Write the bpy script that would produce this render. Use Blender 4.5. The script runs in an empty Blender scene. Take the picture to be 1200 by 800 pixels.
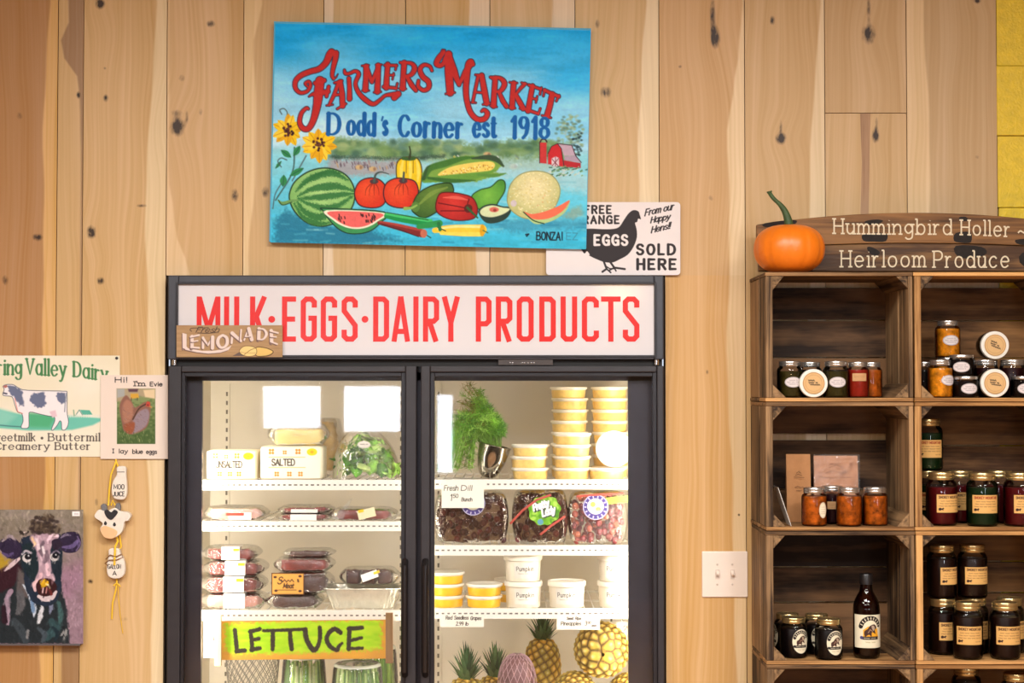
import bpy, math, random
import numpy as np
from mathutils import Vector, Matrix, noise as mnoise

random.seed(7)
SC = bpy.context.scene
COL = SC.collection
pi = math.pi

# ------------------------------------------------------------------ camera
CAM_D, CAM_Z, TILT, FPX = 4.67, 1.68, math.radians(1.65), 1984.0
cam = bpy.data.cameras.new('camera')
cam.sensor_width = 36.0
cam.lens = 36.0 * FPX / 1200.0
cam.clip_end = 60
camo = bpy.data.objects.new('camera', cam)
COL.objects.link(camo)
camo.location = (0, -CAM_D, CAM_Z)
camo.rotation_euler = (pi / 2 + TILT, 0, 0)
SC.camera = camo

# ------------------------------------------------------------------ light and exposure
SC.view_settings.view_transform = 'Standard'
SC.view_settings.look = 'None'
SC.view_settings.gamma = 1.0
SC.view_settings.use_curve_mapping = False
SC.view_settings.exposure = 0.0
world = bpy.data.worlds.new('world')
SC.world = world
world.use_nodes = True
world.node_tree.nodes['Background'].inputs[0].default_value = (0.80, 0.88, 1.0, 1)
world.node_tree.nodes['Background'].inputs[1].default_value = 1.0
LAMP_POWER = 80.0          # each ceiling fixture
TUBE_GLOW = 46.0           # lamps inside the refrigerator
WINDOW_GLOW = 19.0         # daylight behind the window panes
LAMPS = [(-1.5, -3.2), (0.15, -2.7), (1.6, -3.2), (-1.0, -5.4), (1.3, -5.4)]


def P(px, py, Y):
    """the point of the vertical plane at depth Y that lies on this line of sight"""
    u, v = (px - 600.0) / FPX, (400.0 - py) / FPX
    ct, st = math.cos(TILT), math.sin(TILT)
    dy, dz = ct - v * st, st + v * ct
    t = (Y + CAM_D) / dy
    return Vector((u * t, Y, CAM_Z + dz * t))


def X(px, py, Y): return P(px, py, Y).x
def Z(py, Y, px=600): return P(px, py, Y).z


def PZ(px, py, z):
    """the point of the level plane at height z on this line of sight"""
    u, v = (px - 600.0) / FPX, (400.0 - py) / FPX
    ct, st = math.cos(TILT), math.sin(TILT)
    dy, dz = ct - v * st, st + v * ct
    t = (z - CAM_Z) / dz
    return Vector((u * t, -CAM_D + dy * t, z))


def lin1(c):
    c = c / 255.0
    return c / 12.92 if c <= 0.04045 else ((c + 0.055) / 1.055) ** 2.4


def lin(c): return (lin1(c[0]), lin1(c[1]), lin1(c[2]), 1.0)

# ------------------------------------------------------------------ materials
MATS = {}


def nodes_of(name):
    m = bpy.data.materials.new(name)
    m.use_nodes = True
    nt = m.node_tree
    for n in list(nt.nodes):
        nt.nodes.remove(n)
    out = nt.nodes.new('ShaderNodeOutputMaterial')
    return m, nt, out


def N(nt, kind, **kw):
    n = nt.nodes.new(kind)
    for k, v in kw.items():
        if k.startswith('i_'):
            key = k[2:]
            key = int(key) if key.isdigit() else key
            n.inputs[key].default_value = v
        else:
            setattr(n, k, v)
    return n


def coords(nt, stretch=(1, 1, 1), random_shift=False):
    tc = N(nt, 'ShaderNodeTexCoord')
    mp = N(nt, 'ShaderNodeMapping')
    mp.inputs['Scale'].default_value = stretch
    nt.links.new(tc.outputs['Object'], mp.inputs['Vector'])
    if random_shift:
        oi = N(nt, 'ShaderNodeObjectInfo')
        mu = N(nt, 'ShaderNodeMath', operation='MULTIPLY', i_1=37.0)
        nt.links.new(oi.outputs['Random'], mu.inputs[0])
        nt.links.new(mu.outputs[0], mp.inputs['Location'])
    return mp.outputs[0]


def pmat(name, col, rough=.5, metal=0.0, var=.07, scale=25, bump=0.0, bscale=None, spec=.5, attr=False,
         stretch=(1, 1, 1), shift=False, coat=0.0, sss=0.0, trans=0.0, detail=3, emit=0.0):
    if name in MATS:
        return MATS[name]
    m, nt, out = nodes_of(name)
    b = N(nt, 'ShaderNodeBsdfPrincipled')
    nt.links.new(b.outputs[0], out.inputs[0])
    b.inputs['Roughness'].default_value = rough
    b.inputs['Metallic'].default_value = metal
    b.inputs['Specular IOR Level'].default_value = spec
    b.inputs['Coat Weight'].default_value = coat
    if sss:
        b.inputs['Subsurface Weight'].default_value = sss
        b.inputs['Subsurface Radius'].default_value = (.02, .01, .006)
    if trans:
        b.inputs['Transmission Weight'].default_value = trans
    co = coords(nt, stretch, shift)
    nz = N(nt, 'ShaderNodeTexNoise', i_Scale=scale, i_Detail=detail, i_Roughness=.6)
    nt.links.new(co, nz.inputs['Vector'])
    mr = N(nt, 'ShaderNodeMapRange', i_1=.25, i_2=.75, i_3=1 - var, i_4=1 + var)
    nt.links.new(nz.outputs['Fac'], mr.inputs[0])
    mx = N(nt, 'ShaderNodeMix', data_type='RGBA', blend_type='MULTIPLY')
    mx.inputs[0].default_value = 1.0
    if attr:
        at = N(nt, 'ShaderNodeAttribute', attribute_name='Col')
        nt.links.new(at.outputs['Color'], mx.inputs[6])
    else:
        mx.inputs[6].default_value = lin(col)
    nt.links.new(mr.outputs[0], mx.inputs[7])
    nt.links.new(mx.outputs[2], b.inputs['Base Color'])
    if emit:
        nt.links.new(mx.outputs[2], b.inputs['Emission Color'])
        b.inputs['Emission Strength'].default_value = emit
    if bump:
        bz = N(nt, 'ShaderNodeTexNoise', i_Scale=bscale or scale * 3, i_Detail=3)
        nt.links.new(co, bz.inputs['Vector'])
        bp = N(nt, 'ShaderNodeBump', i_Strength=bump, i_Distance=.004)
        nt.links.new(bz.outputs['Fac'], bp.inputs['Height'])
        nt.links.new(bp.outputs[0], b.inputs['Normal'])
    MATS[name] = m
    return m


def clear(name, tint=(255, 255, 255), veil=0.0, rough=.02, bump=0.0, bscale=60, ior=1.45, veil_col=(255, 255, 255)):
    """a thin clear wall (glass pane, jar, plastic film): passes light straight, mirrors by its Fresnel share"""
    if name in MATS:
        return MATS[name]
    m, nt, out = nodes_of(name)
    tr = N(nt, 'ShaderNodeBsdfTransparent')
    tr.inputs[0].default_value = lin(tint)
    gl = N(nt, 'ShaderNodeBsdfGlossy')
    gl.inputs['Roughness'].default_value = rough
    fr = N(nt, 'ShaderNodeFresnel', i_IOR=ior)
    mx = N(nt, 'ShaderNodeMixShader')
    co = coords(nt)
    if bump:
        bz = N(nt, 'ShaderNodeTexNoise', i_Scale=bscale, i_Detail=3)
        nt.links.new(co, bz.inputs['Vector'])
        bp = N(nt, 'ShaderNodeBump', i_Strength=bump, i_Distance=.01)
        nt.links.new(bz.outputs['Fac'], bp.inputs['Height'])
        nt.links.new(bp.outputs[0], gl.inputs['Normal'])
        nt.links.new(bp.outputs[0], fr.inputs['Normal'])
    base = tr
    if veil:
        df = N(nt, 'ShaderNodeBsdfDiffuse')
        df.inputs[0].default_value = lin(veil_col)
        nz = N(nt, 'ShaderNodeTexNoise', i_Scale=bscale * .6, i_Detail=3)
        nt.links.new(co, nz.inputs['Vector'])
        mr = N(nt, 'ShaderNodeMapRange', i_1=.3, i_2=.7, i_3=veil * .5, i_4=veil * 1.5)
        nt.links.new(nz.outputs['Fac'], mr.inputs[0])
        mv = N(nt, 'ShaderNodeMixShader')
        nt.links.new(mr.outputs[0], mv.inputs[0])
        nt.links.new(tr.outputs[0], mv.inputs[1])
        nt.links.new(df.outputs[0], mv.inputs[2])
        base = mv
    nt.links.new(fr.outputs[0], mx.inputs[0])
    nt.links.new(base.outputs[0], mx.inputs[1])
    nt.links.new(gl.outputs[0], mx.inputs[2])
    nt.links.new(mx.outputs[0], out.inputs[0])
    MATS[name] = m
    return m


def glow(name, col, strength):
    if name in MATS:
        return MATS[name]
    m, nt, out = nodes_of(name)
    e = N(nt, 'ShaderNodeEmission')
    e.inputs[0].default_value = lin(col)
    e.inputs[1].default_value = strength
    nt.links.new(e.outputs[0], out.inputs[0])
    MATS[name] = m
    return m


def grain_mat(name, dark, light, axis, rough=.7, fine=1.0, blotch=.5, bump=.35, spec=.25):
    """weathered boards: streaks along one axis, blotches, each board shifted by its own random number"""
    if name in MATS:
        return MATS[name]
    m, nt, out = nodes_of(name)
    b = N(nt, 'ShaderNodeBsdfPrincipled', i_Roughness=rough)
    b.inputs['Specular IOR Level'].default_value = spec
    nt.links.new(b.outputs[0], out.inputs[0])
    st = [70 * fine, 70 * fine, 70 * fine]
    st['xyz'.index(axis)] = 2.2
    co = coords(nt, st, True)
    n1 = N(nt, 'ShaderNodeTexNoise', i_Scale=1.0, i_Detail=5, i_Roughness=.65, i_Distortion=.6)
    nt.links.new(co, n1.inputs['Vector'])
    s2 = [9, 9, 9]
    s2['xyz'.index(axis)] = 2.5
    c2 = coords(nt, s2, True)
    n2 = N(nt, 'ShaderNodeTexNoise', i_Scale=1.0, i_Detail=4, i_Roughness=.6)
    nt.links.new(c2, n2.inputs['Vector'])
    ad = N(nt, 'ShaderNodeMix', data_type='FLOAT')
    ad.inputs[0].default_value = blotch
    nt.links.new(n1.outputs['Fac'], ad.inputs[2])
    nt.links.new(n2.outputs['Fac'], ad.inputs[3])
    oi = N(nt, 'ShaderNodeObjectInfo')
    sh = N(nt, 'ShaderNodeMapRange', i_3=-.07, i_4=.07)
    nt.links.new(oi.outputs['Random'], sh.inputs[0])
    su = N(nt, 'ShaderNodeMath', operation='ADD')
    nt.links.new(ad.outputs[0], su.inputs[0])
    nt.links.new(sh.outputs[0], su.inputs[1])
    cr = N(nt, 'ShaderNodeValToRGB')
    cr.color_ramp.elements[0].position = .40
    cr.color_ramp.elements[0].color = lin(dark)
    cr.color_ramp.elements[1].position = .61
    cr.color_ramp.elements[1].color = lin(light)
    nt.links.new(su.outputs[0], cr.inputs[0])
    nt.links.new(cr.outputs[0], b.inputs['Base Color'])
    bp = N(nt, 'ShaderNodeBump', i_Strength=bump, i_Distance=.003)
    nt.links.new(n1.outputs['Fac'], bp.inputs['Height'])
    nt.links.new(bp.outputs[0], b.inputs['Normal'])
    MATS[name] = m
    return m

# ------------------------------------------------------------------ mesh building


def cr_curve(pts, closed=False, n=8):
    """Catmull-Rom through the points"""
    pts = [Vector(p) for p in pts]
    k = len(pts)
    out = []
    segs = k if closed else k - 1
    for i in range(segs):
        p1, p2 = pts[i], pts[(i + 1) % k]
        p0 = pts[i - 1] if (closed or i > 0) else p1 * 2 - p2
        p3 = pts[(i + 2) % k] if (closed or i + 2 < k) else p2 * 2 - p1
        for j in range(n):
            t = j / n
            out.append(.5 * ((2 * p1) + (p2 - p0) * t + (2 * p0 - 5 * p1 + 4 * p2 - p3) * t * t + (3 * p1 - p0 - 3 * p2 + p3) * t ** 3))
    if not closed:
        out.append(pts[-1])
    return out


class MB:
    def __init__(s):
        s.v, s.f, s.mi, s.col = [], [], [], []

    def add(s, verts, faces, mi=0, col=None):
        o = len(s.v)
        s.v.extend(Vector(p) for p in verts)
        s.f.extend(tuple(i + o for i in f) for f in faces)
        s.mi.extend([mi] * len(faces))
        c = col or (255, 255, 255)
        s.col.extend([c] * len(verts))
        return s

    def box(s, x0, x1, y0, y1, z0, z1, mi=0, col=None):
        x0, x1 = sorted((x0, x1)); y0, y1 = sorted((y0, y1)); z0, z1 = sorted((z0, z1))
        v = [(x, y, z) for x in (x0, x1) for y in (y0, y1) for z in (z0, z1)]
        f = [(0, 1, 3, 2), (4, 6, 7, 5), (0, 4, 5, 1), (2, 3, 7, 6), (0, 2, 6, 4), (1, 5, 7, 3)]
        return s.add(v, f, mi, col)

    def obox(s, c, h, rot, mi=0, col=None):
        c = Vector(c)
        v = [c + rot @ Vector((x * h[0], y * h[1], z * h[2])) for x in (-1, 1) for y in (-1, 1) for z in (-1, 1)]
        f = [(0, 1, 3, 2), (4, 6, 7, 5), (0, 4, 5, 1), (2, 3, 7, 6), (0, 2, 6, 4), (1, 5, 7, 3)]
        return s.add(v, f, mi, col)

    def lathe(s, prof, n=32, c=(0, 0, 0), rot=None, cap0=True, cap1=True, mi=0, col=None, sx=1, sy=1, wob=None):
        v, f = [], []
        for r, z in prof:
            for i in range(n):
                a = 2 * pi * i / n
                rr = r * (wob(a, z) if wob else 1)
                v.append(Vector((rr * math.cos(a) * sx, rr * math.sin(a) * sy, z)))
        m = len(prof)
        for j in range(m - 1):
            for i in range(n):
                k = (i + 1) % n
                f.append((j * n + i, j * n + k, (j + 1) * n + k, (j + 1) * n + i))
        if cap0: f.append(tuple(range(n - 1, -1, -1)))
        if cap1: f.append(tuple((m - 1) * n + i for i in range(n)))
        if rot is not None: v = [rot @ p for p in v]
        c = Vector(c)
        return s.add([p + c for p in v], f, mi, col)

    def tube(s, pts, r, n=8, mi=0, col=None, flat=1.0):
        pts = [Vector(p) for p in pts]
        m = len(pts)
        rs = r if isinstance(r, (list, tuple)) else [r] * m
        up = Vector((0, 1, 0.01))
        v, f = [], []
        for j in range(m):
            t = (pts[min(j + 1, m - 1)] - pts[max(j - 1, 0)])
            if t.length < 1e-9: t = Vector((0, 0, 1))
            t.normalize()
            a = t.cross(up)
            if a.length < 1e-3: a = t.cross(Vector((1, 0, 0)))
            a.normalize()
            b = a.cross(t).normalized()
            for i in range(n):
                q = 2 * pi * i / n
                v.append(pts[j] + a * math.cos(q) * rs[j] + b * math.sin(q) * rs[j] * flat)
        for j in range(m - 1):
            for i in range(n):
                k = (i + 1) % n
                f.append((j * n + i, (j + 1) * n + i, (j + 1) * n + k, j * n + k))
        f.append(tuple(range(n)))
        f.append(tuple((m - 1) * n + i for i in range(n - 1, -1, -1)))
        return s.add(v, f, mi, col)

    def prism(s, poly, y0, y1, mi=0, col=None):
        """polygon in x,z pushed from depth y0 (front) to y1 (back)"""
        n = len(poly)
        v = [(p[0], y0, p[1]) for p in poly] + [(p[0], y1, p[1]) for p in poly]
        f = [tuple(range(n)), tuple(range(2 * n - 1, n - 1, -1))]
        f += [(i, n + i, n + (i + 1) % n, (i + 1) % n) for i in range(n)]
        return s.add(v, f, mi, col)

    def ellipsoid(s, c, r, rot=None, nu=14, nv=8, mi=0, col=None):
        prof = [(math.sin(pi * j / nv), -math.cos(pi * j / nv)) for j in range(nv + 1)]
        prof[0] = (.02, -1); prof[-1] = (.02, 1)
        v, f = [], []
        for rr, z in prof:
            for i in range(nu):
                a = 2 * pi * i / nu
                p = Vector((rr * math.cos(a) * r[0], rr * math.sin(a) * r[1], z * r[2]))
                if rot is not None: p = rot @ p
                v.append(p + Vector(c))
        for j in range(nv):
            for i in range(nu):
                k = (i + 1) % nu
                f.append((j * nu + i, j * nu + k, (j + 1) * nu + k, (j + 1) * nu + i))
        f.append(tuple(range(nu - 1, -1, -1))); f.append(tuple(nv * nu + i for i in range(nu)))
        return s.add(v, f, mi, col)

    def grid(s, fn, nu, nv, mi=0, col=None, colfn=None):
        v = [fn(i / nu, j / nv) for j in range(nv + 1) for i in range(nu + 1)]
        f = [(j * (nu + 1) + i, j * (nu + 1) + i + 1, (j + 1) * (nu + 1) + i + 1, (j + 1) * (nu + 1) + i) for j in range(nv) for i in range(nu)]
        o = len(s.v)
        s.add(v, f, mi, col)
        if colfn:
            q = o
            for j in range(nv + 1):
                for i in range(nu + 1):
                    s.col[q] = colfn(i / nu, j / nv); q += 1
        return s

    def build(s, name, mats, parent=None, world=False, smooth=40, bevel=0.0, seg=2, use_col=False, org=None):
        me = bpy.data.meshes.new(name)
        off = Vector((0, 0, 0))
        if org is not None: off = Vector(org)
        if world and parent is not None:
            q = parent
            while q is not None:
                off = off + q.location; q = q.parent
        me.from_pydata([p - off for p in s.v], [], s.f)
        if not isinstance(mats, (list, tuple)): mats = [mats]
        for m in mats: me.materials.append(m)
        if len(mats) > 1: me.polygons.foreach_set('material_index', s.mi)
        if use_col:
            ca = me.color_attributes.new('Col', 'FLOAT_COLOR', 'POINT')
            arr = np.ones((len(s.v), 4), np.float32)
            c = np.array(s.col, np.float64) / 255.0
            arr[:, :3] = np.where(c <= .04045, c / 12.92, ((np.maximum(c, 0) + .055) / 1.055) ** 2.4)
            ca.data.foreach_set('color', arr.ravel())
        me.update()
        if smooth:
            me.shade_smooth()
            me.set_sharp_from_angle(angle=math.radians(smooth))
        o = bpy.data.objects.new(name, me)
        COL.objects.link(o)
        if parent is not None: o.parent = parent
        elif org is not None: o.location = org
        if bevel:
            bv = o.modifiers.new('bevel', 'BEVEL')
            bv.width = bevel; bv.segments = seg; bv.limit_method = 'ANGLE'
        return o


def thing(name, label, cat, loc=(0, 0, 0), rotz=0.0, group=None):
    o = bpy.data.objects.new(name, None)
    o.empty_display_size = .05
    COL.objects.link(o)
    o.location = loc
    o.rotation_euler = (0, 0, rotz)
    return tag(o, label, cat, group)


def tag(o, label, cat, group=None):
    o['label'] = label
    o['category'] = cat
    if group: o['group'] = group
    return o


def structure(o):
    o['kind'] = 'structure'
    return o


def dup(root, loc=None, label=None, group=None, rotz=None, scale=None):
    r = root.copy(); COL.objects.link(r)
    if loc is not None: r.location = loc
    if rotz is not None: r.rotation_euler = (0, 0, rotz)
    if scale is not None: r.scale = scale
    if label: r['label'] = label
    if group: r['group'] = group
    for ch in list(root.children):
        c = ch.copy(); COL.objects.link(c); c.parent = r
        for g in list(ch.children):
            d = g.copy(); COL.objects.link(d); d.parent = c
    return r

# ------------------------------------------------------------------ painted and printed surfaces
_rng = np.random.default_rng(11)


def vnoise(x, y, seed=0):
    """smooth value noise of two coordinate arrays"""
    r = np.random.default_rng(seed).random((64, 64))
    xi, yi = np.floor(x).astype(int), np.floor(y).astype(int)
    fx, fy = x - xi, y - yi
    fx, fy = fx * fx * (3 - 2 * fx), fy * fy * (3 - 2 * fy)
    a, b = r[yi % 64, xi % 64], r[yi % 64, (xi + 1) % 64]
    c, d = r[(yi + 1) % 64, xi % 64], r[(yi + 1) % 64, (xi + 1) % 64]
    return (a * (1 - fx) + b * fx) * (1 - fy) + (c * (1 - fx) + d * fx) * fy


class Art:
    """pigment on a flat or bent sheet, kept as one colour per mesh vertex; coordinates x right, y down"""

    def __init__(s, x0, y0, x1, y1, res, base=(255, 255, 255)):
        s.nx, s.ny = max(2, int(round((x1 - x0) * res))), max(2, int(round((y1 - y0) * res)))
        s.xs, s.ys = np.linspace(x0, x1, s.nx + 1), np.linspace(y0, y1, s.ny + 1)
        s.res = res
        s.C = np.empty((s.ny + 1, s.nx + 1, 3)); s.C[:] = base

    def win(s, x0, y0, x1, y1, pad):
        i0, i1 = np.searchsorted(s.xs, [x0 - pad, x1 + pad]); j0, j1 = np.searchsorted(s.ys, [y0 - pad, y1 + pad])
        if i1 <= i0 or j1 <= j0: return None
        XX, YY = np.meshgrid(s.xs[i0:i1], s.ys[j0:j1])
        return (slice(j0, j1), slice(i0, i1)), XX, YY

    def put(s, sl, XX, YY, a, col):
        c = col(XX, YY) if callable(col) else np.array(col, float)
        s.C[sl] = s.C[sl] * (1 - a[..., None]) + c * a[..., None]

    def soft(s): return .6 / s.res

    def poly(s, pts, col, soft=None, alpha=1.0, smooth=0, grow=0.0, rough=0.0, seed=3):
        if smooth: pts = cr_curve([Vector((p[0], p[1])) for p in pts], True, smooth)
        p = np.array([(q[0], q[1]) for q in pts], float)
        sf = soft or s.soft()
        w = s.win(p[:, 0].min(), p[:, 1].min(), p[:, 0].max(), p[:, 1].max(), sf * 2 + grow + rough)
        if w is None: return s
        sl, XX, YY = w
        d = np.full(XX.shape, 1e9); ins = np.zeros(XX.shape, bool)
        for i in range(len(p)):
            a, b = p[i], p[(i + 1) % len(p)]
            d = np.minimum(d, s.seg(XX, YY, a, b))
            if a[1] != b[1]:
                c = (a[1] > YY) != (b[1] > YY)
                ins ^= c & (XX < (b[0] - a[0]) * (YY - a[1]) / (b[1] - a[1]) + a[0])
        sd = np.where(ins, -d, d) - grow
        if rough: sd = sd + rough * (vnoise(XX * .5, YY * .5, seed) - .5) * 2
        s.put(sl, XX, YY, np.clip(.5 - sd / (2 * sf), 0, 1) * alpha, col)
        return s

    @staticmethod
    def seg(XX, YY, a, b):
        dx, dy = b[0] - a[0], b[1] - a[1]
        L = dx * dx + dy * dy
        t = np.clip(((XX - a[0]) * dx + (YY - a[1]) * dy) / L, 0, 1) if L > 1e-12 else 0
        return np.hypot(XX - a[0] - t * dx, YY - a[1] - t * dy)

    def stroke(s, pts, w, col, smooth=0, soft=None, alpha=1.0, rough=0.0, seed=5):
        """w: full width, one number or one per point"""
        if smooth and len(pts) > 2:
            if not isinstance(w, (int, float)):
                q = cr_curve([Vector((p[0], p[1], ww)) for p, ww in zip(pts, w)], False, smooth)
                w = [max(.05, v.z) for v in q]
            else:
                q = cr_curve([Vector((p[0], p[1])) for p in pts], False, smooth)
            pts = q
        p = np.array([(q[0], q[1]) for q in pts], float)
        ws = np.full(len(p), float(w)) if isinstance(w, (int, float)) else np.array(w, float)
        sf = soft or s.soft()
        wn = s.win(p[:, 0].min(), p[:, 1].min(), p[:, 0].max(), p[:, 1].max(), ws.max() / 2 + sf * 2 + rough)
        if wn is None: return s
        sl, XX, YY = wn
        sd = np.full(XX.shape, 1e9)
        for i in range(len(p) - 1):
            a, b = p[i], p[i + 1]
            dx, dy = b - a
            L = dx * dx + dy * dy
            t = np.clip(((XX - a[0]) * dx + (YY - a[1]) * dy) / L, 0, 1) if L > 1e-12 else np.zeros(XX.shape)
            sd = np.minimum(sd, np.hypot(XX - a[0] - t * dx, YY - a[1] - t * dy) - (ws[i] + (ws[i + 1] - ws[i]) * t) / 2)
        if rough: sd = sd + rough * (vnoise(XX * 1.2, YY * 1.2, seed) - .5) * 2
        s.put(sl, XX, YY, np.clip(.5 - sd / (2 * sf), 0, 1) * alpha, col)
        return s

    def ell(s, cx, cy, rx, ry, col, rot=0.0, soft=None, alpha=1.0, grow=0.0):
        sf = soft or s.soft()
        R = max(rx, ry) + sf * 2 + grow
        w = s.win(cx - R, cy - R, cx + R, cy + R, 0)
        if w is None: return s
        sl, XX, YY = w
        c, q = math.cos(rot), math.sin(rot)
        u, v = (XX - cx) * c + (YY - cy) * q, -(XX - cx) * q + (YY - cy) * c
        d = (np.hypot(u / (rx + grow), v / (ry + grow)) - 1) * min(rx + grow, ry + grow)
        s.put(sl, XX, YY, np.clip(.5 - d / (2 * sf), 0, 1) * alpha, col)
        return s

    def speckle(s, amount, sx, sy, seed=1):
        XX, YY = np.meshgrid(s.xs, s.ys)
        n = vnoise(XX / sx, YY / sy, seed) * .6 + vnoise(XX / sx * 2.7, YY / sy * 2.7, seed + 1) * .4 - .5
        s.C *= (1 + amount * 2 * n)[..., None]
        return s

    def text(s, t, x, y, h, w, col, sx=1.0, slant=0.0, gap=1.3, serif=0.0, fit=None, bend=None, thin=None, alpha=1.0, rough=0.0):
        """stroke lettering: baseline (x, y), cap height h, stroke width w; thin = width of the level strokes"""
        k = h / 6.0
        L = layout(t, gap)
        total = L[1]
        if fit: sx = (fit - w) / (total * k)
        for st in L[0]:
            for poly in ([st] + (serifs(st, serif) if serif else [])):
                q = []
                for gx, gy in poly:
                    px, py = x + w / 2 + (gx * sx + slant * gy) * k, y - gy * k
                    if bend: px, py = bend(px, py)
                    q.append((px, py))
                if thin:
                    ws = []
                    for i in range(len(q)):
                        a, b = q[max(0, i - 1)], q[min(len(q) - 1, i + 1)]
                        dx, dy = abs(b[0] - a[0]), abs(b[1] - a[1])
                        m = dy / max(1e-6, dx + dy)
                        ws.append(thin + (w - thin) * m)
                    if len(set(round(v, 3) for v in ws)) == 1: ws = ws[0]
                    s.stroke(q, ws, col, alpha=alpha, rough=rough)
                else:
                    s.stroke(q, w, col, alpha=alpha, rough=rough)
        return s

    def mesh(s, name, mat, fn, parent=None, org=(0, 0, 0)):
        """fn(x array, y array) -> three coordinate arrays"""
        XX, YY = np.meshgrid(s.xs, s.ys)
        x, y, z = fn(XX, YY)
        n = XX.size
        co = np.stack([x.ravel() - org[0], y.ravel() - org[1], z.ravel() - org[2]], 1).astype(np.float32)
        idx = np.arange(n).reshape(XX.shape)
        q = np.stack([idx[:-1, :-1], idx[1:, :-1], idx[1:, 1:], idx[:-1, 1:]], -1).reshape(-1, 4)
        me = bpy.data.meshes.new(name)
        me.vertices.add(n); me.vertices.foreach_set('co', co.ravel())
        me.loops.add(q.size); me.loops.foreach_set('vertex_index', q.ravel().astype(np.int32))
        me.polygons.add(len(q))
        me.polygons.foreach_set('loop_start', np.arange(0, q.size, 4, dtype=np.int32))
        me.update(calc_edges=True)
        ca = me.color_attributes.new('Col', 'FLOAT_COLOR', 'POINT')
        c = np.clip(s.C, 0, 255).reshape(-1, 3) / 255.0
        arr = np.ones((n, 4), np.float32)
        arr[:, :3] = np.where(c <= .04045, c / 12.92, ((c + .055) / 1.055) ** 2.4)
        ca.data.foreach_set('color', arr.ravel())
        me.materials.append(mat)
        me.shade_smooth()
        o = bpy.data.objects.new(name, me)
        COL.objects.link(o)
        if parent is not None: o.parent = parent
        return o


def plane_map(Y):
    """photo-frame coordinates onto the vertical plane at depth Y"""
    ct, st = math.cos(TILT), math.sin(TILT)

    def fn(XX, YY):
        u, v = (XX - 600.0) / FPX, (400.0 - YY) / FPX
        dy, dz = ct - v * st, st + v * ct
        t = (Y + CAM_D) / dy
        return u * t, np.full(XX.shape, Y), CAM_Z + dz * t
    return fn

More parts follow.
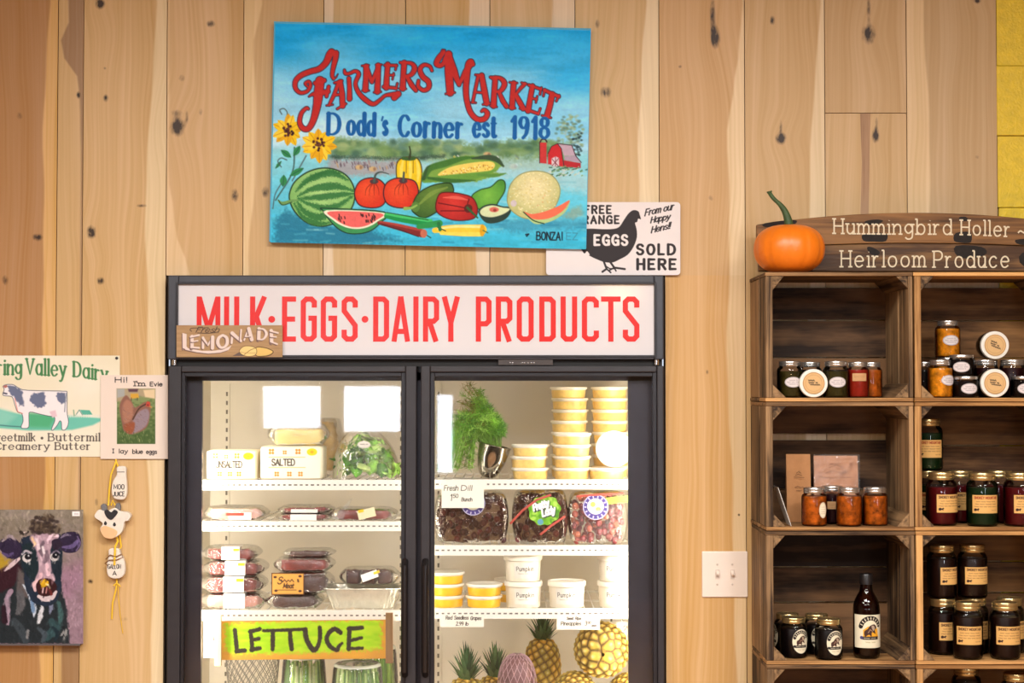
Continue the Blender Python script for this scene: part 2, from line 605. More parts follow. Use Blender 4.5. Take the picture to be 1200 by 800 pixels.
# one-line alphabet: strokes on a grid, baseline 0, capitals 6 high, '~' marks a curve
GLYPH = {
 'A': "0,0 2,6 4,0|.75,2.1 3.25,2.1", 'B': "0,0 0,6|~0,6 2.2,6 3.1,5.3 3.1,4 2.2,3.2 0,3.2|~0,3.2 2.5,3.2 3.6,2.4 3.6,.9 2.5,0 0,0",
 'C': "~3.8,4.9 2.9,5.9 1.5,5.9 .4,4.8 0,3 .4,1.2 1.5,.1 2.9,.1 3.8,1.1", 'D': "0,0 0,6|~0,6 1.8,6 3.3,5 3.8,3 3.3,1 1.8,0 0,0",
 'E': "3.2,6 0,6 0,0 3.2,0|0,3.1 2.6,3.1", 'F': "3.2,6 0,6 0,0|0,3.1 2.5,3.1",
 'G': "~3.8,4.9 2.9,5.9 1.5,5.9 .4,4.8 0,3 .4,1.2 1.5,.1 2.9,.1 3.8,1.2|2.2,2.7 3.8,2.7 3.8,.3", 'H': "0,0 0,6|3.6,0 3.6,6|0,3.1 3.6,3.1",
 'I': ".3,0 .3,6", 'J': "~2.4,6 2.4,1.4 1.7,.1 .7,.1 0,1.3", 'K': "0,0 0,6|3.4,6 0,2.4|1.2,3.6 3.6,0", 'L': "0,6 0,0 3,0",
 'M': "0,0 0,6 2.4,1.4 4.8,6 4.8,0", 'N': "0,0 0,6 3.7,0 3.7,6", 'O': "~2,6 .7,5.4 0,3 .7,.6 2,0 3.3,.6 4,3 3.3,5.4 2,6",
 'P': "0,0 0,6|~0,6 2.3,6 3.4,5.2 3.4,3.7 2.3,2.8 0,2.8", 'Q': "~2,6 .7,5.4 0,3 .7,.6 2,0 3.3,.6 4,3 3.3,5.4 2,6|2.4,1.6 4,-.4",
 'R': "0,0 0,6|~0,6 2.3,6 3.3,5.2 3.3,3.8 2.3,3 0,3|1.6,3 3.5,0", 'S': "~3.3,5.1 2.4,5.95 1,5.9 .2,4.9 .5,3.7 1.8,3.1 3.1,2.4 3.4,1.2 2.5,.1 1,.05 .1,1",
 'T': "0,6 3.8,6|1.9,6 1.9,0", 'U': "~0,6 0,1.8 .8,.2 1.9,0 3,.2 3.8,1.8 3.8,6", 'V': "0,6 2,0 4,6", 'W': "0,6 1.3,0 2.7,5 4.1,0 5.4,6",
 'X': "0,0 3.6,6|0,6 3.6,0", 'Y': "0,6 1.9,2.9 3.8,6|1.9,2.9 1.9,0", 'Z': "0,6 3.5,6 0,0 3.6,0",
 'a': "~3,2.9 2.2,4 .9,3.9 .1,2.6 .1,1.2 .9,.1 2,.1 3,1.2|3.1,4 3.1,0", 'b': "0,6.2 0,0|~0,2.6 .8,3.8 2,4 3,3 3.1,1.4 2.4,.2 1.2,0 0,1",
 'c': "~3,3.2 2.2,4 1,3.8 .1,2.6 .1,1.3 .9,.1 2.1,0 3.1,.8", 'd': "3.1,6.2 3.1,0|~3.1,2.6 2.2,3.8 1.1,4 .1,3 0,1.4 .7,.2 1.8,0 3.1,1",
 'e': "~.1,2.1 3.1,2.2 2.9,3.4 1.9,4.05 .8,3.7 .1,2.6 .1,1.3 .9,.1 2,0 3.1,.7", 'f': "~2.4,5.8 1.6,6.2 .9,5.4 .8,4 .8,0|0,3.9 2,3.9",
 'g': "~3,2.8 2.2,3.9 1.1,4 .1,2.9 .1,1.6 1,.5 2,.6 3,1.7|~3.05,4 3.05,-.5 2.4,-1.8 1,-2 .1,-1.3", 'h': "0,6.2 0,0|~0,2.6 1,3.9 2.2,3.9 2.9,2.9 2.9,0",
 'i': ".3,4 .3,0|.3,5.5 .35,5.65", 'j': "~.8,4 .8,-1.2 .2,-2 -.6,-1.7|.8,5.5 .85,5.65", 'k': "0,6.2 0,0|2.6,4 0,1.7|1,2.5 2.8,0", 'l': ".3,6.2 .3,0",
 'm': "0,4 0,0|~0,2.8 .7,3.9 1.6,3.9 2.1,2.9 2.1,0|~2.1,2.8 2.9,3.9 3.7,3.9 4.3,2.9 4.3,0", 'n': "0,4 0,0|~0,2.6 1,3.9 2.1,3.9 2.8,2.9 2.8,0",
 'o': "~1.6,4 .5,3.5 0,2 .5,.5 1.6,0 2.7,.5 3.2,2 2.7,3.5 1.6,4", 'p': "0,4 0,-2|~0,2.8 1,4 2.2,3.9 3.1,2.6 3,1 2,0 .9,.1 0,1.2",
 'q': "3.1,4 3.1,-2|~3.1,2.8 2.1,4 1,3.9 0,2.6 .1,1 1,0 2.2,.1 3.1,1.2", 'r': "0,4 0,0|~0,2.4 .7,3.7 1.3,4 1.9,3.8",
 's': "~2.6,3.4 1.6,4 .5,3.6 .4,2.7 1.4,2.1 2.5,1.5 2.5,.5 1.4,0 .1,.6", 't': "~.9,5.4 .9,.8 1.5,0 2.3,.3|-.3,4 2.3,4",
 'u': "~0,4 0,1.2 .7,.1 1.7,.1 2.8,1.4|2.8,4 2.8,0", 'v': "0,4 1.5,0 3,4", 'w': "0,4 1.1,0 2.2,3.6 3.3,0 4.4,4", 'x': "0,4 2.8,0|2.8,4 0,0",
 'y': "0,4 1.6,.2|~3.1,4 1.4,-.6 .5,-1.9 -.2,-1.8", 'z': "0,4 2.6,4 0,0 2.7,0",
 '0': "~1.7,6 .5,5.3 0,3 .5,.7 1.7,0 2.9,.7 3.4,3 2.9,5.3 1.7,6", '1': "0,4.8 1.2,6 1.2,0", '2': "~.1,4.8 .9,5.9 2.2,6 3,5 2.8,3.8 1.4,2 0,0|0,0 3.2,0",
 '3': "~.1,5.2 1,6 2.2,5.9 2.8,4.8 2.2,3.5 1.2,3.2|~1.2,3.2 2.6,2.8 3.1,1.5 2.3,.2 1,0 0,.8", '5': "2.9,6 .4,6 .2,3.4|~.2,3.4 1.4,3.9 2.7,3.2 3.1,1.8 2.4,.4 1.1,0 0,.6",
 '8': "~1.6,3.2 .5,3.9 .4,5.2 1.6,6 2.8,5.2 2.7,3.9 1.6,3.2 .3,2.5 .1,1 1.6,0 3.1,1 2.9,2.5 1.6,3.2", '9': "~3,4.4 2.2,3 .9,3 .1,4.2 .5,5.6 1.7,6 2.8,5.4 3.1,3.6 2.6,1.2 1.4,0",
 '.': ".2,0 .25,.15", ',': ".3,.2 0,-.9", '!': ".3,6 .3,1.8|.3,.1 .33,.2", "'": ".3,6.2 .2,4.9", '-': "0,2.6 1.8,2.6", '*': ".5,3 .55,3.05", '/': "0,-.5 1.6,6.3", '?': "~.1,5 1,6 2.3,5.8 2.7,4.6 1.5,3.2 1.4,1.9|1.4,.1 1.43,.2",
 '~': "~0,2.3 .8,3.2 1.8,2.5 2.8,1.9 3.8,2.8",
}
_GC = {}


def glyph(ch):
    if ch not in _GC:
        st = []
        for part in GLYPH[ch].split('|'):
            cur = part.startswith('~')
            pts = [tuple(float(a) for a in q.split(',')) for q in part.lstrip('~').split()]
            if cur: pts = [(v.x, v.y) for v in cr_curve(pts_v(pts), False, 4)]
            st.append((pts, cur))
        _GC[ch] = (st, max(p[0] for q, _ in st for p in q))
    return _GC[ch]


def pts_v(p): return [Vector((a, b)) for a, b in p]


def layout(t, gap):
    x, out = 0.0, []
    for ch in t:
        if ch == ' ':
            x += 2.4; continue
        g, wd = glyph(ch)
        for pts, cur in g: out.append([(a + x, b) for a, b in pts])
        x += wd + gap
    return out, max(x - gap, .1)


def serifs(st, s):
    out = []
    for a, b in ((st[0], st[1]), (st[-1], st[-2])):
        if abs(a[1] - b[1]) > 2.0 * abs(a[0] - b[0]) and (abs(a[1]) < .05 or abs(a[1] - 4) < .05 or a[1] > 5.9 or a[1] == -2):
            lo, hi = (-s, s) if abs(a[1]) < .05 or a[1] == -2 else ((-s, .15) if len(st) == 2 and a[1] < 6.3 and a[1] != 6 else (-s, s))
            out.append([(a[0] + lo, a[1]), (a[0] + hi, a[1])])
    return out


def ribbon(mb, pts, w, Y, mi=0, closed=False):
    """flat mitred band along points in the x,z plane at depth Y"""
    n = len(pts)
    p = [Vector((a[0], a[1])) for a in pts]
    L, R = [], []
    for i in range(n):
        if closed or 0 < i < n - 1:
            d0 = (p[i] - p[i - 1]).normalized(); d1 = (p[(i + 1) % n] - p[i]).normalized()
        elif i == 0: d0 = d1 = (p[1] - p[0]).normalized()
        else: d0 = d1 = (p[-1] - p[-2]).normalized()
        n0, n1 = Vector((-d0.y, d0.x)), Vector((-d1.y, d1.x))
        m = n0 + n1
        if m.length < .3: m = n1
        m.normalize()
        k = (w / 2) / max(.45, m.dot(n1))
        L.append(p[i] + m * k); R.append(p[i] - m * k)
    v = [(q.x, Y, q.y) for q in L] + [(q.x, Y, q.y) for q in R]
    f = [(i, n + i, n + (i + 1) % n, (i + 1) % n) for i in range(n if closed else n - 1)]
    mb.add(v, f, mi)

# ================================================================== the room
KNOTS = [(117, 4, 5, 6, 1.), (124, 115, 3, 4, .8), (123, 80, 2, 2, .4), (208, 148, 7.5, 10, 1.), (247, 28, 5, 4, .6), (213, 92, 4, 5, .45), (107, 272, 5, 7, .9),
         (118, 329, 4, 4, .8), (23, 136, 4, 5, .4), (44, 278, 6, 4, .7), (6, 328, 4, 6, .5), (275, 229, 4, 7, .85), (166, 241, 7, 2, .5), (311, 225, 4, 6, .7),
         (235, 131, 3, 6, .3), (92, 111, 2.5, 4, .8), (710, 108, 6, 6, .8), (838, 44, 5, 11, 1.), (797, 78, 2, 2, .6), (905, 24, 3, 5, .7), (915, 162, 5.5, 6, 1.),
         (1018, 40, 7, 10, 1.), (1026, 159, 4, 7, .95), (1145, 1, 4, 3, .8), (1145, 184, 3, 3, .35), (106, 681, 3, 3, .7), (829, 436, 2, 3, .6), (866, 603, 1.5, 1.5, .8),
         (833, 232, 4, 4, .35), (113, 588, 3, 6, .35), (700, 28, 3, 6, .45), (145, 725, 9, 4, .25), (835, 18, 3, 20, .7), (1018, 12, 2.5, 18, .5), (915, 150, 2, 12, .4), (1027, 146, 2, 10, .4), (207, 132, 8, 4, .35), (219, 136, 2, 8, .4)]


def wall_wood():
    m, nt, out = nodes_of('poplar boards')
    b = N(nt, 'ShaderNodeBsdfPrincipled', i_Roughness=.42)
    b.inputs['Specular IOR Level'].default_value = .3
    nt.links.new(b.outputs[0], out.inputs[0])
    L = nt.links.new
    at = N(nt, 'ShaderNodeAttribute', attribute_name='Col')
    tc = N(nt, 'ShaderNodeTexCoord')
    sp = N(nt, 'ShaderNodeSeparateXYZ'); L(tc.outputs['Object'], sp.inputs[0])

    def M(op, a, c=None, c2=None):
        n = N(nt, 'ShaderNodeMath', operation=op)
        for i, q in enumerate((a, c, c2)):
            if q is None: continue
            if isinstance(q, (int, float)): n.inputs[i].default_value = q
            else: L(q, n.inputs[i])
        return n.outputs[0]
    seed = M('MULTIPLY', at.outputs['Alpha'], 13.0)
    ksum, warp = None, None
    for px, py, rx, rz, s in KNOTS:
        c = P(px, py, 0)
        sx, sz = FPX / CAM_D / rx, FPX / CAM_D / rz
        ma = N(nt, 'ShaderNodeVectorMath', operation='MULTIPLY_ADD')
        L(tc.outputs['Object'], ma.inputs[0])
        ma.inputs[1].default_value = (sx, 0, sz); ma.inputs[2].default_value = (-c.x * sx, 0, -c.z * sz)
        d = N(nt, 'ShaderNodeVectorMath', operation='DOT_PRODUCT'); L(ma.outputs[0], d.inputs[0]); L(ma.outputs[0], d.inputs[1])
        e = M('EXPONENT', M('MULTIPLY', d.outputs['Value'], -1.0))
        k = M('MULTIPLY', e, s)
        ksum = k if ksum is None else M('ADD', ksum, k)
        if s >= .8 and rx > 3.5:      # the grain swings round a large knot
            w = M('MULTIPLY', M('EXPONENT', M('MULTIPLY', d.outputs['Value'], -.05)), s * rx * .0045)
            warp = w if warp is None else M('ADD', warp, w)
    # slow sideways drift of the grain
    cv = N(nt, 'ShaderNodeCombineXYZ'); L(M('MULTIPLY', sp.outputs[0], 5.0), cv.inputs[0]); L(M('MULTIPLY', sp.outputs[2], 1.3), cv.inputs[2]); L(seed, cv.inputs[1])
    dr = N(nt, 'ShaderNodeTexNoise', i_Scale=1.0, i_Detail=2); L(cv.outputs[0], dr.inputs['Vector'])
    u = M('ADD', M('ADD', sp.outputs[0], M('MULTIPLY', dr.outputs['Fac'], .10)), warp)

    def streak(fx, fz, det, rough=.55):
        c = N(nt, 'ShaderNodeCombineXYZ'); L(M('MULTIPLY', u, fx), c.inputs[0]); L(M('MULTIPLY', sp.outputs[2], fz), c.inputs[2]); L(seed, c.inputs[1])
        n = N(nt, 'ShaderNodeTexNoise', i_Scale=1.0, i_Detail=det, i_Roughness=rough); L(c.outputs[0], n.inputs['Vector'])
        return n.outputs['Fac']
    g = M('ADD', M('MULTIPLY', M('SUBTRACT', streak(26, .5, 3), .5), .36), M('MULTIPLY', M('SUBTRACT', streak(190, 1.6, 3), .5), .22))
    g = M('ADD', g, M('MULTIPLY', M('SUBTRACT', streak(6, .9, 2), .5), .22))
    rings = M('SINE', M('MULTIPLY', u, 420.0))
    g = M('ADD', g, M('MULTIPLY', rings, .018))
    fac = M('ADD', g, 1.0)
    mx = N(nt, 'ShaderNodeMix', data_type='RGBA', blend_type='MULTIPLY'); mx.inputs[0].default_value = 1
    L(at.outputs['Color'], mx.inputs[6]); L(fac, mx.inputs[7])
    # darker streaks are also redder
    hs = N(nt, 'ShaderNodeHueSaturation'); L(mx.outputs[2], hs.inputs['Color'])
    L(M('SUBTRACT', 1.0, M('MULTIPLY', g, .8)), hs.inputs['Saturation'])
    kx = N(nt, 'ShaderNodeMix', data_type='RGBA')
    kr = N(nt, 'ShaderNodeMapRange', i_1=.16, i_2=.7, i_3=0.0, i_4=.97)
    kz = M('ADD', ksum, M('MULTIPLY', M('SUBTRACT', streak(110, 50, 3), .5), M('MULTIPLY', ksum, 1.9)))
    L(kz, kr.inputs[0]); L(kr.outputs[0], kx.inputs[0]); L(hs.outputs[0], kx.inputs[6]); kx.inputs[7].default_value = lin((44, 27, 17))
    L(kx.outputs[2], b.inputs['Base Color'])
    bp = N(nt, 'ShaderNodeBump', i_Strength=.08, i_Distance=.002); L(streak(190, 1.6, 3), bp.inputs['Height']); L(bp.outputs[0], b.inputs['Normal'])
    return m


HEART = (203, 168, 122)
SAPC = (226, 201, 168)
CEIL = 3.2
WXY = lambda px, py: P(px, py, 0)
cool_x0, cool_x1, cool_top = X(194.5, 420, 0), X(779, 420, 0), Z(322.5, 0)
wl = MB(); wl_seed = []


def plank(px0, px1, heart, sapside=None, sap=None, bound=(), z0=0.0, z1=CEIL, xs=None, seed=0.0, dark=None):
    """one board: heartwood with a sapwood band along one edge; bound lists (image row, image column) of their border"""
    x0, x1 = xs if xs else (X(px0, 200, 0), X(px1, 200, 0))
    g = .0011
    x0 += g; x1 -= g
    n0 = len(wl.v)
    rows = max(2, int((z1 - z0) / .05))
    bz = sorted((Z(r, 0), X(c, r, 0)) for r, c in bound)

    def bx(z):
        if not bz: return None
        if z <= bz[0][0]: v = bz[0][1]
        elif z >= bz[-1][0]: v = bz[-1][1]
        else:
            for (za, xa), (zb, xb) in zip(bz, bz[1:]):
                if za <= z <= zb:
                    t = (z - za) / (zb - za); t = t * t * (3 - 2 * t); v = xa + (xb - xa) * t; break
        return v + .0035 * math.sin(z * 9 + seed * 7) + .002 * math.sin(z * 23 + seed)
    vs, cs = [], []
    for j in range(rows + 1):
        z = z0 + (z1 - z0) * j / rows
        b = bx(z)
        if b is None:
            cols = [(x0, heart), (x0 + (x1 - x0) * .5, heart), (x1, heart)]
            cols = [cols[0], cols[1], cols[1], cols[2]]
        else:
            b = min(max(b, x0 + .004), x1 - .004)
            A, B = (heart, sap) if sapside == 'R' else (sap, heart)
            cols = [(x0, A), (max(x0, b - .003), A), (min(x1, b + .003), B), (x1, B)]
        for x, c in cols:
            vs.append((x, 0, z)); cs.append(c)
    fs = [(j * 4 + i, j * 4 + i + 1, (j + 1) * 4 + i + 1, (j + 1) * 4 + i) for j in range(rows) for i in range(3)]
    o = len(wl.v)
    wl.add(vs, fs)
    wl.col[o:] = cs
    wl.box(x0, x1, .0005, .019, z0, z1, 0, heart)
    wl_seed.extend([seed] * (len(wl.v) - n0))


H = HEART
plank(-150, -30, (177, 136, 85), seed=.9)
plank(-30, 67, (175, 128, 77), 'R', (213, 168, 102), [(0, 58), (200, 50), (500, 52), (800, 46)], seed=.12)
plank(67, 97, (204, 168, 115), 'R', (159, 124, 87), [(0, 78), (40, 80), (50, 69), (57, 71), (95, 91), (125, 95), (170, 97), (560, 96), (640, 84), (800, 72)], seed=.31)
plank(97, 195, (207, 170, 117), 'R', (228, 203, 159), [(0, 183), (120, 176), (260, 171), (420, 172), (800, 178)], seed=.47)
plank(195, 285, (203, 165, 112), 'L', (219, 186, 138), [(0, 196), (200, 197), (260, 206), (322, 222)], z0=cool_top, seed=.58)
plank(285, 379, (201, 165, 114), 'L', (223, 192, 142), [(0, 308), (60, 297), (200, 299), (322, 292)], z0=cool_top, seed=.66)
plank(379, 475, (205, 170, 119), 'L', SAPC, [(0, 392), (300, 392)], z0=cool_top, seed=.71)
plank(475, 574, (205, 166, 108), 'R', SAPC, [(0, 551), (200, 556), (322, 560)], z0=cool_top, seed=.77)
plank(574, 674, (207, 172, 123), 'R', SAPC, [(0, 648), (322, 652)], z0=cool_top, seed=.83)
plank(674, 772.5, (207, 172, 119), 'R', (231, 208, 167), [(0, 756), (100, 752), (200, 748), (322, 746)], z0=cool_top, seed=.19)
p6 = [(0, 869), (60, 866), (100, 860), (160, 854), (400, 853), (560, 857), (800, 864)]
plank(772.5, 873, (201, 160, 106), 'R', (225, 196, 150), p6, z0=cool_top, seed=.25)
plank(0, 0, (205, 160, 100), 'R', (221, 190, 142), p6, z1=cool_top, xs=(cool_x1 + .001, X(873, 200, 0)), seed=.25)
plank(873, 967, (201, 165, 114), 'R', (227, 202, 161), [(0, 960), (120, 953), (250, 949), (400, 946)], seed=.39)
zj = Z(132.5, 0)
plank(967, 1063, (197, 162, 114), seed=.51, z0=zj + .001)
plank(967, 1063, (203, 168, 119), seed=.62, z1=zj - .001)
plank(1063, 1169, (191, 158, 112), 'L', (221, 190, 144), [(0, 1083), (60, 1085), (200, 1089), (400, 1091)], seed=.73)
wo = wl.build('wall_back', wall_wood(), smooth=0, use_col=True)
ca = wo.data.color_attributes['Col']
arr = np.empty(len(wl.v) * 4, np.float32); ca.data.foreach_get('color', arr)
arr[3::4] = np.array(wl_seed, np.float32); ca.data.foreach_set('color', arr)
structure(wo)
sk = MB()
sk.prism([(X(1008, 132, 0), Z(133, 0)), (X(1020, 132, 0), Z(133, 0)), (X(1019, 200, 0), Z(190, 0)), (X(1016, 260, 0), Z(330, 0)), (X(1006, 260, 0), Z(330, 0)), (X(1010, 200, 0), Z(190, 0))], -.0003, .0006)
structure(sk.build('trim_1', grain_mat('streaked heartwood', (142, 106, 78), (178, 142, 108), 'z', rough=.5, bump=.05), smooth=0))
bk = MB()
bk.box(X(-150, 200, 0), cool_x0, .02, .04, 0, CEIL); bk.box(cool_x1, X(1169, 200, 0), .02, .04, 0, CEIL); bk.box(cool_x0, cool_x1, .02, .04, cool_top, CEIL)
structure(bk.build('wall_backing', pmat('dark backing', (46, 34, 26), rough=.9), smooth=0))

# yellow painted blocks beyond the boards
yl = MB()
zs = [0, .3, .56, .84, 1.12, 1.4, 1.68, Z(243, 0), Z(159, 0), Z(77, 0), Z(77, 0) + .2, CEIL]
for i in range(len(zs) - 1):
    yl.box(X([1170.5, 1169.5][i % 2], 200, 0) if i != 8 else X(1168.6, 200, 0), 3.6, .002 if i != 8 else -.003, .05, zs[i] + .0008, zs[i + 1] - .0008)
structure(yl.build('wall_right', pmat('yellow paint', (226, 194, 34), rough=.45, var=.12, scale=40, bump=.5, bscale=160), smooth=0, bevel=.0015))
ot = MB()
ot.box(-3.7, -3.6, -12.1, .05, 0, CEIL)
ot.box(-3.6, X(-150, 200, 0), 0, .05, 0, CEIL)
structure(ot.build('wall_left', pmat('tan paint', (136, 112, 88), rough=.8), smooth=0))
o2 = MB(); o2.box(3.6, 3.7, -12.1, .05, 0, CEIL); structure(o2.build('wall_far_right', MATS['tan paint'], smooth=0))
fl = MB(); fl.box(-3.7, 3.7, -12.1, .7, -.05, 0)
structure(fl.build('floor', grain_mat('floor boards', (120, 84, 54), (158, 118, 80), 'y', rough=.5), smooth=0))
ce = MB(); ce.box(-3.7, 3.7, -12.1, .7, CEIL, CEIL + .05)
structure(ce.build('ceiling', pmat('ceiling paint', (186, 180, 170), rough=.9), smooth=0))
# far wall behind the viewer, with window openings
WINS = [(-2.02, -1.52, 1.36, 1.73), (-1.37, -.88, 1.33, 1.73), (-.62, -.46, 1.0, 1.66), (.69, 1.02, 2.37, 2.54), (2.2, 3.0, 1.0, 2.1)]
FW = -9.0
fwm = MB()
xs_ = sorted({-3.6, 3.6, *[w[0] for w in WINS], *[w[1] for w in WINS]})
for a, b in zip(xs_, xs_[1:]):
    ops = sorted((w[2], w[3]) for w in WINS if w[0] <= a + 1e-6 and w[1] >= b - 1e-6)
    z = 0
    for q0, q1 in ops:
        fwm.box(a, b, FW - .1, FW, z, q0); z = q1
    fwm.box(a, b, FW - .1, FW, z, CEIL)
structure(fwm.build('wall_front', pmat('tan paint', (214, 198, 172)), smooth=0))
for i, (a, b, c, d) in enumerate(WINS):
    w = MB()
    t = .02
    w.box(a, a + t, FW - .06, FW + .01, c, d); w.box(b - t, b, FW - .06, FW + .01, c, d); w.box(a + t, b - t, FW - .06, FW + .01, c, c + t); w.box(a + t, b - t, FW - .06, FW + .01, d - t, d)
    w.box(a + t, b - t, FW - .055, FW - .05, c + t, d - t, 1)
    structure(w.build('window_%d' % (i + 1), [pmat('white window paint', (235, 232, 226), rough=.4), glow('daylight pane' if i != 3 else 'warm pane', (225, 236, 255) if i != 3 else (255, 214, 150), WINDOW_GLOW)], smooth=0))

for i, (lx, ly) in enumerate(LAMPS):
    t = thing('ceiling_light', 'white ceiling light panel, %s' % ['left one near the board wall', 'middle one near the board wall', 'right one near the board wall', 'left one over the shop floor', 'right one over the shop floor'][i], 'ceiling light', (lx, ly, CEIL))
    f = MB()
    for q in ((-.61, -.57, -.31, .31), (.57, .61, -.31, .31), (-.57, .57, -.31, -.27), (-.57, .57, .27, .31)): f.box(q[0], q[1], q[2], q[3], -.05, 0)
    f.build('frame', pmat('white window paint', (235, 232, 226)), t, smooth=0)
    d = MB(); d.box(-.57, .57, -.27, .27, -.03, -.02)
    d.build('diffuser', glow('lamp diffuser', (255, 248, 238), 6.0), t, smooth=0)
    ld = bpy.data.lights.new('lamp', 'AREA'); ld.shape = 'RECTANGLE'; ld.size, ld.size_y = 1.14, .54
    ld.energy = LAMP_POWER; ld.color = (1, .975, .945)
    lo = bpy.data.objects.new('lamp', ld); COL.objects.link(lo); lo.parent = t; lo.location = (0, 0, -.06)

# ================================================================== the refrigerator
FY = -.045                       # front face of header and doors
FR = thing('display_refrigerator', 'tall black two-door glass refrigerator with lit shelves under a red lettered sign', 'refrigerator', (X(487, 420, 0), 0, 0))
black = pmat('black enamel', (34, 32, 36), rough=.32, var=.18, scale=14, bump=.06, bscale=50)
black2 = pmat('dark door trim', (46, 43, 46), rough=.38, var=.12, scale=30)
header_m = pmat('header trim', (60, 62, 70), rough=.36, var=.15, scale=18, bump=.05)
gap_m = pmat('dark gasket', (22, 20, 20), rough=.7)
liner = pmat('cream liner', (222, 213, 196), rough=.45, var=.05, scale=6)
white_m = pmat('white enamel', (236, 232, 224), rough=.4, var=.03)
steel = pmat('bright steel', (205, 205, 205), rough=.25, metal=1.0, var=.1)
fx = lambda px, Y=FY: X(px, 480, Y)
fz = lambda py, Y=FY: Z(py, Y)
BX0, BX1 = fx(196), fx(778)
IX0, IX1 = X(203, 480, .05), X(773, 480, .05)
YB = .62
zt, zi = fz(322.8), Z(436, .05)
FLZ = .38
cb = MB()
cb.box(BX0, IX0, .004, YB + .05, .12, zt - .004); cb.box(IX1, BX1, .004, YB + .05, .12, zt - .004)
cb.box(IX0, IX1, .004, YB + .05, zi + .0, zt - .004); cb.box(IX0, IX1, .004, YB + .05, .12, FLZ - .02)
cb.box(IX0, IX1, YB + .01, YB + .05, FLZ - .02, zi)
for sx_ in (BX0 + .06, BX1 - .06):
    for sy_ in (.08, YB - .04): cb.box(sx_ - .03, sx_ + .03, sy_ - .03, sy_ + .03, 0, .12)
cb.build('cabinet', black, FR, True, smooth=0)
ln = MB()
ln.box(IX0, IX0 + .003, .052, YB + .01, FLZ - .02, zi); ln.box(IX1 - .003, IX1, .052, YB + .01, FLZ - .02, zi)
ln.box(IX0 + .003, IX1 - .003, YB, YB + .01, FLZ - .02, zi); ln.box(IX0 + .003, IX1 - .003, .052, YB, zi - .004, zi); ln.box(IX0 + .003, IX1 - .003, .052, YB, FLZ - .02, FLZ)
ln.build('liner', liner, FR, True, smooth=0)
# posts behind the door glass
jb = MB()
jb.box(IX0, X(238, 480, .02), .006, .022, FLZ, zi); jb.box(X(735.5, 480, .02), IX1, .006, .022, FLZ, zi)
jb.box(X(474, 480, .02), X(503, 480, .02), .006, .05, FLZ, zi)
jb.box(IX0, IX1, .006, .05, Z(446, .02), zi + .03)
jb.build('door_post', pmat('dark post', (46, 46, 56), rough=.3, var=.25, scale=8), FR, True, smooth=0)
# lamp tubes behind the side posts, plus an added middle one brightening the goods
for nm, px in (('l', 223), ('r', 750), ('m', 488.5)):
    tb = MB()
    cx = X(px, 480, .042)
    tb.lathe([(.012, FLZ + .06), (.012, zi - .02)], 10, (cx, .042, 0))
    tb.build('lamp_tube', glow('cold white tube', (255, 246, 226), TUBE_GLOW) if nm != 'm' else glow('added middle fill tube', (255, 246, 226), TUBE_GLOW * .42), FR, True)
# header
hd = MB()
hx0, hx1, hz0, hz1 = BX0, BX1, fz(421), zt
px0, px1, pz0, pz1 = fx(208), fx(767), fz(416), fz(333)
hd.box(hx0, px0, FY, .004, hz0, hz1); hd.box(px1, hx1, FY, .004, hz0, hz1)
hd.box(px0, px1, FY, .004, pz1, hz1); hd.box(px0, px1, FY, .004, hz0, pz0)
hd.build('header_frame', header_m, FR, True, smooth=0, bevel=.003)
lip = MB()
for q in ((px0 - .006, px0, pz0 - .006, pz1 + .006), (px1, px1 + .006, pz0 - .006, pz1 + .006)): lip.box(q[0], q[1], FY - .004, FY + .01, q[2], q[3])
lip.box(px0, px1, FY - .004, FY + .01, pz1, pz1 + .006); lip.box(px0, px1, FY - .004, FY + .01, pz0 - .006, pz0)
lip.build('sign_lip', black, FR, True, smooth=0, bevel=.001)
sg = MB(); sg.box(px0, px1, FY + .006, FY + .012, pz0, pz1)
sgo = sg.build('sign_panel', pmat('frosted sign acrylic', (224, 220, 222), rough=.08, var=.015, scale=5, spec=.6), FR, True, smooth=0)
sgo['label'] = 'pale grey sign panel with red capitals'
# MILK . EGGS . DAIRY PRODUCTS
LT = MB()
TY = FY + .0052
T0, T1 = 347.3, 400.2
W = 6.1


TYK = 0


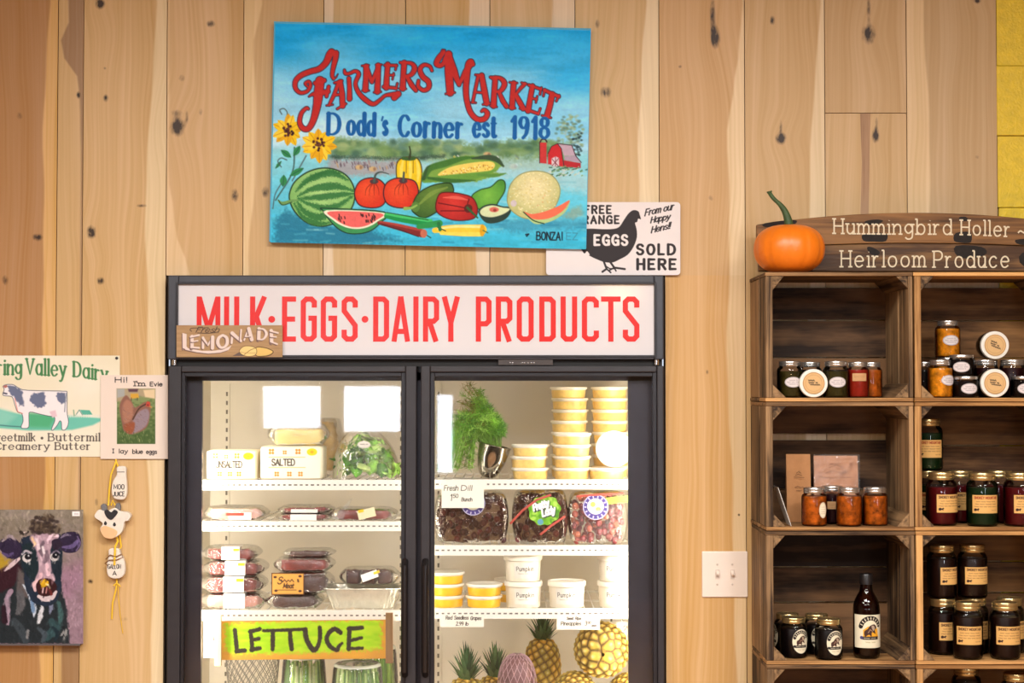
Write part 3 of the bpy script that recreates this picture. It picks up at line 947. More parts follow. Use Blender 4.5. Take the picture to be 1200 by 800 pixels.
def hl(kind, a, b):
    """condensed block capital between image columns a and b"""
    h = W / 2
    l, r, t, m = a + h, b - h, T0 + h, (T0 + T1) / 2
    bt = T1 - h
    c = 3.4
    S = []
    if kind == 'I': S = [[((a + b) / 2, T0), ((a + b) / 2, T1)]]
    elif kind == 'L': S = [[(l, T0), (l, bt), (b, bt)]]
    elif kind == 'E': S = [[(b, t), (l, t), (l, bt), (b, bt)], [(l, m), (b - 1, m)]]
    elif kind == 'G': S = [[(r, T0 + 13), (r, t + c), (r - c, t), (l + c, t), (l, t + c), (l, bt - c), (l + c, bt), (r - c, bt), (r, bt - c), (r, m - 1), (a + 9, m - 1)]]
    elif kind == 'C': S = [[(r, T0 + 13), (r, t + c), (r - c, t), (l + c, t), (l, t + c), (l, bt - c), (l + c, bt), (r - c, bt), (r, bt - c), (r, T1 - 13)]]
    elif kind == 'S': S = [[(r, T0 + 13), (r, t + c), (r - c, t), (l + c, t), (l, t + c), (l, T0 + 17), (r, T1 - 19), (r, bt - c), (r - c, bt), (l + c, bt), (l, bt - c), (l, T1 - 14)]]
    elif kind == 'D': S = [[(l, T0), (l, T1)], [(a, t), (r - c, t), (r, t + c), (r, bt - c), (r - c, bt), (a, bt)]]
    elif kind == 'O': S = [[((l + r) / 2, t), (r - c, t), (r, t + c), (r, bt - c), (r - c, bt), (l + c, bt), (l, bt - c), (l, t + c), (l + c, t), ((l + r) / 2, t)]]
    elif kind == 'P': S = [[(l, T0), (l, T1)], [(a, t), (r - c, t), (r, t + c), (r, T0 + 32 - c), (r - c, T0 + 32), (a, T0 + 32)]]
    elif kind == 'R': S = [[(l, T0), (l, T1)], [(a, t), (r - c, t), (r, t + c), (r, T0 + 29 - c), (r - c, T0 + 29), (a, T0 + 29)], [(l + 4.5, T0 + 29), (r - .5, T1)]]
    elif kind == 'A': S = [[(a + 4, T1), ((a + b) / 2, T0)], [(b - 4, T1), ((a + b) / 2, T0)], [(a + 6, T1 - 12), (b - 6, T1 - 12)]]
    elif kind == 'Y': S = [[(a + 4, T0), ((a + b) / 2, m + 4)], [(b - 4, T0), ((a + b) / 2, m + 4)], [((a + b) / 2, m), ((a + b) / 2, T1)]]
    elif kind == 'T': S = [[(a, t), (b, t)], [((a + b) / 2, T0), ((a + b) / 2, T1)]]
    elif kind == 'U': S = [[(l, T0), (l, bt - c), (l + c, bt), (r - c, bt), (r, bt - c), (r, T0)]]
    elif kind == 'K': S = [[(l, T0), (l, T1)], [(b - 3.5, T0), (l + 2, m + 3)], [(l + 4, m - 4), (b - 3.5, T1)]]
    elif kind == 'M': S = [[(l - .3, T0), (l - .3, T1)], [(r + .3, T0), (r + .3, T1)], [(l, T0 + 1), ((a + b) / 2, T1 - 14)], [(r, T0 + 1), ((a + b) / 2, T1 - 14)]]
    global TYK
    for q in S:
        TYK += 1
        w = {'M': 5.8, 'A': 6.0, 'K': 6.1, 'Y': 6.2}.get(kind, W)
        ribbon(LT, [(fx(x, TY), fz(y, TY)) for x, y in q], w * (CAM_D + TY) / FPX, TY - .00001 * (TYK % 40))


for k, a, b in [('M', 230, 257.5), ('I', 261.5, 268.5), ('L', 273.8, 289), ('K', 292.5, 313), ('E', 330, 346.5), ('G', 352, 371), ('G', 375.5, 394.8), ('S', 400, 419), ('D', 437, 455.8),
                ('A', 457.5, 481.5), ('I', 484, 490.5), ('R', 495.5, 514.5), ('Y', 516.5, 540), ('P', 557.5, 576), ('R', 581, 600.5), ('O', 605.5, 625.5), ('D', 632, 651.5), ('U', 657, 676.5),
                ('C', 682, 702), ('T', 704.5, 727.5), ('S', 730, 749.5)]:
    hl(k, a, b)
for px in (318, 427.5):
    n = 20
    LT.add([(fx(px + 4 * math.cos(2 * pi * i / n), TY), TY, fz(374 + 4 * math.sin(2 * pi * i / n), TY)) for i in range(n)], [tuple(range(n - 1, -1, -1))])
lo = LT.build('lettering', pmat('red sign vinyl', (224, 40, 36), rough=.25, var=.03), sgo, False, smooth=0, org=None)
for v in lo.data.vertices: v.co -= FR.location
lo['label'] = 'red capitals reading milk, eggs, dairy products'
# seam between header and doors, hinges, maker's plate
sm = MB(); sm.box(BX0 + .004, BX1 - .004, FY + .02, .004, fz(429), fz(420.5)); sm.build('seam', gap_m, FR, True, smooth=0)
mp = MB(); mp.box(fx(584), fx(648), FY + .004, FY + .02, fz(427.5), fz(421.3))
for i, q in enumerate((597, 600, 611, 614, 618, 622, 625)): mp.box(fx(q), fx(q + 1.6), FY + .0032, FY + .005, fz(425.4), fz(424.2), 1)
mp.build('maker_plate', [pmat('brown plate', (62, 52, 48), rough=.4), steel], FR, True, smooth=0)
for px in (203.5, 769.5):
    h = MB(); h.lathe([(.007, 0), (.007, .014), (.003, .018)], 12, (fx(px), FY + .008, fz(427.5)))
    h.build('hinge_pin', steel, FR, True)
# doors
for nm, o0, o1, g0, g1, l0, l1, hx in (('left', 197, 488, 216, 470, 212, 475, 475), ('right', 493, 778, 509, 765, 504, 770, 499)):
    d = MB()
    zb = .16
    top = fz(428.5)
    gz = fz(441)
    gb = .34
    d.box(fx(o0), fx(l0), FY, FY + .032, zb, top); d.box(fx(l1), fx(o1), FY, FY + .032, zb, top)
    d.box(fx(l0), fx(l1), FY, FY + .032, fz(436), top); d.box(fx(l0), fx(l1), FY, FY + .032, zb, gb - .02)
    do = d.build('door', black2, FR, True, smooth=0, bevel=.003)
    dg = MB()
    dg.box(fx(l0), fx(g0), FY + .008, FY + .03, gb - .02, fz(436)); dg.box(fx(g1), fx(l1), FY + .008, FY + .03, gb - .02, fz(436))
    dg.box(fx(g0), fx(g1), FY + .008, FY + .03, gz, fz(436)); dg.box(fx(g0), fx(g1), FY + .008, FY + .03, gb - .02, gb)
    q = dg.build('inner_frame', black, do, False, smooth=0, bevel=.0015)
    for v in q.data.vertices: v.co -= FR.location
    dp = MB(); dp.box(fx(g0), fx(g1), FY + .016, FY + .021, gb, gz)
    q = dp.build('door_glass', clear('door glass', ior=1.5), do, False, smooth=0)
    for v in q.data.vertices: v.co -= FR.location
    hn = MB()
    c = fx(hx)
    hn.tube([(c, FY - .002, fz(657)), (c, FY - .022, fz(662)), (c, FY - .024, fz(700)), (c, FY - .024, fz(750)), (c, FY - .022, fz(785)), (c, FY - .002, fz(790))], .0095, 10)
    q = hn.build('door_handle', pmat('black handle', (30, 26, 26), rough=.25), do, False)
    for v in q.data.vertices: v.co -= FR.location
# shelf tracks on the back wall and side walls
tk = []
for px in (266, 470, 514, 716):
    t = MB()
    c = X(px, 560, YB)
    t.box(c - .009, c + .009, YB - .008, YB + .001, FLZ, zi - .03)
    for i in range(50):
        z = FLZ + .05 + i * .028
        if z < zi - .06: t.box(c - .003, c + .003, YB - .0085, YB - .004, z, z + .013, 1)
    t.build('shelf_track', [liner, pmat('track slot', (112, 104, 92), rough=.7)], FR, True, smooth=0)
# shelves: wire grid with a printed price rail
SHY0, SHY1 = .105, .57


def shelf(pa, pb, ptop, pbot):
    """between image columns, rail between image rows"""
    x0, x1 = X(pa, ptop, SHY0), X(pb, ptop, SHY0)
    z1, z0 = Z(ptop, SHY0), Z(pbot, SHY0)
    s = MB()
    zt_ = z1 - .004
    n = int((x1 - x0) / .026)
    for i in range(n + 1):
        x = x0 + (x1 - x0) * i / n
        s.tube([(x, SHY0 + .004, zt_), (x, SHY1, zt_)], .0019, 5)
    for y in (SHY0 + .02, (SHY0 + SHY1) / 2, SHY1): s.tube([(x0, y, zt_ - .004), (x1, y, zt_ - .004)], .003, 6)
    so = s.build('shelf', white_m, FR, True)
    r = MB()
    r.box(x0, x1, SHY0 - .004, SHY0, z0, z1)
    r.box(x0, x1, SHY0, SHY0 + .004, z1 - .003, z1)
    zc = (z0 + z1) / 2
    k = int((x1 - x0) / .0155)
    for i in range(k):
        x = x0 + (x1 - x0) * (i + .5) / k
        a = random.uniform(.7, 1.1)
        r.box(x - .0044 * a, x + .0044 * a, SHY0 - .0046, SHY0 - .0039, zc - .0018, zc + .0022, 1)
    q = r.build('price_rail', [pmat('white rail', (240, 236, 226), rough=.35, var=.02), pmat('grey print', (118, 112, 104), rough=.6)], so, False, smooth=0)
    for v in q.data.vertices: v.co -= FR.location
    return z1 - .002


LX0, LX1, RX0, RX1 = 232, 481, 496, 741
SL1 = shelf(LX0, LX1, 562, 574)
SL2 = shelf(LX0, LX1, 610.5, 622)
SL3 = shelf(LX0, LX1, 714.5, 727)
SR1 = shelf(RX0, RX1, 561.5, 573)
SR2 = shelf(RX0, RX1, 638.5, 650.5)
SR3 = shelf(RX0, RX1, 712.5, 724.5)
SL4 = shelf(LX0, LX1, 848, 860)
SR4 = shelf(RX0, RX1, 846, 858)

# ================================================================== the crates
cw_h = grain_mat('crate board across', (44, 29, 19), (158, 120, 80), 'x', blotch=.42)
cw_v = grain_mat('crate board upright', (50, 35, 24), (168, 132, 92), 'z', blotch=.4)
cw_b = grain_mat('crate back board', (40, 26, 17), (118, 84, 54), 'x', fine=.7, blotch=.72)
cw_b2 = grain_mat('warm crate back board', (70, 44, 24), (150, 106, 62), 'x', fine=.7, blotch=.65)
cw_e = grain_mat('lit crate front lath', (112, 76, 42), (206, 156, 98), 'x', blotch=.35)  # lighter tone: light on the front edges is put into the colour
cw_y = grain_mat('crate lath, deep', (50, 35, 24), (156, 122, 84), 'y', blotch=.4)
CY0, CY1 = -.285, -.006
CW = X(1070.3, 470, CY0) - X(897.6, 470, CY0)
CH = Z(318.6, CY0) - Z(471, CY0)


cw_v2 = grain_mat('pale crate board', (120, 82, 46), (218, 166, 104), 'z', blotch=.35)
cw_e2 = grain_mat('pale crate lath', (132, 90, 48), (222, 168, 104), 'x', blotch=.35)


def crate(cx, z0, h, label, gaps, right=False):
    t = thing('wooden_crate', label, 'crate', (cx, CY0, z0), 0, 'old fruit crates stacked as shelves')
    w, dpt = CW, CY1 - CY0
    tk_ = .0105                # lath thickness
    eb = .018
    j = lambda a=.0015: random.uniform(-a, a)
    # end boards, two uprights each
    for s in (-1, 1):
        xo, xi = (-w / 2, -w / 2 + eb) if s < 0 else (w / 2 - eb * .65, w / 2)
        for a, b in ((0, .115 + j(.01)), (.119, dpt)):
            m = MB(); m.box(xo + j(.0008), xi + j(.0008), a + (j() if a else 0), b - .002, tk_, h - tk_)
            m.build('end_board', cw_v if not right or s > 0 or a else cw_v2, t, smooth=0, bevel=.0018)
    # laths along top and bottom, two each
    for z in (0, h - tk_):
        for a, b in ((0, .12 + j(.012)), (.126 + j(.003), dpt - .001)):
            m = MB(); m.box(-w / 2 - .001 + j(), w / 2 + .001 + j(), a, b - .001, z + .0004, z + tk_ - .0004)
            m.build('side_lath', ((cw_e2 if right else cw_e) if a == 0 else cw_h) if z == 0 or right else cw_h, t, smooth=0, bevel=.0018)
    # corner blocks: triangular posts running the depth
    cl = .034
    for s in (-1, 1):
        for q in (-1, 1):
            x = s * (w / 2 - (eb if s < 0 else eb * .65)); z = tk_ if q < 0 else h - tk_
            a, b = cl + j(.004), cl + j(.004)
            pts = [(x, z), (x - s * a, z), (x, z - q * b)]
            if s * q > 0: pts = pts[::-1]
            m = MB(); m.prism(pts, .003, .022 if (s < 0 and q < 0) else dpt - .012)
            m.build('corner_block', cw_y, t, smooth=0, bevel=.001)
    # back boards with open joints
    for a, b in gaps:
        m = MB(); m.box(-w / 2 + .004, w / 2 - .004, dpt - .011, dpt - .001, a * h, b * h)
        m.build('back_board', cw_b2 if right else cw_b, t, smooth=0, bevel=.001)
    return t


cxl = (X(897.6, 470, CY0) + X(1070.3, 470, CY0)) / 2
cxr = cxl + CW + .004
rows = [(318.6, 470.6), (471, 622), (622.4, 778.6), (779, 930)]
G3 = [[(.03, .35), (.360, .655), (.667, .925)], [(.03, .27), (.285, .68), (.735, .96)], [(.03, .362), (.376, .645), (.657, .965)], [(.03, .35), (.36, .66), (.67, .97)]]
GR = [[(.03, .35), (.356, .652), (.66, .925)], [(.03, .3), (.304, .63), (.64, .96)], [(.03, .44), (.452, .69), (.702, .96)], [(.03, .35), (.36, .66), (.67, .97)]]
CRZ = []
names = ['top', 'second', 'third', 'fourth']
LAB = ['weathered apple crate topping the left stack, holding a few short jars and under the pumpkin',
       'weathered apple crate second from top of left stack, holding amber jars and kraft packets',
       'weathered apple crate third from top of left stack, holding a sauce bottle and gold-lidded jars',
       'weathered apple crate at the bottom edge of left stack, empty and orange-brown inside']
LABR = ['weathered apple crate topping the right stack, with yellow relish jars and kraft lids',
        'weathered apple crate second from top of right stack, with red and green jelly jars',
        'weathered apple crate third from top of right stack, full of dark brown jars',
        'weathered apple crate at the bottom edge of right stack with jar lids just showing']
CRATES = {}
for i, (a, b) in enumerate(rows):
    z1, z0 = Z(a, CY0), Z(b, CY0)
    CRZ.append(z0 + .0105)
    crate(cxl, z0, z1 - z0, LAB[i], G3[i])
    crate(cxr, z0, z1 - z0, LABR[i], GR[i], True)
zlow = Z(930.4, CY0)
for k in range(2):
    h = zlow / 2
    crate(cxl, zlow - h * (k + 1), h - .0005, 'weathered apple crate in the left stack below the picture, %s' % ['upper one', 'on the floor'][k], G3[k])
    crate(cxr, zlow - h * (k + 1), h - .0005, 'weathered apple crate in the right stack below the picture, %s' % ['upper one', 'on the floor'][k], GR[k], True)
CTOP = Z(318.6, CY0)

# ================================================================== pictures and signs on the wall
paint_m = pmat('oil paint', None, rough=.55, attr=True, var=.05, scale=60, bump=.2, bscale=220, spec=.12)
print_m = pmat('printed paper', None, rough=.5, attr=True, var=.015, scale=20, spec=.2)
matte_m = pmat('matte print', None, rough=.7, attr=True, var=.03, scale=30, spec=.2)


def sheet(root, name, art, mat, Y, quad_from, org):
    """quad_from: local art coordinates -> photo frame coordinates"""
    pm = plane_map(Y)
    return art.mesh(name, mat, lambda a, b: pm(*quad_from(a, b)), root, org)


def lerpc(c0, c1, t):
    c0, c1 = np.array(c0, float), np.array(c1, float)
    return c0 + (c1 - c0) * np.clip(t, 0, 1)[..., None]


def vgrad(y0, y1, c0, c1): return lambda X_, Y_: lerpc(c0, c1, (Y_ - y0) / (y1 - y0))
def radial(cx, cy, r, c0, c1, p=1.0): return lambda X_, Y_: lerpc(c0, c1, (np.hypot(X_ - cx, Y_ - cy) / r) ** p)


# ---------------------------------------------------------------- farm stand painting
PW, PH, PCX, PCY, PTH = 369.5, 256.5, 504.6, 159.8, math.radians(1.25)
ct_, st_ = math.cos(PTH), math.sin(PTH)
def loc(px, py): dx, dy = px - PCX, py - PCY; return (dx * ct_ + dy * st_ + PW / 2, -dx * st_ + dy * ct_ + PH / 2)
def unloc(a, b): dx, dy = a - PW / 2, b - PH / 2; return PCX + dx * ct_ - dy * st_, PCY + dx * st_ + dy * ct_
A = Art(0, 0, PW, PH, 1.5)
XX, YY = np.meshgrid(A.xs, A.ys)
n1 = vnoise(XX / 40, YY / 9, 1); n2 = vnoise(XX / 70, YY / 30, 2); n3 = vnoise(XX / 6, YY / 3, 3)
t = np.clip(YY / 138 + (n2 - .5) * .45 - (XX / PW - .5) * .1, 0, 1)
sky = lerpc((22, 176, 250), (192, 236, 255), t) + ((n1 - .5) * 22)[..., None]
g = np.clip((YY - 150) / 100, 0, 1)
nb = vnoise(XX / 22, YY / 7, 8) * .6 + vnoise(XX / 7, YY / 3, 9) * .4
ground = lerpc((150, 222, 234), (58, 186, 222), g + (nb - .5) * .5) + ((nb - .5) * 40)[..., None]
k = np.clip((YY - 140 - (n1 - .5) * 6) / 8, 0, 1)[..., None]
A.C[:] = sky * (1 - k) + ground * k
rr = random.Random(3)
for i in range(700):
    x, y = rr.uniform(0, PW), rr.uniform(0, PH); j_, i_ = np.searchsorted(A.ys, y), np.searchsorted(A.xs, x)
    c = A.C[min(j_, A.ny), min(i_, A.nx)] + rr.uniform(-14, 18); l = rr.uniform(8, 30)
    A.stroke([(x, y), (x + l, y + rr.uniform(-4, 3))], rr.uniform(1.5, 4), c, soft=1.2, alpha=.5)
hz = lambda a: [loc(*q) for q in a]
# tree line and fields
A.poly(hz([(384, 161), (420, 163), (460, 166), (520, 166), (560, 170), (600, 164), (640, 166), (668, 168), (668, 200), (600, 198), (540, 192), (470, 188), (386, 184)]), (128, 168, 122), soft=4, rough=3)
rr = random.Random(3)
for i in range(150):
    x = 388 + rr.random() * 270; y = 166 + rr.random() ** 1.5 * 20
    q = loc(x, y); c = rr.choice([(78, 122, 84), (58, 98, 80), (112, 152, 88), (140, 176, 120), (96, 140, 130), (168, 192, 132)])
    A.ell(q[0], q[1], 3 + rr.random() * 6, 2 + rr.random() * 3, c, soft=1.6, alpha=.6)
A.stroke(hz([(390, 184), (430, 185), (470, 186), (520, 183)]), 4, (54, 78, 66), soft=1.5, alpha=.7, smooth=6, rough=1.5)
A.poly(hz([(386, 187), (470, 188), (478, 197), (466, 205), (410, 206), (382, 200)]), (168, 166, 172), soft=3, alpha=.9, rough=2)
for i in range(60):
    x = 392 + rr.random() * 82; y = 187 + rr.random() * 8 + (x - 392) * .03
    q = loc(x, y); A.stroke([q, (q[0] + 1, q[1] + 3)], 1.3, rr.choice([(120, 108, 120), (96, 84, 96), (190, 160, 110), (150, 138, 150)]), alpha=.8)
for x, y in ((421, 196), (437, 198), (571, 181), (602, 195)):
    q = loc(x, y); A.ell(q[0], q[1], 4.5, 3, (206, 180, 130), soft=.8); A.ell(q[0] + 2, q[1], 1.6, 2, (150, 120, 96), soft=.8)
for i in range(40):
    x = 520 + rr.random() * 90; y = 182 + rr.random() * 10
    q = loc(x, y); A.stroke([q, (q[0] + 1.5, q[1] + 1.5)], 1.5, rr.choice([(236, 240, 240), (216, 200, 90), (120, 140, 130), (170, 190, 120)]), alpha=.8)
A.poly(hz([(480, 190), (640, 185), (690, 205), (690, 226), (590, 208), (500, 206)]), (176, 218, 226), soft=5, alpha=.75, rough=3)
# teal cloth shadows
A.poly(hz([(322, 258), (335, 246), (370, 262), (430, 268), (470, 282), (420, 288), (322, 286)]), (38, 118, 150), soft=4, alpha=.85, rough=3)
A.poly(hz([(560, 262), (620, 256), (690, 258), (690, 268), (600, 272)]), (62, 140, 172), soft=4, alpha=.6, rough=3)
for i in range(90):
    x = 320 + rr.random() * 368; y = 250 + rr.random() * 36
    q = loc(x, y); A.stroke([q, (q[0] + 6 + rr.random() * 14, q[1] + rr.uniform(-1.5, 1.5))], 1.6, rr.choice([(120, 210, 224), (30, 120, 160), (88, 190, 214), (54, 150, 186), (150, 220, 228)]), soft=1, alpha=.5)
for i in range(50):
    x = 320 + rr.random() * 340; y = 205 + rr.random() * 50
    q = loc(x, y); A.stroke([q, (q[0] + 8 + rr.random() * 18, q[1] + rr.uniform(-2, 2))], 2, rr.choice([(160, 220, 228), (96, 190, 208), (190, 230, 232)]), soft=1.4, alpha=.4)
# bushes by the barn
for i in range(120):
    a = rr.random() * 6.28; r = rr.random() ** .6
    q = loc(668 + 17 * r * math.cos(a), 158 + 26 * r * math.sin(a)); A.ell(q[0], q[1], 1.8, 1.3, rr.choice([(112, 140, 104), (84, 112, 92), (150, 176, 120), (180, 200, 176)]), soft=.8, alpha=.6)
for i in range(26):
    q = loc(676 + rr.uniform(-5, 6), 166 + rr.uniform(-10, 16)); A.ell(q[0], q[1], 1.5, 1.2, (44, 72, 78), soft=.6, alpha=.8)
za = lambda *p: [loc(310 + q[0] / 3.077, 20 + q[1] / 3.077) for q in p]
DK = (58, 34, 44)
A.poly(za((992, 452), (1017, 452), (1017, 528), (992, 526)), (204, 58, 58), soft=.5)
A.stroke(za((994, 450), (1000, 441), (1012, 441), (1018, 450)), 1.6, DK, smooth=4)
A.poly(za((1022, 492), (1035, 466), (1056, 456), (1072, 474), (1078, 540), (1022, 530)), (206, 44, 50), soft=.5)
A.poly(za((1056, 456), (1108, 462), (1122, 500), (1080, 500), (1070, 474)), (196, 172, 190), soft=.6)
A.poly(za((1080, 502), (1124, 500), (1142, 524), (1082, 516)), (178, 158, 178), soft=.6)
A.poly(za((1078, 516), (1140, 526), (1140, 544), (1078, 540)), (184, 44, 52), soft=.6)
for q in (((1022, 492), (1035, 466), (1056, 456), (1108, 462), (1122, 500), (1142, 524)), ((1056, 456), (1070, 474), (1080, 540)), ((992, 452), (992, 526))): A.stroke(za(*q), .9, DK)
A.poly(za((1035, 510), (1050, 502), (1062, 508), (1062, 540), (1035, 536)), (226, 206, 214), soft=.5); A.stroke(za((1037, 512), (1060, 538)), .8, (120, 50, 60)); A.stroke(za((1060, 510), (1037, 536)), .8, (120, 50, 60)); A.stroke(za((1049, 504), (1049, 538)), .8, (120, 50, 60))
for i in range(50):
    q = za((1020 + rr.random() * 140, 540 + rr.random() * 34))[0]; A.stroke([q, (q[0] + rr.uniform(1, 4), q[1] - rr.random() * 2)], 1.4, rr.choice([(60, 120, 78), (44, 92, 74), (130, 170, 110), (210, 220, 214)]), alpha=.8)
# sunflowers
def flower(cx, cy, R, n, seed):
    q = random.Random(seed)
    for k in range(n):
        a = 2 * pi * k / n + q.uniform(-.15, .15); r = R * q.uniform(.85, 1.1)
        tip = (cx + r * math.cos(a), cy + r * math.sin(a)); w = R * .24
        nx, ny = -math.sin(a) * w, math.cos(a) * w; mx_, my_ = cx + r * .6 * math.cos(a), cy + r * .6 * math.sin(a)
        A.poly(za((cx + nx * .5, cy + ny * .5), (mx_ + nx, my_ + ny), tip, (mx_ - nx, my_ - ny), (cx - nx * .5, cy - ny * .5)), q.choice([(246, 206, 30), (236, 180, 28), (250, 218, 66)]), smooth=4)
        A.stroke(za((cx, cy), tip), .9, (206, 138, 26), alpha=.7)
    for k in range(26):
        a, r = q.random() * 6.28, q.random() * R * .36; p = za((cx + r * math.cos(a), cy + r * 1.15 * math.sin(a)))[0]
        A.ell(p[0], p[1], 1.5, 1.5, q.choice([(86, 44, 40), (58, 30, 34), (110, 66, 44)]), soft=.5)
GRN, DG = (52, 142, 84), (38, 92, 74)
A.stroke(za((108, 470), (100, 560), (40, 660)), 1.8, (70, 110, 110), smooth=6); A.stroke(za((150, 500), (100, 590)), 1.6, (90, 120, 130))
for a, b, w in (((60, 480), (95, 505), 22), ((105, 500), (128, 465), 22), ((70, 570), (66, 610), 26), ((140, 545), (92, 572), 22), ((60, 520), (40, 545), 12)):
    m_ = ((a[0] + b[0]) / 2, (a[1] + b[1]) / 2); d = Vector((b[0] - a[0], b[1] - a[1])).normalized(); nx, ny = -d.y * w / 2, d.x * w / 2
    A.poly(za(a, (m_[0] + nx, m_[1] + ny), b, (m_[0] - nx, m_[1] - ny)), GRN, smooth=5); A.stroke(za(a, b), .8, DG)
for q in (((62, 350), (55, 335), (70, 330), (82, 345), (78, 372)), ((60, 540), (48, 520), (60, 508), (80, 515)), ((30, 690), (38, 640), (60, 600))): A.stroke(za(*q), 1.4, (72, 92, 100), smooth=5, alpha=.8)
flower(86, 408, 56, 11, 4); flower(196, 462, 62, 12, 6)
# melons and vegetables
c_ = lambda *p: [loc(310 + q[0] / 6.153, 170 + q[1] / 6.153) for q in p]
d_ = lambda *p: [loc(480 + q[0] / 5.4545, 170 + q[1] / 5.4545) for q in p]
OUT = (40, 66, 44)
mel = c_((185, 350), (220, 270), (300, 205), (400, 172), (500, 178), (590, 225), (640, 310), (640, 410), (590, 500), (500, 560), (400, 580), (300, 550), (225, 480), (190, 410))
A.poly(mel, OUT, smooth=6, grow=1.6); A.poly(mel, radial(*c_((420, 330))[0], 55, (176, 220, 140), (112, 176, 92)), smooth=6)
for q, w in ((((230, 330), (300, 260), (400, 215), (500, 205), (600, 250)), (2, 6, 8, 7, 2)), (((240, 370), (330, 320), (440, 300), (540, 300), (640, 330)), (2, 5, 9, 7, 2)), (((240, 385), (340, 380), (450, 370), (560, 355), (645, 350)), (2, 5, 8, 6, 2)), (((250, 395), (340, 430), (440, 455), (540, 430), (630, 370)), (2, 5, 8, 6, 2)), (((230, 400), (290, 480), (380, 520), (470, 500)), (2, 6, 9, 5)), (((215, 420), (280, 520), (380, 565), (470, 560)), (2, 5, 6, 2)), (((260, 300), (360, 225), (470, 190), (560, 205)), (1, 4, 5, 1))):
    A.stroke(c_(*q), w, (52, 118, 62), smooth=6, rough=1.2, soft=.8, alpha=.9)
A.stroke(c_((100, 400), (130, 420), (190, 405), (240, 395)), (2, 4, 4, 2), (112, 160, 92), smooth=5); A.stroke(c_((100, 395), (130, 432), (195, 412)), 1, OUT, smooth=5)
def tomato(pts, cx, cy):
    A.poly(c_(*pts), DK, smooth=6, grow=1.4); A.poly(c_(*pts), radial(*c_((cx - 20, cy - 20))[0], 26, (238, 92, 48), (206, 46, 30)), smooth=6)
tomato(((655, 330), (690, 265), (760, 240), (830, 255), (872, 310), (868, 400), (830, 440), (760, 448), (690, 430), (660, 385)), 765, 345)
yp = c_((955, 210), (960, 130), (1000, 95), (1060, 90), (1110, 110), (1130, 180), (1125, 270), (1110, 330), (1060, 300), (970, 250))
A.poly(yp, (84, 74, 30), smooth=6, grow=1.3); A.poly(yp, (240, 206, 32), smooth=6)
for x in (1000, 1050, 1095): A.stroke(c_((x, 105), (x + (x - 1045) * .3, 180), (x + (x - 1045) * .2, 260)), (2, 4, 2), (250, 232, 110), smooth=5, alpha=.8)
for x in (1022, 1072): A.stroke(c_((x, 110), (x, 200)), 1, (150, 120, 30))
A.stroke(c_((1000, 95), (1045, 100), (1080, 95)), 4, (60, 100, 50), smooth=4); A.stroke(c_((1045, 95), (1052, 50), (1045, 10)), (3, 2, 1.5), (58, 70, 44), smooth=5)
tomato(((862, 350), (880, 280), (940, 245), (1010, 245), (1080, 265), (1105, 330), (1085, 410), (1030, 445), (950, 445), (885, 415)), 980, 345)
for cx, cy, sx in ((790, 262, 1), (1000, 258, 1)):
    for dx in (-90, -50, 0, 50): A.stroke(c_((cx, cy), (cx + dx * .6, cy + 50), (cx + dx * .7, cy + 100)), (1.4, 1, .4), (150, 36, 24), smooth=4, alpha=.8)
    A.ell(*c_((cx, cy))[0], 5, 3, (84, 58, 62)); A.stroke(c_((cx, cy), (cx + 12, cy - 50), (cx + 50, cy - 68), (cx + 105, cy - 54)) if cx < 900 else c_((cx, cy), (cx + 5, cy - 60)), (3, 2.4, 1.6, 1) if cx < 900 else 2.4, (70, 88, 84), smooth=5)
# corn
cn = d_((180, 190), (260, 140), (400, 112), (520, 105), (545, 135), (500, 170), (380, 195), (250, 200))
A.poly(d_((80, 180), (130, 130), (240, 100), (360, 65), (520, 75), (600, 130), (540, 175), (620, 185), (520, 205), (430, 232), (250, 240), (90, 235)), (126, 172, 74), soft=1, rough=1)
A.poly(cn, (244, 220, 110), smooth=5)
for i in range(70):
    u, v = rr.random(), rr.random()
    q = d_((200 + u * 330, 185 - u * 62 - 12 + v * 42))[0]; A.ell(q[0], q[1], .8, .7, rr.choice([(196, 140, 50), (252, 240, 180), (210, 160, 60)]), soft=.4)
for q, w, c in ((((90, 220), (130, 150), (220, 120), (340, 85), (430, 78)), (6, 7, 8, 5, 1), (70, 124, 52)), (((95, 230), (200, 215), (350, 205), (470, 185), (550, 160)), (4, 7, 9, 6, 1), (104, 160, 64)), (((400, 85), (500, 78), (560, 95), (600, 135)), (2, 6, 6, 2), (58, 84, 58)), (((120, 210), (260, 228), (420, 225)), (3, 5, 1), (60, 112, 48)), (((440, 190), (540, 195), (615, 180)), (3, 4, 1), (92, 148, 64)), (((90, 215), (110, 150), (130, 130)), (4, 3, 1), (54, 92, 50))):
    A.stroke(d_(*q), w, c, smooth=6, soft=.7)
# zucchini, red pepper, avocado, cantaloupe, peppers
zu = d_((20, 390), (60, 310), (150, 260), (250, 245), (275, 270), (270, 310), (200, 400), (100, 460), (30, 430))
A.poly(zu, (30, 52, 28), smooth=6, grow=1.3); A.poly(zu, radial(*d_((150, 320))[0], 34, (104, 140, 56), (54, 92, 40)), smooth=6)
A.stroke(d_((60, 380), (140, 310), (240, 270)), (2, 5, 2), (132, 164, 74), smooth=5, alpha=.7); A.ell(*d_((38, 395))[0], 5, 6, (88, 132, 60)); A.stroke(d_((-30, 405), (10, 402), (45, 385)), (4, 3, 2), (142, 184, 90), smooth=4)
av = d_((400, 330), (450, 290), (520, 270), (570, 228), (604, 235), (605, 290), (570, 350), (540, 390), (470, 410), (420, 390))
A.poly(av, (36, 72, 34), smooth=6, grow=1.3); A.poly(av, radial(*d_((500, 320))[0], 26, (128, 196, 74), (70, 140, 50)), smooth=6)
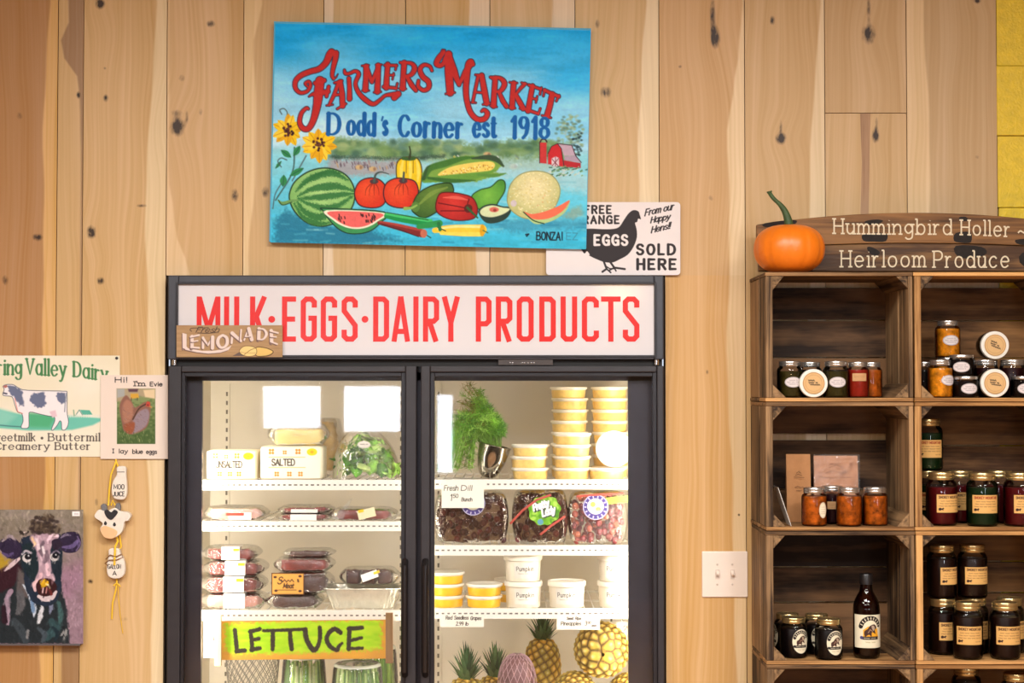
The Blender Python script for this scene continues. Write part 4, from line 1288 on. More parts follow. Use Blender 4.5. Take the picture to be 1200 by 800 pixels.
rp = d_((170, 400), (190, 320), (240, 305), (330, 315), (400, 340), (430, 400), (420, 455), (370, 475), (280, 475), (200, 445))
A.poly(rp, (86, 24, 24), smooth=6, grow=1.3); A.poly(rp, radial(*d_((280, 370))[0], 30, (214, 58, 48), (160, 32, 32)), smooth=6)
for q in (((185, 370), (270, 385), (350, 400)), ((200, 420), (290, 420), (350, 420)), ((380, 345), (370, 390), (400, 440))): A.stroke(d_(*q), 1.3, (104, 20, 24), smooth=5)
A.stroke(d_((215, 335), (300, 335), (370, 350)), (1, 4, 1), (236, 110, 92), smooth=5, alpha=.8); A.ell(*d_((375, 405))[0], 5, 5, (92, 34, 30)); A.stroke(d_((370, 400), (410, 440), (435, 465)), (3, 2.4, 1.6), (52, 96, 50), smooth=4)
ah = d_((445, 430), (470, 395), (530, 380), (590, 395), (645, 405), (620, 460), (560, 490), (490, 490))
A.poly(ah, (44, 66, 56), smooth=6, grow=1.0); A.poly(d_((450, 425), (475, 398), (530, 385), (590, 398), (640, 408), (600, 440), (530, 460), (470, 452)), (214, 228, 180), smooth=6); A.ell(*d_((540, 412))[0], 5.5, 3, (214, 112, 96)); A.ell(*d_((545, 416))[0], 2, 1.6, (150, 60, 50))
me_ = d_((628, 330), (650, 250), (710, 190), (800, 168), (890, 185), (945, 240), (958, 310), (920, 400), (840, 460), (740, 465), (670, 430), (635, 385))
A.poly(me_, (150, 158, 106), smooth=6, grow=1.1); A.poly(me_, radial(*d_((800, 270))[0], 32, (240, 230, 176), (196, 198, 132), 1.5), smooth=6)
for i in range(260):
    a, r = rr.random() * 6.28, rr.random() ** .5; q = d_((795 + 158 * r * math.cos(a), 318 + 145 * r * math.sin(a)))[0]; A.ell(q[0], q[1], .7, .6, rr.choice([(220, 206, 130), (252, 246, 210), (206, 190, 110), (230, 160, 110) if a < 1.5 else (244, 238, 190)]), soft=.4, alpha=.7)
A.ell(*d_((665, 372))[0], 3.6, 3.8, (206, 196, 200))
sl = d_((728, 430), (770, 455), (850, 440), (940, 400), (1022, 355), (1000, 420), (940, 470), (860, 500), (790, 498))
A.poly(sl, (176, 208, 140), smooth=5); A.poly(d_((730, 425), (780, 440), (860, 425), (950, 390), (1024, 352), (980, 420), (890, 468), (790, 472)), (240, 118, 88), smooth=5); A.stroke(d_((728, 428), (790, 480), (860, 502)), 1.2, OUT, smooth=5)
# melon slice
ms = c_((425, 470), (450, 460), (860, 485), (830, 560), (760, 615), (670, 635), (580, 625), (500, 570))
A.poly(ms, (28, 60, 44), smooth=5, grow=1.3); A.poly(ms, (62, 150, 88), smooth=5); A.poly(c_((445, 470), (860, 488), (815, 550), (740, 592), (660, 604), (580, 590), (500, 545)), (244, 238, 214), smooth=5); A.poly(c_((470, 478), (840, 492), (800, 545), (730, 582), (655, 592), (585, 578), (510, 535)), (236, 106, 102), smooth=5)
for i in range(24):
    x = 500 + rr.random() * 300; y = 492 + rr.random() * 85 * (1 - ((x - 655) / 190) ** 2); q = c_((x, y))[0]; A.stroke([q, (q[0] + .6, q[1] + 2.2)], 1.3, (60, 34, 36))
# celery sticks and peppers
for q, w, c in ((((880, 510), (1000, 530), (1180, 560)), (6, 9, 9), (30, 150, 76)), (((880, 495), (1000, 515), (1200, 545)), (3, 4, 4), (70, 200, 110)), (((825, 560), (960, 590), (1130, 640)), (4, 7, 8), (126, 42, 42)), (((830, 552), (960, 575), (1140, 615)), (2, 3, 3), (170, 66, 58))):
    A.stroke(c_(*q), w, c, smooth=5)
A.stroke(c_((880, 485), (1010, 508), (1180, 540)), 1, OUT, smooth=4); A.stroke(c_((840, 572), (960, 606), (1110, 660)), 1, DK, smooth=4)
for q, w, c in ((((160, 545), (260, 535), (460, 540)), (6, 9, 12), (246, 206, 60)), (((180, 535), (300, 520), (460, 522)), (2, 3, 3), (252, 236, 150)), (((200, 565), (330, 568), (450, 570)), (3, 5, 5), (248, 220, 90)), (((60, 520), (190, 500)), (6, 8), (44, 150, 78))): A.stroke(d_(*q), w, c, smooth=5)
A.ell(*d_((465, 545))[0], 3, 7, (222, 166, 30)); A.stroke(d_((470, 545), (500, 560)), 1.2, (70, 110, 60)); A.stroke(d_((180, 525), (230, 548)), 1.2, OUT); A.stroke(d_((100, 570), (135, 592)), 1.2, OUT); A.ell(*d_((90, 565))[0], 4, 5, (196, 110, 86)); A.stroke(d_((185, 500), (195, 540)), 4, (36, 120, 66))
A.poly(d_((980, 460), (1040, 400), (1100, 390), (1110, 440), (1040, 470)), (168, 160, 122), soft=3, alpha=.5, rough=2)
# signature
A.text('BONZA', *d_((808, 604))[0], 9, 1.5, (22, 30, 40), fit=29); A.stroke(d_((975, 556), (975, 606)), 1.4, (22, 40, 60)); A.text('EZ', *d_((1000, 604))[0], 8, 1, (60, 120, 150), fit=14, alpha=.7); A.stroke(d_((742, 572), (762, 568), (748, 582)), 1.6, (20, 30, 44))
# lettering
a_ = lambda *p: [loc(320 + q[0] / 5.715, 40 + q[1] / 5.715) for q in p]
b_ = lambda *p: [loc(500 + q[0] / 5.0, 40 + q[1] / 5.0) for q in p]
RED, INK = (196, 46, 42), (62, 42, 70)
S1, S2 = 1 / 5.715, 1 / 5.0
LTR = [
 (a_, S1, [(((232, 352), (216, 330), (240, 318), (250, 345), (228, 382), (182, 392), (150, 360), (152, 312), (190, 275), (250, 250), (310, 232), (355, 190), (378, 140), (392, 122)), (14, 18, 20, 22, 22, 24, 28, 32, 34, 36, 38, 42, 46, 48), 1),
  (((420, 128), (418, 160), (402, 230), (396, 275), (404, 300)), (40, 36, 28, 24, 16), 1), (((404, 298), (420, 290), (434, 268)), (14, 8, 4), 1),
  (((314, 312), (304, 400), (292, 490), (268, 580), (236, 632), (200, 630), (178, 590), (190, 530), (222, 496), (236, 500)), (58, 60, 50, 40, 36, 34, 30, 26, 22, 16), 1),
  (((284, 328), (342, 310)), 30, 0), (((240, 418), (262, 404), (300, 398), (368, 384)), (8, 20, 38, 30), 1), (((372, 352), (358, 416)), 22, 0),
  (((440, 320), (412, 400), (376, 474)), (22, 24, 18), 0), (((450, 318), (462, 400), (466, 480)), (30, 36, 34), 0), (((408, 408), (470, 402)), 16, 0), (((358, 478), (400, 472)), 9, 0), (((430, 500), (488, 466)), 13, 0), (((412, 326), (462, 312)), 14, 0),
  (((508, 296), (512, 360), (512, 432)), (26, 28, 34), 0),
  (((478, 240), (484, 262), (510, 264), (550, 248), (574, 268), (552, 330), (572, 390), (620, 440), (670, 468), (712, 444), (750, 412), (792, 404), (826, 396)), (14, 22, 20, 22, 26, 24, 28, 32, 28, 22, 20, 26, 22), 1), (((838, 400), (812, 424)), 40, 0),
  (((624, 216), (622, 300), (618, 372)), (34, 34, 38), 0), (((622, 218), (662, 320)), (34, 24), 0), (((708, 214), (662, 320)), (26, 22), 0), (((704, 210), (702, 300), (698, 384)), (34, 34, 38), 0), (((596, 212), (640, 208)), 10, 0), (((690, 205), (726, 204)), 10, 0), (((598, 378), (642, 378)), 9, 0), (((676, 390), (722, 386)), 10, 0),
  (((768, 202), (762, 280), (758, 356)), (32, 32, 38), 0), (((750, 208), (826, 210)), 18, 0), (((826, 206), (820, 238)), 12, 0), (((765, 276), (808, 274)), 14, 0), (((808, 262), (800, 302)), 10, 0), (((740, 352), (824, 362)), 20, 0), (((832, 330), (824, 366)), 12, 0),
  (((878, 192), (872, 280), (868, 362)), (36, 34, 40), 0), (((852, 190), (926, 196), (948, 232), (922, 274), (882, 280)), (16, 24, 34, 26, 14), 1), (((896, 284), (928, 340), (956, 376)), (24, 32, 26), 0), (((846, 364), (890, 366)), 9, 0),
  (((1064, 244), (1050, 216), (1012, 206), (984, 236), (1002, 284), (1040, 318), (1042, 358), (1008, 376), (972, 350), (974, 312)), (18, 20, 24, 30, 34, 34, 30, 26, 24, 20), 1)]),
 (b_, S2, [(((108, 92), (92, 92), (84, 108)), (4, 6, 6), 1), (((100, 104), (72, 140), (58, 172), (78, 184), (100, 170), (112, 140)), (24, 32, 30, 26, 26, 28), 1), (((128, 118), (130, 220), (138, 342)), (42, 46, 42), 0), (((112, 350), (164, 342)), 10, 0),
  (((126, 128), (160, 220), (190, 296)), (44, 42, 22), 0), (((260, 172), (228, 220), (190, 296)), (34, 30, 18), 0), (((270, 176), (258, 162), (244, 180), (236, 240), (230, 330), (238, 400), (258, 460), (296, 498), (338, 496), (356, 466), (338, 444), (322, 452)), (26, 34, 34, 34, 32, 30, 30, 30, 30, 28, 22, 14), 1),
  (((302, 244), (284, 330), (270, 398)), (18, 18, 16), 0), (((322, 242), (338, 330), (352, 404)), (30, 34, 32), 0), (((288, 340), (338, 344)), 13, 0), (((286, 238), (332, 240)), 10, 0), (((262, 400), (288, 402)), 9, 0), (((330, 412), (370, 406)), 10, 0),
  (((402, 258), (396, 340), (392, 418)), (30, 30, 34), 0), (((374, 252), (430, 258), (456, 290), (436, 330), (402, 338)), (14, 22, 30, 24, 12), 1), (((424, 340), (446, 390), (468, 424)), (20, 28, 24), 0), (((374, 420), (410, 426)), 9, 0), (((372, 252), (392, 268)), 10, 0),
  (((510, 288), (504, 360), (500, 428)), (30, 30, 32), 0), (((574, 292), (548, 320), (514, 362)), (22, 18, 14), 0), (((522, 356), (546, 400), (566, 436)), (24, 30, 28), 0), (((486, 282), (530, 286)), 9, 0), (((556, 284), (586, 292)), 9, 0), (((484, 432), (518, 434)), 9, 0), (((546, 436), (580, 440)), 9, 0),
  (((620, 304), (606, 380), (594, 448)), (28, 28, 32), 0), (((600, 298), (668, 322)), 16, 0), (((672, 314), (664, 352)), 11, 0), (((612, 374), (644, 382)), 13, 0), (((648, 364), (640, 400)), 9, 0), (((580, 440), (654, 466)), 17, 0), (((666, 436), (654, 468)), 11, 0),
  (((736, 352), (722, 420), (704, 484)), (32, 32, 34), 0), (((690, 328), (774, 366)), 20, 0), (((692, 324), (684, 362)), 11, 0), (((776, 358), (760, 392)), 11, 0), (((676, 476), (728, 490)), 10, 0)])]
for grow, col in ((1.5, INK), (-.5, RED)):
    for f_, sc, strokes in LTR:
        for pts, w, sm_ in strokes:
            ww = [v * sc + grow for v in w] if isinstance(w, tuple) else w * sc + grow
            A.stroke(f_(*pts), ww, col, smooth=6 if sm_ else 0)
BLU = (22, 100, 176)
for wd, x0, x1, y in (('D', 382, 400, 157), ('odd', 405, 441, 157.5), ("s", 447, 455.5, 157.8), ('Corner', 465.5, 543.5, 159.3), ('est', 552.5, 583.5, 160), ('1918', 597, 645, 161)):
    q = loc(x0, y)
    A.text(wd, q[0], q[1], 24, 5.2, BLU, fit=x1 - x0, serif=.55 if wd != 'odd' else .3, thin=2.2, gap=2.0)
q = loc(448.5, 141); A.stroke([(q[0], q[1] - 4), (q[0] - 1, q[1])], 2.2, BLU)
A.speckle(.035, 3, 2, 21)
pt = thing('painting', 'blue canvas painting of melons and vegetables lettered Farmers Market above the refrigerator', 'painting', P(PCX, PCY, 0))
cn4 = [P(*unloc(a, b), -.001) for a, b in ((0, PH), (PW, PH), (PW, 0), (0, 0))]
m = MB(); m.prism([(p.x, p.z) for p in cn4], -.028, -.002)
m.build('canvas', pmat('painted canvas edge', (64, 168, 208), rough=.5, var=.15, scale=20), pt, True, smooth=0)
sheet(pt, 'painted_face', A, paint_m, -.0284, unloc, P(PCX, PCY, 0))

# ---------------------------------------------------------------- cow portrait
KX0, KX1, KY0, KY1 = -14, 97.5, 597, 754
A = Art(KX0, KY0, KX1, KY1, 2.0)
XX, YY = np.meshgrid(A.xs, A.ys)
nn = vnoise(XX / 14, YY / 9, 31) * .6 + vnoise(XX / 4, YY / 3, 32) * .4
A.C[:] = lerpc((132, 122, 108), (142, 116, 128), (YY - 610) / 90 + (nn - .5) * .6) + ((nn - .5) * 34)[..., None]
e_ = lambda *p: [(q[0] / 7.273, 590 + q[1] / 7.273) for q in p]
f_ = lambda *p: [(q[0] / 7.273, 670 + q[1] / 7.273) for q in p]
A.poly(e_((500, 560), (700, 480), (710, 640), (600, 790), (520, 780)), (158, 118, 144), soft=6, alpha=.6)
A.poly(e_((-100, 460), (0, 430), (90, 480), (40, 560), (-100, 640)), (172, 142, 44), soft=4, rough=3)
BK, NV = (28, 28, 34), (34, 44, 60)
# body
A.poly([(-14, 672), (6, 668), (18, 654), (30, 650), (68, 668), (72, 690), (78, 712), (82, 754), (-14, 754)], (36, 42, 46), soft=1.2, rough=1)
A.poly(e_((-100, 620), (60, 530), (160, 460), (180, 560), (120, 700), (0, 760), (-100, 800)), (52, 26, 34), soft=1.5)
A.poly(e_((150, 540), (200, 590), (210, 680), (260, 790), (200, 800), (140, 780)), (92, 84, 84), soft=1.5)
for q, w, c in ((((40, 570), (100, 520), (160, 468)), (2, 5, 4), (206, 186, 190)), (((60, 800), (90, 750), (100, 740)), (4, 6, 3), (150, 126, 144))): A.stroke(e_(*q), w, c, smooth=5)
for q, w, c in ((((90, 170), (60, 230), (70, 330), (66, 440)), (4, 6, 5, 4), (150, 130, 146)), (((200, 110), (250, 190), (290, 300), (290, 380)), (2, 4, 6, 2), (196, 206, 220)), (((270, 240), (285, 330)), (3, 5), (110, 140, 176)), (((360, 290), (345, 370), (330, 430)), (3, 6, 3), (206, 208, 214)), (((430, 240), (436, 300), (425, 350)), (3, 5, 2), (120, 126, 150)), (((170, 180), (180, 280), (150, 350)), (8, 10, 5), (88, 88, 92)), (((500, 260), (520, 360), (510, 450)), (4, 6, 4), (62, 92, 92)), (((440, 420), (470, 480), (400, 560)), (8, 12, 8), (48, 72, 76)), (((120, 420), (170, 480), (220, 580)), (8, 10, 8), (56, 64, 70)), (((520, 540), (560, 500), (545, 580)), (2, 4, 2), (140, 140, 140)), (((330, 480), (380, 530), (360, 590)), (4, 6, 4), (66, 76, 84)), (((30, 300), (40, 420)), (5, 7), (44, 26, 36)), (((230, 560), (240, 500)), (3, 3), (130, 130, 132)), (((450, 470), (490, 520), (470, 580)), (3, 5, 3), (30, 44, 52))): A.stroke(f_(*q), w, c, smooth=5, soft=.8, rough=.6)
# head
A.poly(e_((170, 320), (240, 280), (300, 260), (520, 260), (530, 420), (520, 600), (510, 760), (440, 860), (300, 850), (220, 720), (200, 560)), NV, smooth=5, rough=.8)
A.poly(e_((190, 360), (300, 340), (330, 500), (310, 640), (240, 620), (180, 460)), (28, 42, 48), smooth=5, soft=1.2)
A.poly(e_((450, 310), (520, 300), (530, 400), (520, 620), (460, 640), (440, 430)), (30, 40, 50), smooth=5, soft=1.2)
def blaze(X_, Y_): return lerpc((200, 172, 184), (160, 132, 146), vnoise(X_ / 3, Y_ / 5, 44) * 1.2 - .1)
A.poly(e_((255, 290), (320, 230), (400, 222), (490, 250), (500, 290), (450, 330), (430, 430), (440, 560), (470, 650), (400, 690), (320, 690), (290, 740), (300, 640), (330, 560), (320, 440), (290, 360)), blaze, smooth=5, soft=.8)
for q, w, c in ((((370, 330), (345, 390), (360, 440)), (4, 5, 3), (110, 92, 104)), (((395, 410), (400, 460), (380, 500)), (4, 6, 3), (120, 100, 112)), (((365, 370), (375, 420)), (3, 3), (226, 214, 220)), (((310, 300), (330, 380)), (3, 4), (228, 206, 214)), (((270, 290), (300, 340)), (3, 3), (226, 190, 150)), (((420, 300), (440, 270), (490, 275)), (3, 4, 3), (236, 206, 220)), (((400, 520), (410, 600)), (4, 5), (232, 196, 208)), (((350, 600), (340, 660)), (4, 4), (220, 180, 190))): A.stroke(e_(*q), w, c, smooth=4, soft=.7)
# tuft, ears, eyes, muzzle
for i in range(120):
    a, r = rr.random() * 6.28, rr.random() ** .6; q = e_((380 + 135 * r * math.cos(a), 165 + 82 * r * math.sin(a) + abs(math.cos(a)) * r * 40))[0]
    A.ell(q[0], q[1], 2.6, 2, rr.choice([(64, 52, 44), (52, 42, 40), (84, 70, 56), (48, 38, 38), (110, 96, 80)]), soft=.8, alpha=.8)
A.stroke(e_((175, 240), (200, 255), (235, 240)), 3.4, (52, 44, 40), smooth=4); A.stroke(e_((205, 245), (225, 240)), 1.6, (214, 196, 190))
ear = lambda p: (A.poly(e_(*p), (32, 26, 40), smooth=6, grow=.4), A.poly(e_(*p), (46, 36, 60), smooth=6))
ear(((500, 300), (540, 255), (620, 240), (670, 260), (690, 340), (650, 405), (570, 415), (520, 380)))
A.stroke(e_((530, 370), (610, 365), (660, 320)), (2, 5, 4), (98, 84, 128), smooth=5); A.stroke(e_((520, 290), (560, 265), (600, 270)), (1.5, 3, 1.5), (120, 110, 134), smooth=5); A.stroke(e_((660, 280), (684, 340), (650, 400)), 1.6, (104, 88, 124), smooth=5); A.poly(e_((440, 320), (500, 300), (530, 360), (470, 400)), (44, 34, 50), smooth=5)
ear(((-20, 340), (30, 300), (100, 290), (160, 330), (190, 400), (150, 460), (70, 460), (20, 410)))
A.stroke(e_((20, 320), (80, 275), (130, 310)), (2, 4, 2), (150, 136, 142), smooth=5); A.stroke(e_((20, 420), (70, 440), (110, 420)), (2, 4, 2), (84, 70, 112), smooth=5)
for cx, cy in ((235, 455), (470, 445)):
    A.ell(*e_((cx - 6, cy + 8))[0], 5.4, 5, (196, 190, 190)); A.ell(*e_((cx + 4, cy - 4))[0], 4, 3.6, (24, 24, 30)); A.ell(*e_((cx + 8, cy - 10))[0], 1, 1, (230, 230, 236))
A.stroke(e_((190, 430), (220, 402), (268, 420)), 2.6, (176, 168, 178), smooth=4); A.stroke(e_((445, 420), (480, 400), (510, 420)), 1.8, (120, 112, 130), smooth=4)
A.poly(e_((310, 680), (350, 640), (430, 640), (480, 690), (480, 750), (420, 800), (350, 790), (315, 740)), (54, 26, 28), smooth=6)
A.stroke(e_((330, 790), (380, 812), (440, 800), (478, 750)), (4, 6, 6, 3), (206, 190, 194), smooth=5); A.stroke(e_((300, 740), (290, 690), (315, 650)), (3, 4, 3), (214, 176, 180), smooth=5)
A.poly(e_((340, 665), (380, 640), (420, 660), (410, 700), (360, 712)), (206, 160, 36), soft=.8, rough=1); A.stroke(e_((395, 685), (410, 692)), 2, (240, 226, 180)); A.stroke(e_((368, 720), (362, 760)), 1.8, (206, 168, 170)); A.stroke(e_((400, 715), (392, 760)), 1.6, (180, 120, 116)); A.stroke(e_((420, 730), (440, 770)), 3, (96, 40, 40))
for i in range(900):
    x, y = rr.uniform(KX0, KX1), rr.uniform(KY0, KY1); j_, i_ = np.searchsorted(A.ys, y), np.searchsorted(A.xs, x)
    c = A.C[min(j_, A.ny), min(i_, A.nx)] * rr.uniform(.78, 1.24) + rr.uniform(-6, 8); a = rr.uniform(.9, 2.2); l = rr.uniform(1.5, 4.5)
    A.stroke([(x, y), (x + l * math.cos(a), y + l * math.sin(a))], rr.uniform(1, 2.4), c, soft=.5, alpha=.55)
A.poly([(84.5, 599), (93.6, 599), (93.6, 604.6), (84.5, 604.6)], (238, 234, 232)); A.stroke([(87.5, 602), (91.5, 602)], 1.6, (206, 198, 200))
A.speckle(.05, 2, 2, 51)
idq = lambda a, b: (a, b)
org = P(42, 676, 0)
cp = thing('painting', 'dark oil portrait of a black and white cow hanging at the left edge', 'painting', org)
m = MB(); q = [P(*p_, -.001) for p_ in ((KX0, KY1), (KX1, KY1), (KX1, KY0), (KX0, KY0))]
m.prism([(p_.x, p_.z) for p_ in q], -.034, -.002)
m.build('canvas', pmat('grey canvas edge', (92, 84, 84), rough=.6), cp, True, smooth=0)
sheet(cp, 'painted_face', A, paint_m, -.0344, idq, org)

# ---------------------------------------------------------------- eggs sign
EX0, EX1, EY0, EY1 = 640, 797.2, 236.8, 322.2
A = Art(EX0, EY0, EX1, EY1, 2.2, (234, 226, 224))
g_ = lambda *p: [(660 + q[0] / 7.273, 220 + q[1] / 7.273) for q in p]
IK = (48, 42, 44)
hen = g_((90, 420), (130, 360), (230, 348), (330, 352), (430, 350), (480, 330), (520, 270), (560, 215), (600, 190), (640, 200), (652, 230), (662, 268), (640, 262), (630, 290), (612, 300), (625, 350), (628, 420), (600, 500), (550, 570), (480, 610), (420, 636), (350, 632), (290, 610), (240, 585), (205, 540), (180, 560), (150, 520), (90, 470))
A.poly(hen, IK, smooth=3)
for q, w in ((((345, 625), (370, 690), (335, 715)), 2.4), (((370, 690), (405, 722)), 1.8), (((400, 630), (435, 680), (525, 692)), 2.4), (((435, 680), (390, 705)), 1.8), (((435, 680), (450, 708)), 1.6), (((360, 665), (395, 688), (440, 690)), 1.4)): A.stroke(g_(*q), w, IK)
for q in (((212, 500), (240, 490), (230, 520)), ((210, 540), (240, 530), (232, 560)), ((218, 575), (250, 560), (250, 592))): A.poly(g_(*q), IK)
def bold(t_, x, y, h, fit, w=None, col=IK): A.text(t_, *g_((x, y))[0], h / 7.273, (w or h * .3) / 7.273, col, fit=fit / 7.273, thin=(w or h * .3) * .75 / 7.273, serif=0, gap=2.6)
bold('FREE', 178, 216, 62, 238); bold('RANGE', 165, 302, 62, 318); bold('EGGS', 256, 486, 82, 300, 24, (234, 226, 224)); bold('SOLD', 618, 566, 82, 344, 24); bold('HERE', 622, 692, 82, 348, 25)
for t_, x, y, h, fit, rt in (('From our', 690, 240, 66, 275, -.23), ('Happy', 740, 300, 58, 195, -.2), ('Hens!!', 745, 385, 62, 190, -.24)):
    x0, y0 = g_((x, y))[0]
    A.text(t_, x0, y0, h * .8 / 7.273, 1.7, IK, fit=fit / 7.273 - 3, slant=.25, gap=.9, thin=1.0, bend=lambda px, py, y0=y0, x0=x0, rt=rt: (px, py + (px - x0) * rt))
org = P(735, 322, 0)
es = thing('sign', 'white metal sign with black hen reading eggs sold here, standing on the refrigerator', 'sign', org)
m = MB(); c = 4
rc = []
for (cx, cy, a0) in ((EX1 - c, EY1 - c, 0), (EX1 - c, EY0 + c, -90), (EX0 + c, EY0 + c, -180), (EX0 + c, EY1 - c, -270)):
    for k in range(5):
        a = math.radians(a0 + 90 - k * 22.5); p_ = P(cx + c * math.cos(a), cy + c * math.sin(a), -.012); rc.append((p_.x, p_.z))
m.prism(rc[::-1], -.0135, -.011)
m.build('plate', pmat('white sign metal', (232, 220, 214), rough=.3), es, True, smooth=0)
def rounded(a, b, c=c):
    cx, cy = np.clip(a, EX0 + c, EX1 - c), np.clip(b, EY0 + c, EY1 - c); dx, dy = a - cx, b - cy
    d = np.hypot(dx, dy); k = np.where(d > c, c / np.maximum(d, 1e-6), 1.0); return cx + dx * k, cy + dy * k
sheet(es, 'printed_face', A, print_m, -.0139, rounded, org)

# ---------------------------------------------------------------- dairy poster
DX0, DX1, DY0, DY1 = -118, 140.5, 416.5, 535
A = Art(DX0, DY0, DX1, DY1, 2.0)
XX, YY = np.meshgrid(A.xs, A.ys)
A.C[:] = lerpc((232, 222, 192), (238, 232, 214), vnoise(XX / 50, YY / 30, 71))
h_ = lambda *p: [(q[0] / 5.714, 400 + q[1] / 5.714) for q in p]
TL = (112, 196, 176)
A.poly(h_((-600, 560), (-300, 470), (0, 455), (60, 470), (150, 490), (420, 495), (560, 500), (690, 515), (700, 520), (620, 560), (480, 592), (200, 596), (0, 580), (-200, 600), (-500, 620)), TL, soft=1.2)
A.poly(h_((-350, 480), (0, 452), (70, 472), (110, 500), (40, 560), (-300, 560)), (142, 208, 190), soft=3, alpha=.8)
A.poly(h_((185, 475), (340, 485), (370, 520), (330, 580), (190, 575)), (84, 176, 128), soft=3)
A.stroke(h_((0, 560), (60, 566), (160, 572)), 1.4, (70, 120, 120), alpha=.8)
A.poly(h_((515, 480), (540, 458), (605, 462), (615, 496), (515, 498)), (232, 236, 224)); A.poly(h_((535, 457), (600, 460), (620, 490), (556, 492)), (92, 178, 156)); A.stroke(h_((505, 495), (530, 458), (552, 492)), 1, (112, 150, 140))
for x in range(460, 690, 12): A.stroke(h_((x, 490), (x, 508)), .8, (222, 228, 216))
A.stroke(h_((460, 498), (690, 508)), .7, (222, 228, 216)); A.stroke(h_((492, 460), (496, 496)), 1.6, (150, 180, 150))
cow = h_((22, 300), (48, 290), (90, 292), (150, 325), (300, 332), (430, 335), (446, 350), (446, 470), (456, 540), (440, 584), (416, 588), (412, 540), (398, 530), (380, 560), (352, 592), (348, 580), (368, 530), (362, 500), (330, 498), (270, 485), (200, 470), (190, 500), (190, 570), (160, 580), (142, 572), (156, 530), (146, 480), (118, 470), (100, 420), (82, 370), (40, 362), (20, 355), (30, 320))
A.poly(cow, (66, 76, 92), grow=.7, smooth=3); A.poly(cow, (240, 234, 236), smooth=3)
GY = (106, 114, 142)
for p_ in (((50, 300), (90, 296), (150, 330), (156, 430), (130, 430), (105, 385), (80, 360), (60, 330)), ((215, 350), (300, 340), (300, 390), (308, 420), (280, 445), (240, 440), (195, 390)), ((376, 342), (436, 342), (444, 400), (410, 425), (380, 380))): A.poly(h_(*p_), GY, soft=.8, rough=1)
A.poly(h_((330, 470), (370, 460), (380, 500), (350, 510)), (226, 196, 206), soft=.8); A.stroke(h_((444, 345), (436, 400), (432, 470)), 1.2, (140, 146, 160)); A.poly(h_((18, 300), (44, 290), (52, 302), (34, 312)), (180, 110, 100)); A.stroke(h_((24, 345), (44, 350)), 2, (90, 90, 104)); A.stroke(h_((98, 380), (118, 470), (150, 482)), .8, (220, 130, 110))
GN, BR = (74, 132, 82), (92, 84, 78)
def arcb(px, py): u = (px - 12) / 108.0; return px, py + 9.0 * u * u
def serifw(t_, x0, x1, y, h, w, col, bend=None): A.text(t_, x0, y, h, w, col, fit=x1 - x0, thin=w * .45, serif=.7, gap=1.7, bend=bend)
serifw('Spring', -24, 26, 438.5, 17, 2.9, GN, arcb); serifw('Valley', 29.5, 78, 438, 18, 2.9, GN, arcb); serifw('Dairy', 85, 127, 436.5, 17, 2.9, GN, arcb)
serifw('Sweetmilk', -15, 41.5, 516.4, 8.6, 1.7, BR); A.ell(49, 513.2, 1.6, 1.6, BR); serifw('Buttermilk', 56, 125, 516.4, 8.6, 1.7, BR); serifw('Creamery', -6, 58, 526.5, 8, 1.7, BR); serifw('Butter', 64, 106, 526.5, 8, 1.7, BR)
org = P(10, 476, 0)
dp = thing('poster', 'cream dairy poster of a spotted cow on green pasture pinned at left', 'poster', org)
so = sheet(dp, 'printed_sheet', A, print_m, -.003, idq, org)
me = so.data
for v in me.vertices:       # the sheet bellies a little between its pins
    v.co.y -= .0035 * math.sin(min(1, max(0, (v.co.x + .35) / .6)) * pi * 2) * .5
m = MB(); pc = P(137, 419.5, -.002)
m.lathe([(.0042, 0), (.0038, .003), (.0015, .0042)], 14, (pc.x, -.003, pc.z), Matrix.Rotation(pi / 2, 3, 'X'))
m.build('push_pin', pmat('dark pin', (52, 50, 50), rough=.3), dp, True)

# ---------------------------------------------------------------- hen card
QX0, QX1, QY0, QY1 = 117.8, 196.6, 439.3, 537.5
A = Art(QX0, QY0, QX1, QY1, 2.6, (232, 216, 202))
AX0, AX1, AY0, AY1 = 137, 182, 455.3, 520
XX, YY = np.meshgrid(A.xs, A.ys)
msk = np.clip(np.minimum(np.minimum(XX - AX0, AX1 - XX), np.minimum(YY - AY0, AY1 - YY)) * 2 + .5, 0, 1)[..., None]
ng = vnoise(XX / 3, YY / 2, 81)
pic = lerpc((128, 142, 92), (74, 98, 52), (YY - 465) / 45 + (ng - .5) * .9)
A.C[:] = A.C * (1 - msk) + pic * msk
A.poly([(137, 455.5), (182, 455.5), (182, 466), (160, 464), (150, 470), (137, 470)], (176, 156, 128), soft=1.5, alpha=.9); A.poly([(137.2, 455.6), (146, 455.6), (146, 464), (137.2, 466)], (166, 168, 164), soft=1)
A.poly([(153, 461), (162, 461), (163, 466), (153, 467)], (208, 160, 60), soft=.6); A.stroke([(154, 466), (154, 469)], .8, (70, 50, 40)); A.stroke([(161, 466), (161, 469)], .8, (70, 50, 40)); A.poly([(168, 457), (181.5, 456), (181.5, 467), (170, 465)], (224, 200, 160), soft=.8); A.poly([(150, 455.6), (162, 455.6), (161, 459), (151, 459)], (92, 62, 74), soft=.8)
A.poly(h_((800, 450), (810, 400), (845, 360), (880, 400), (900, 440), (930, 430), (968, 405), (1000, 410), (1010, 440), (1004, 490), (990, 560), (950, 600), (880, 622), (830, 600), (815, 540)), (138, 96, 80), smooth=5, soft=.8)
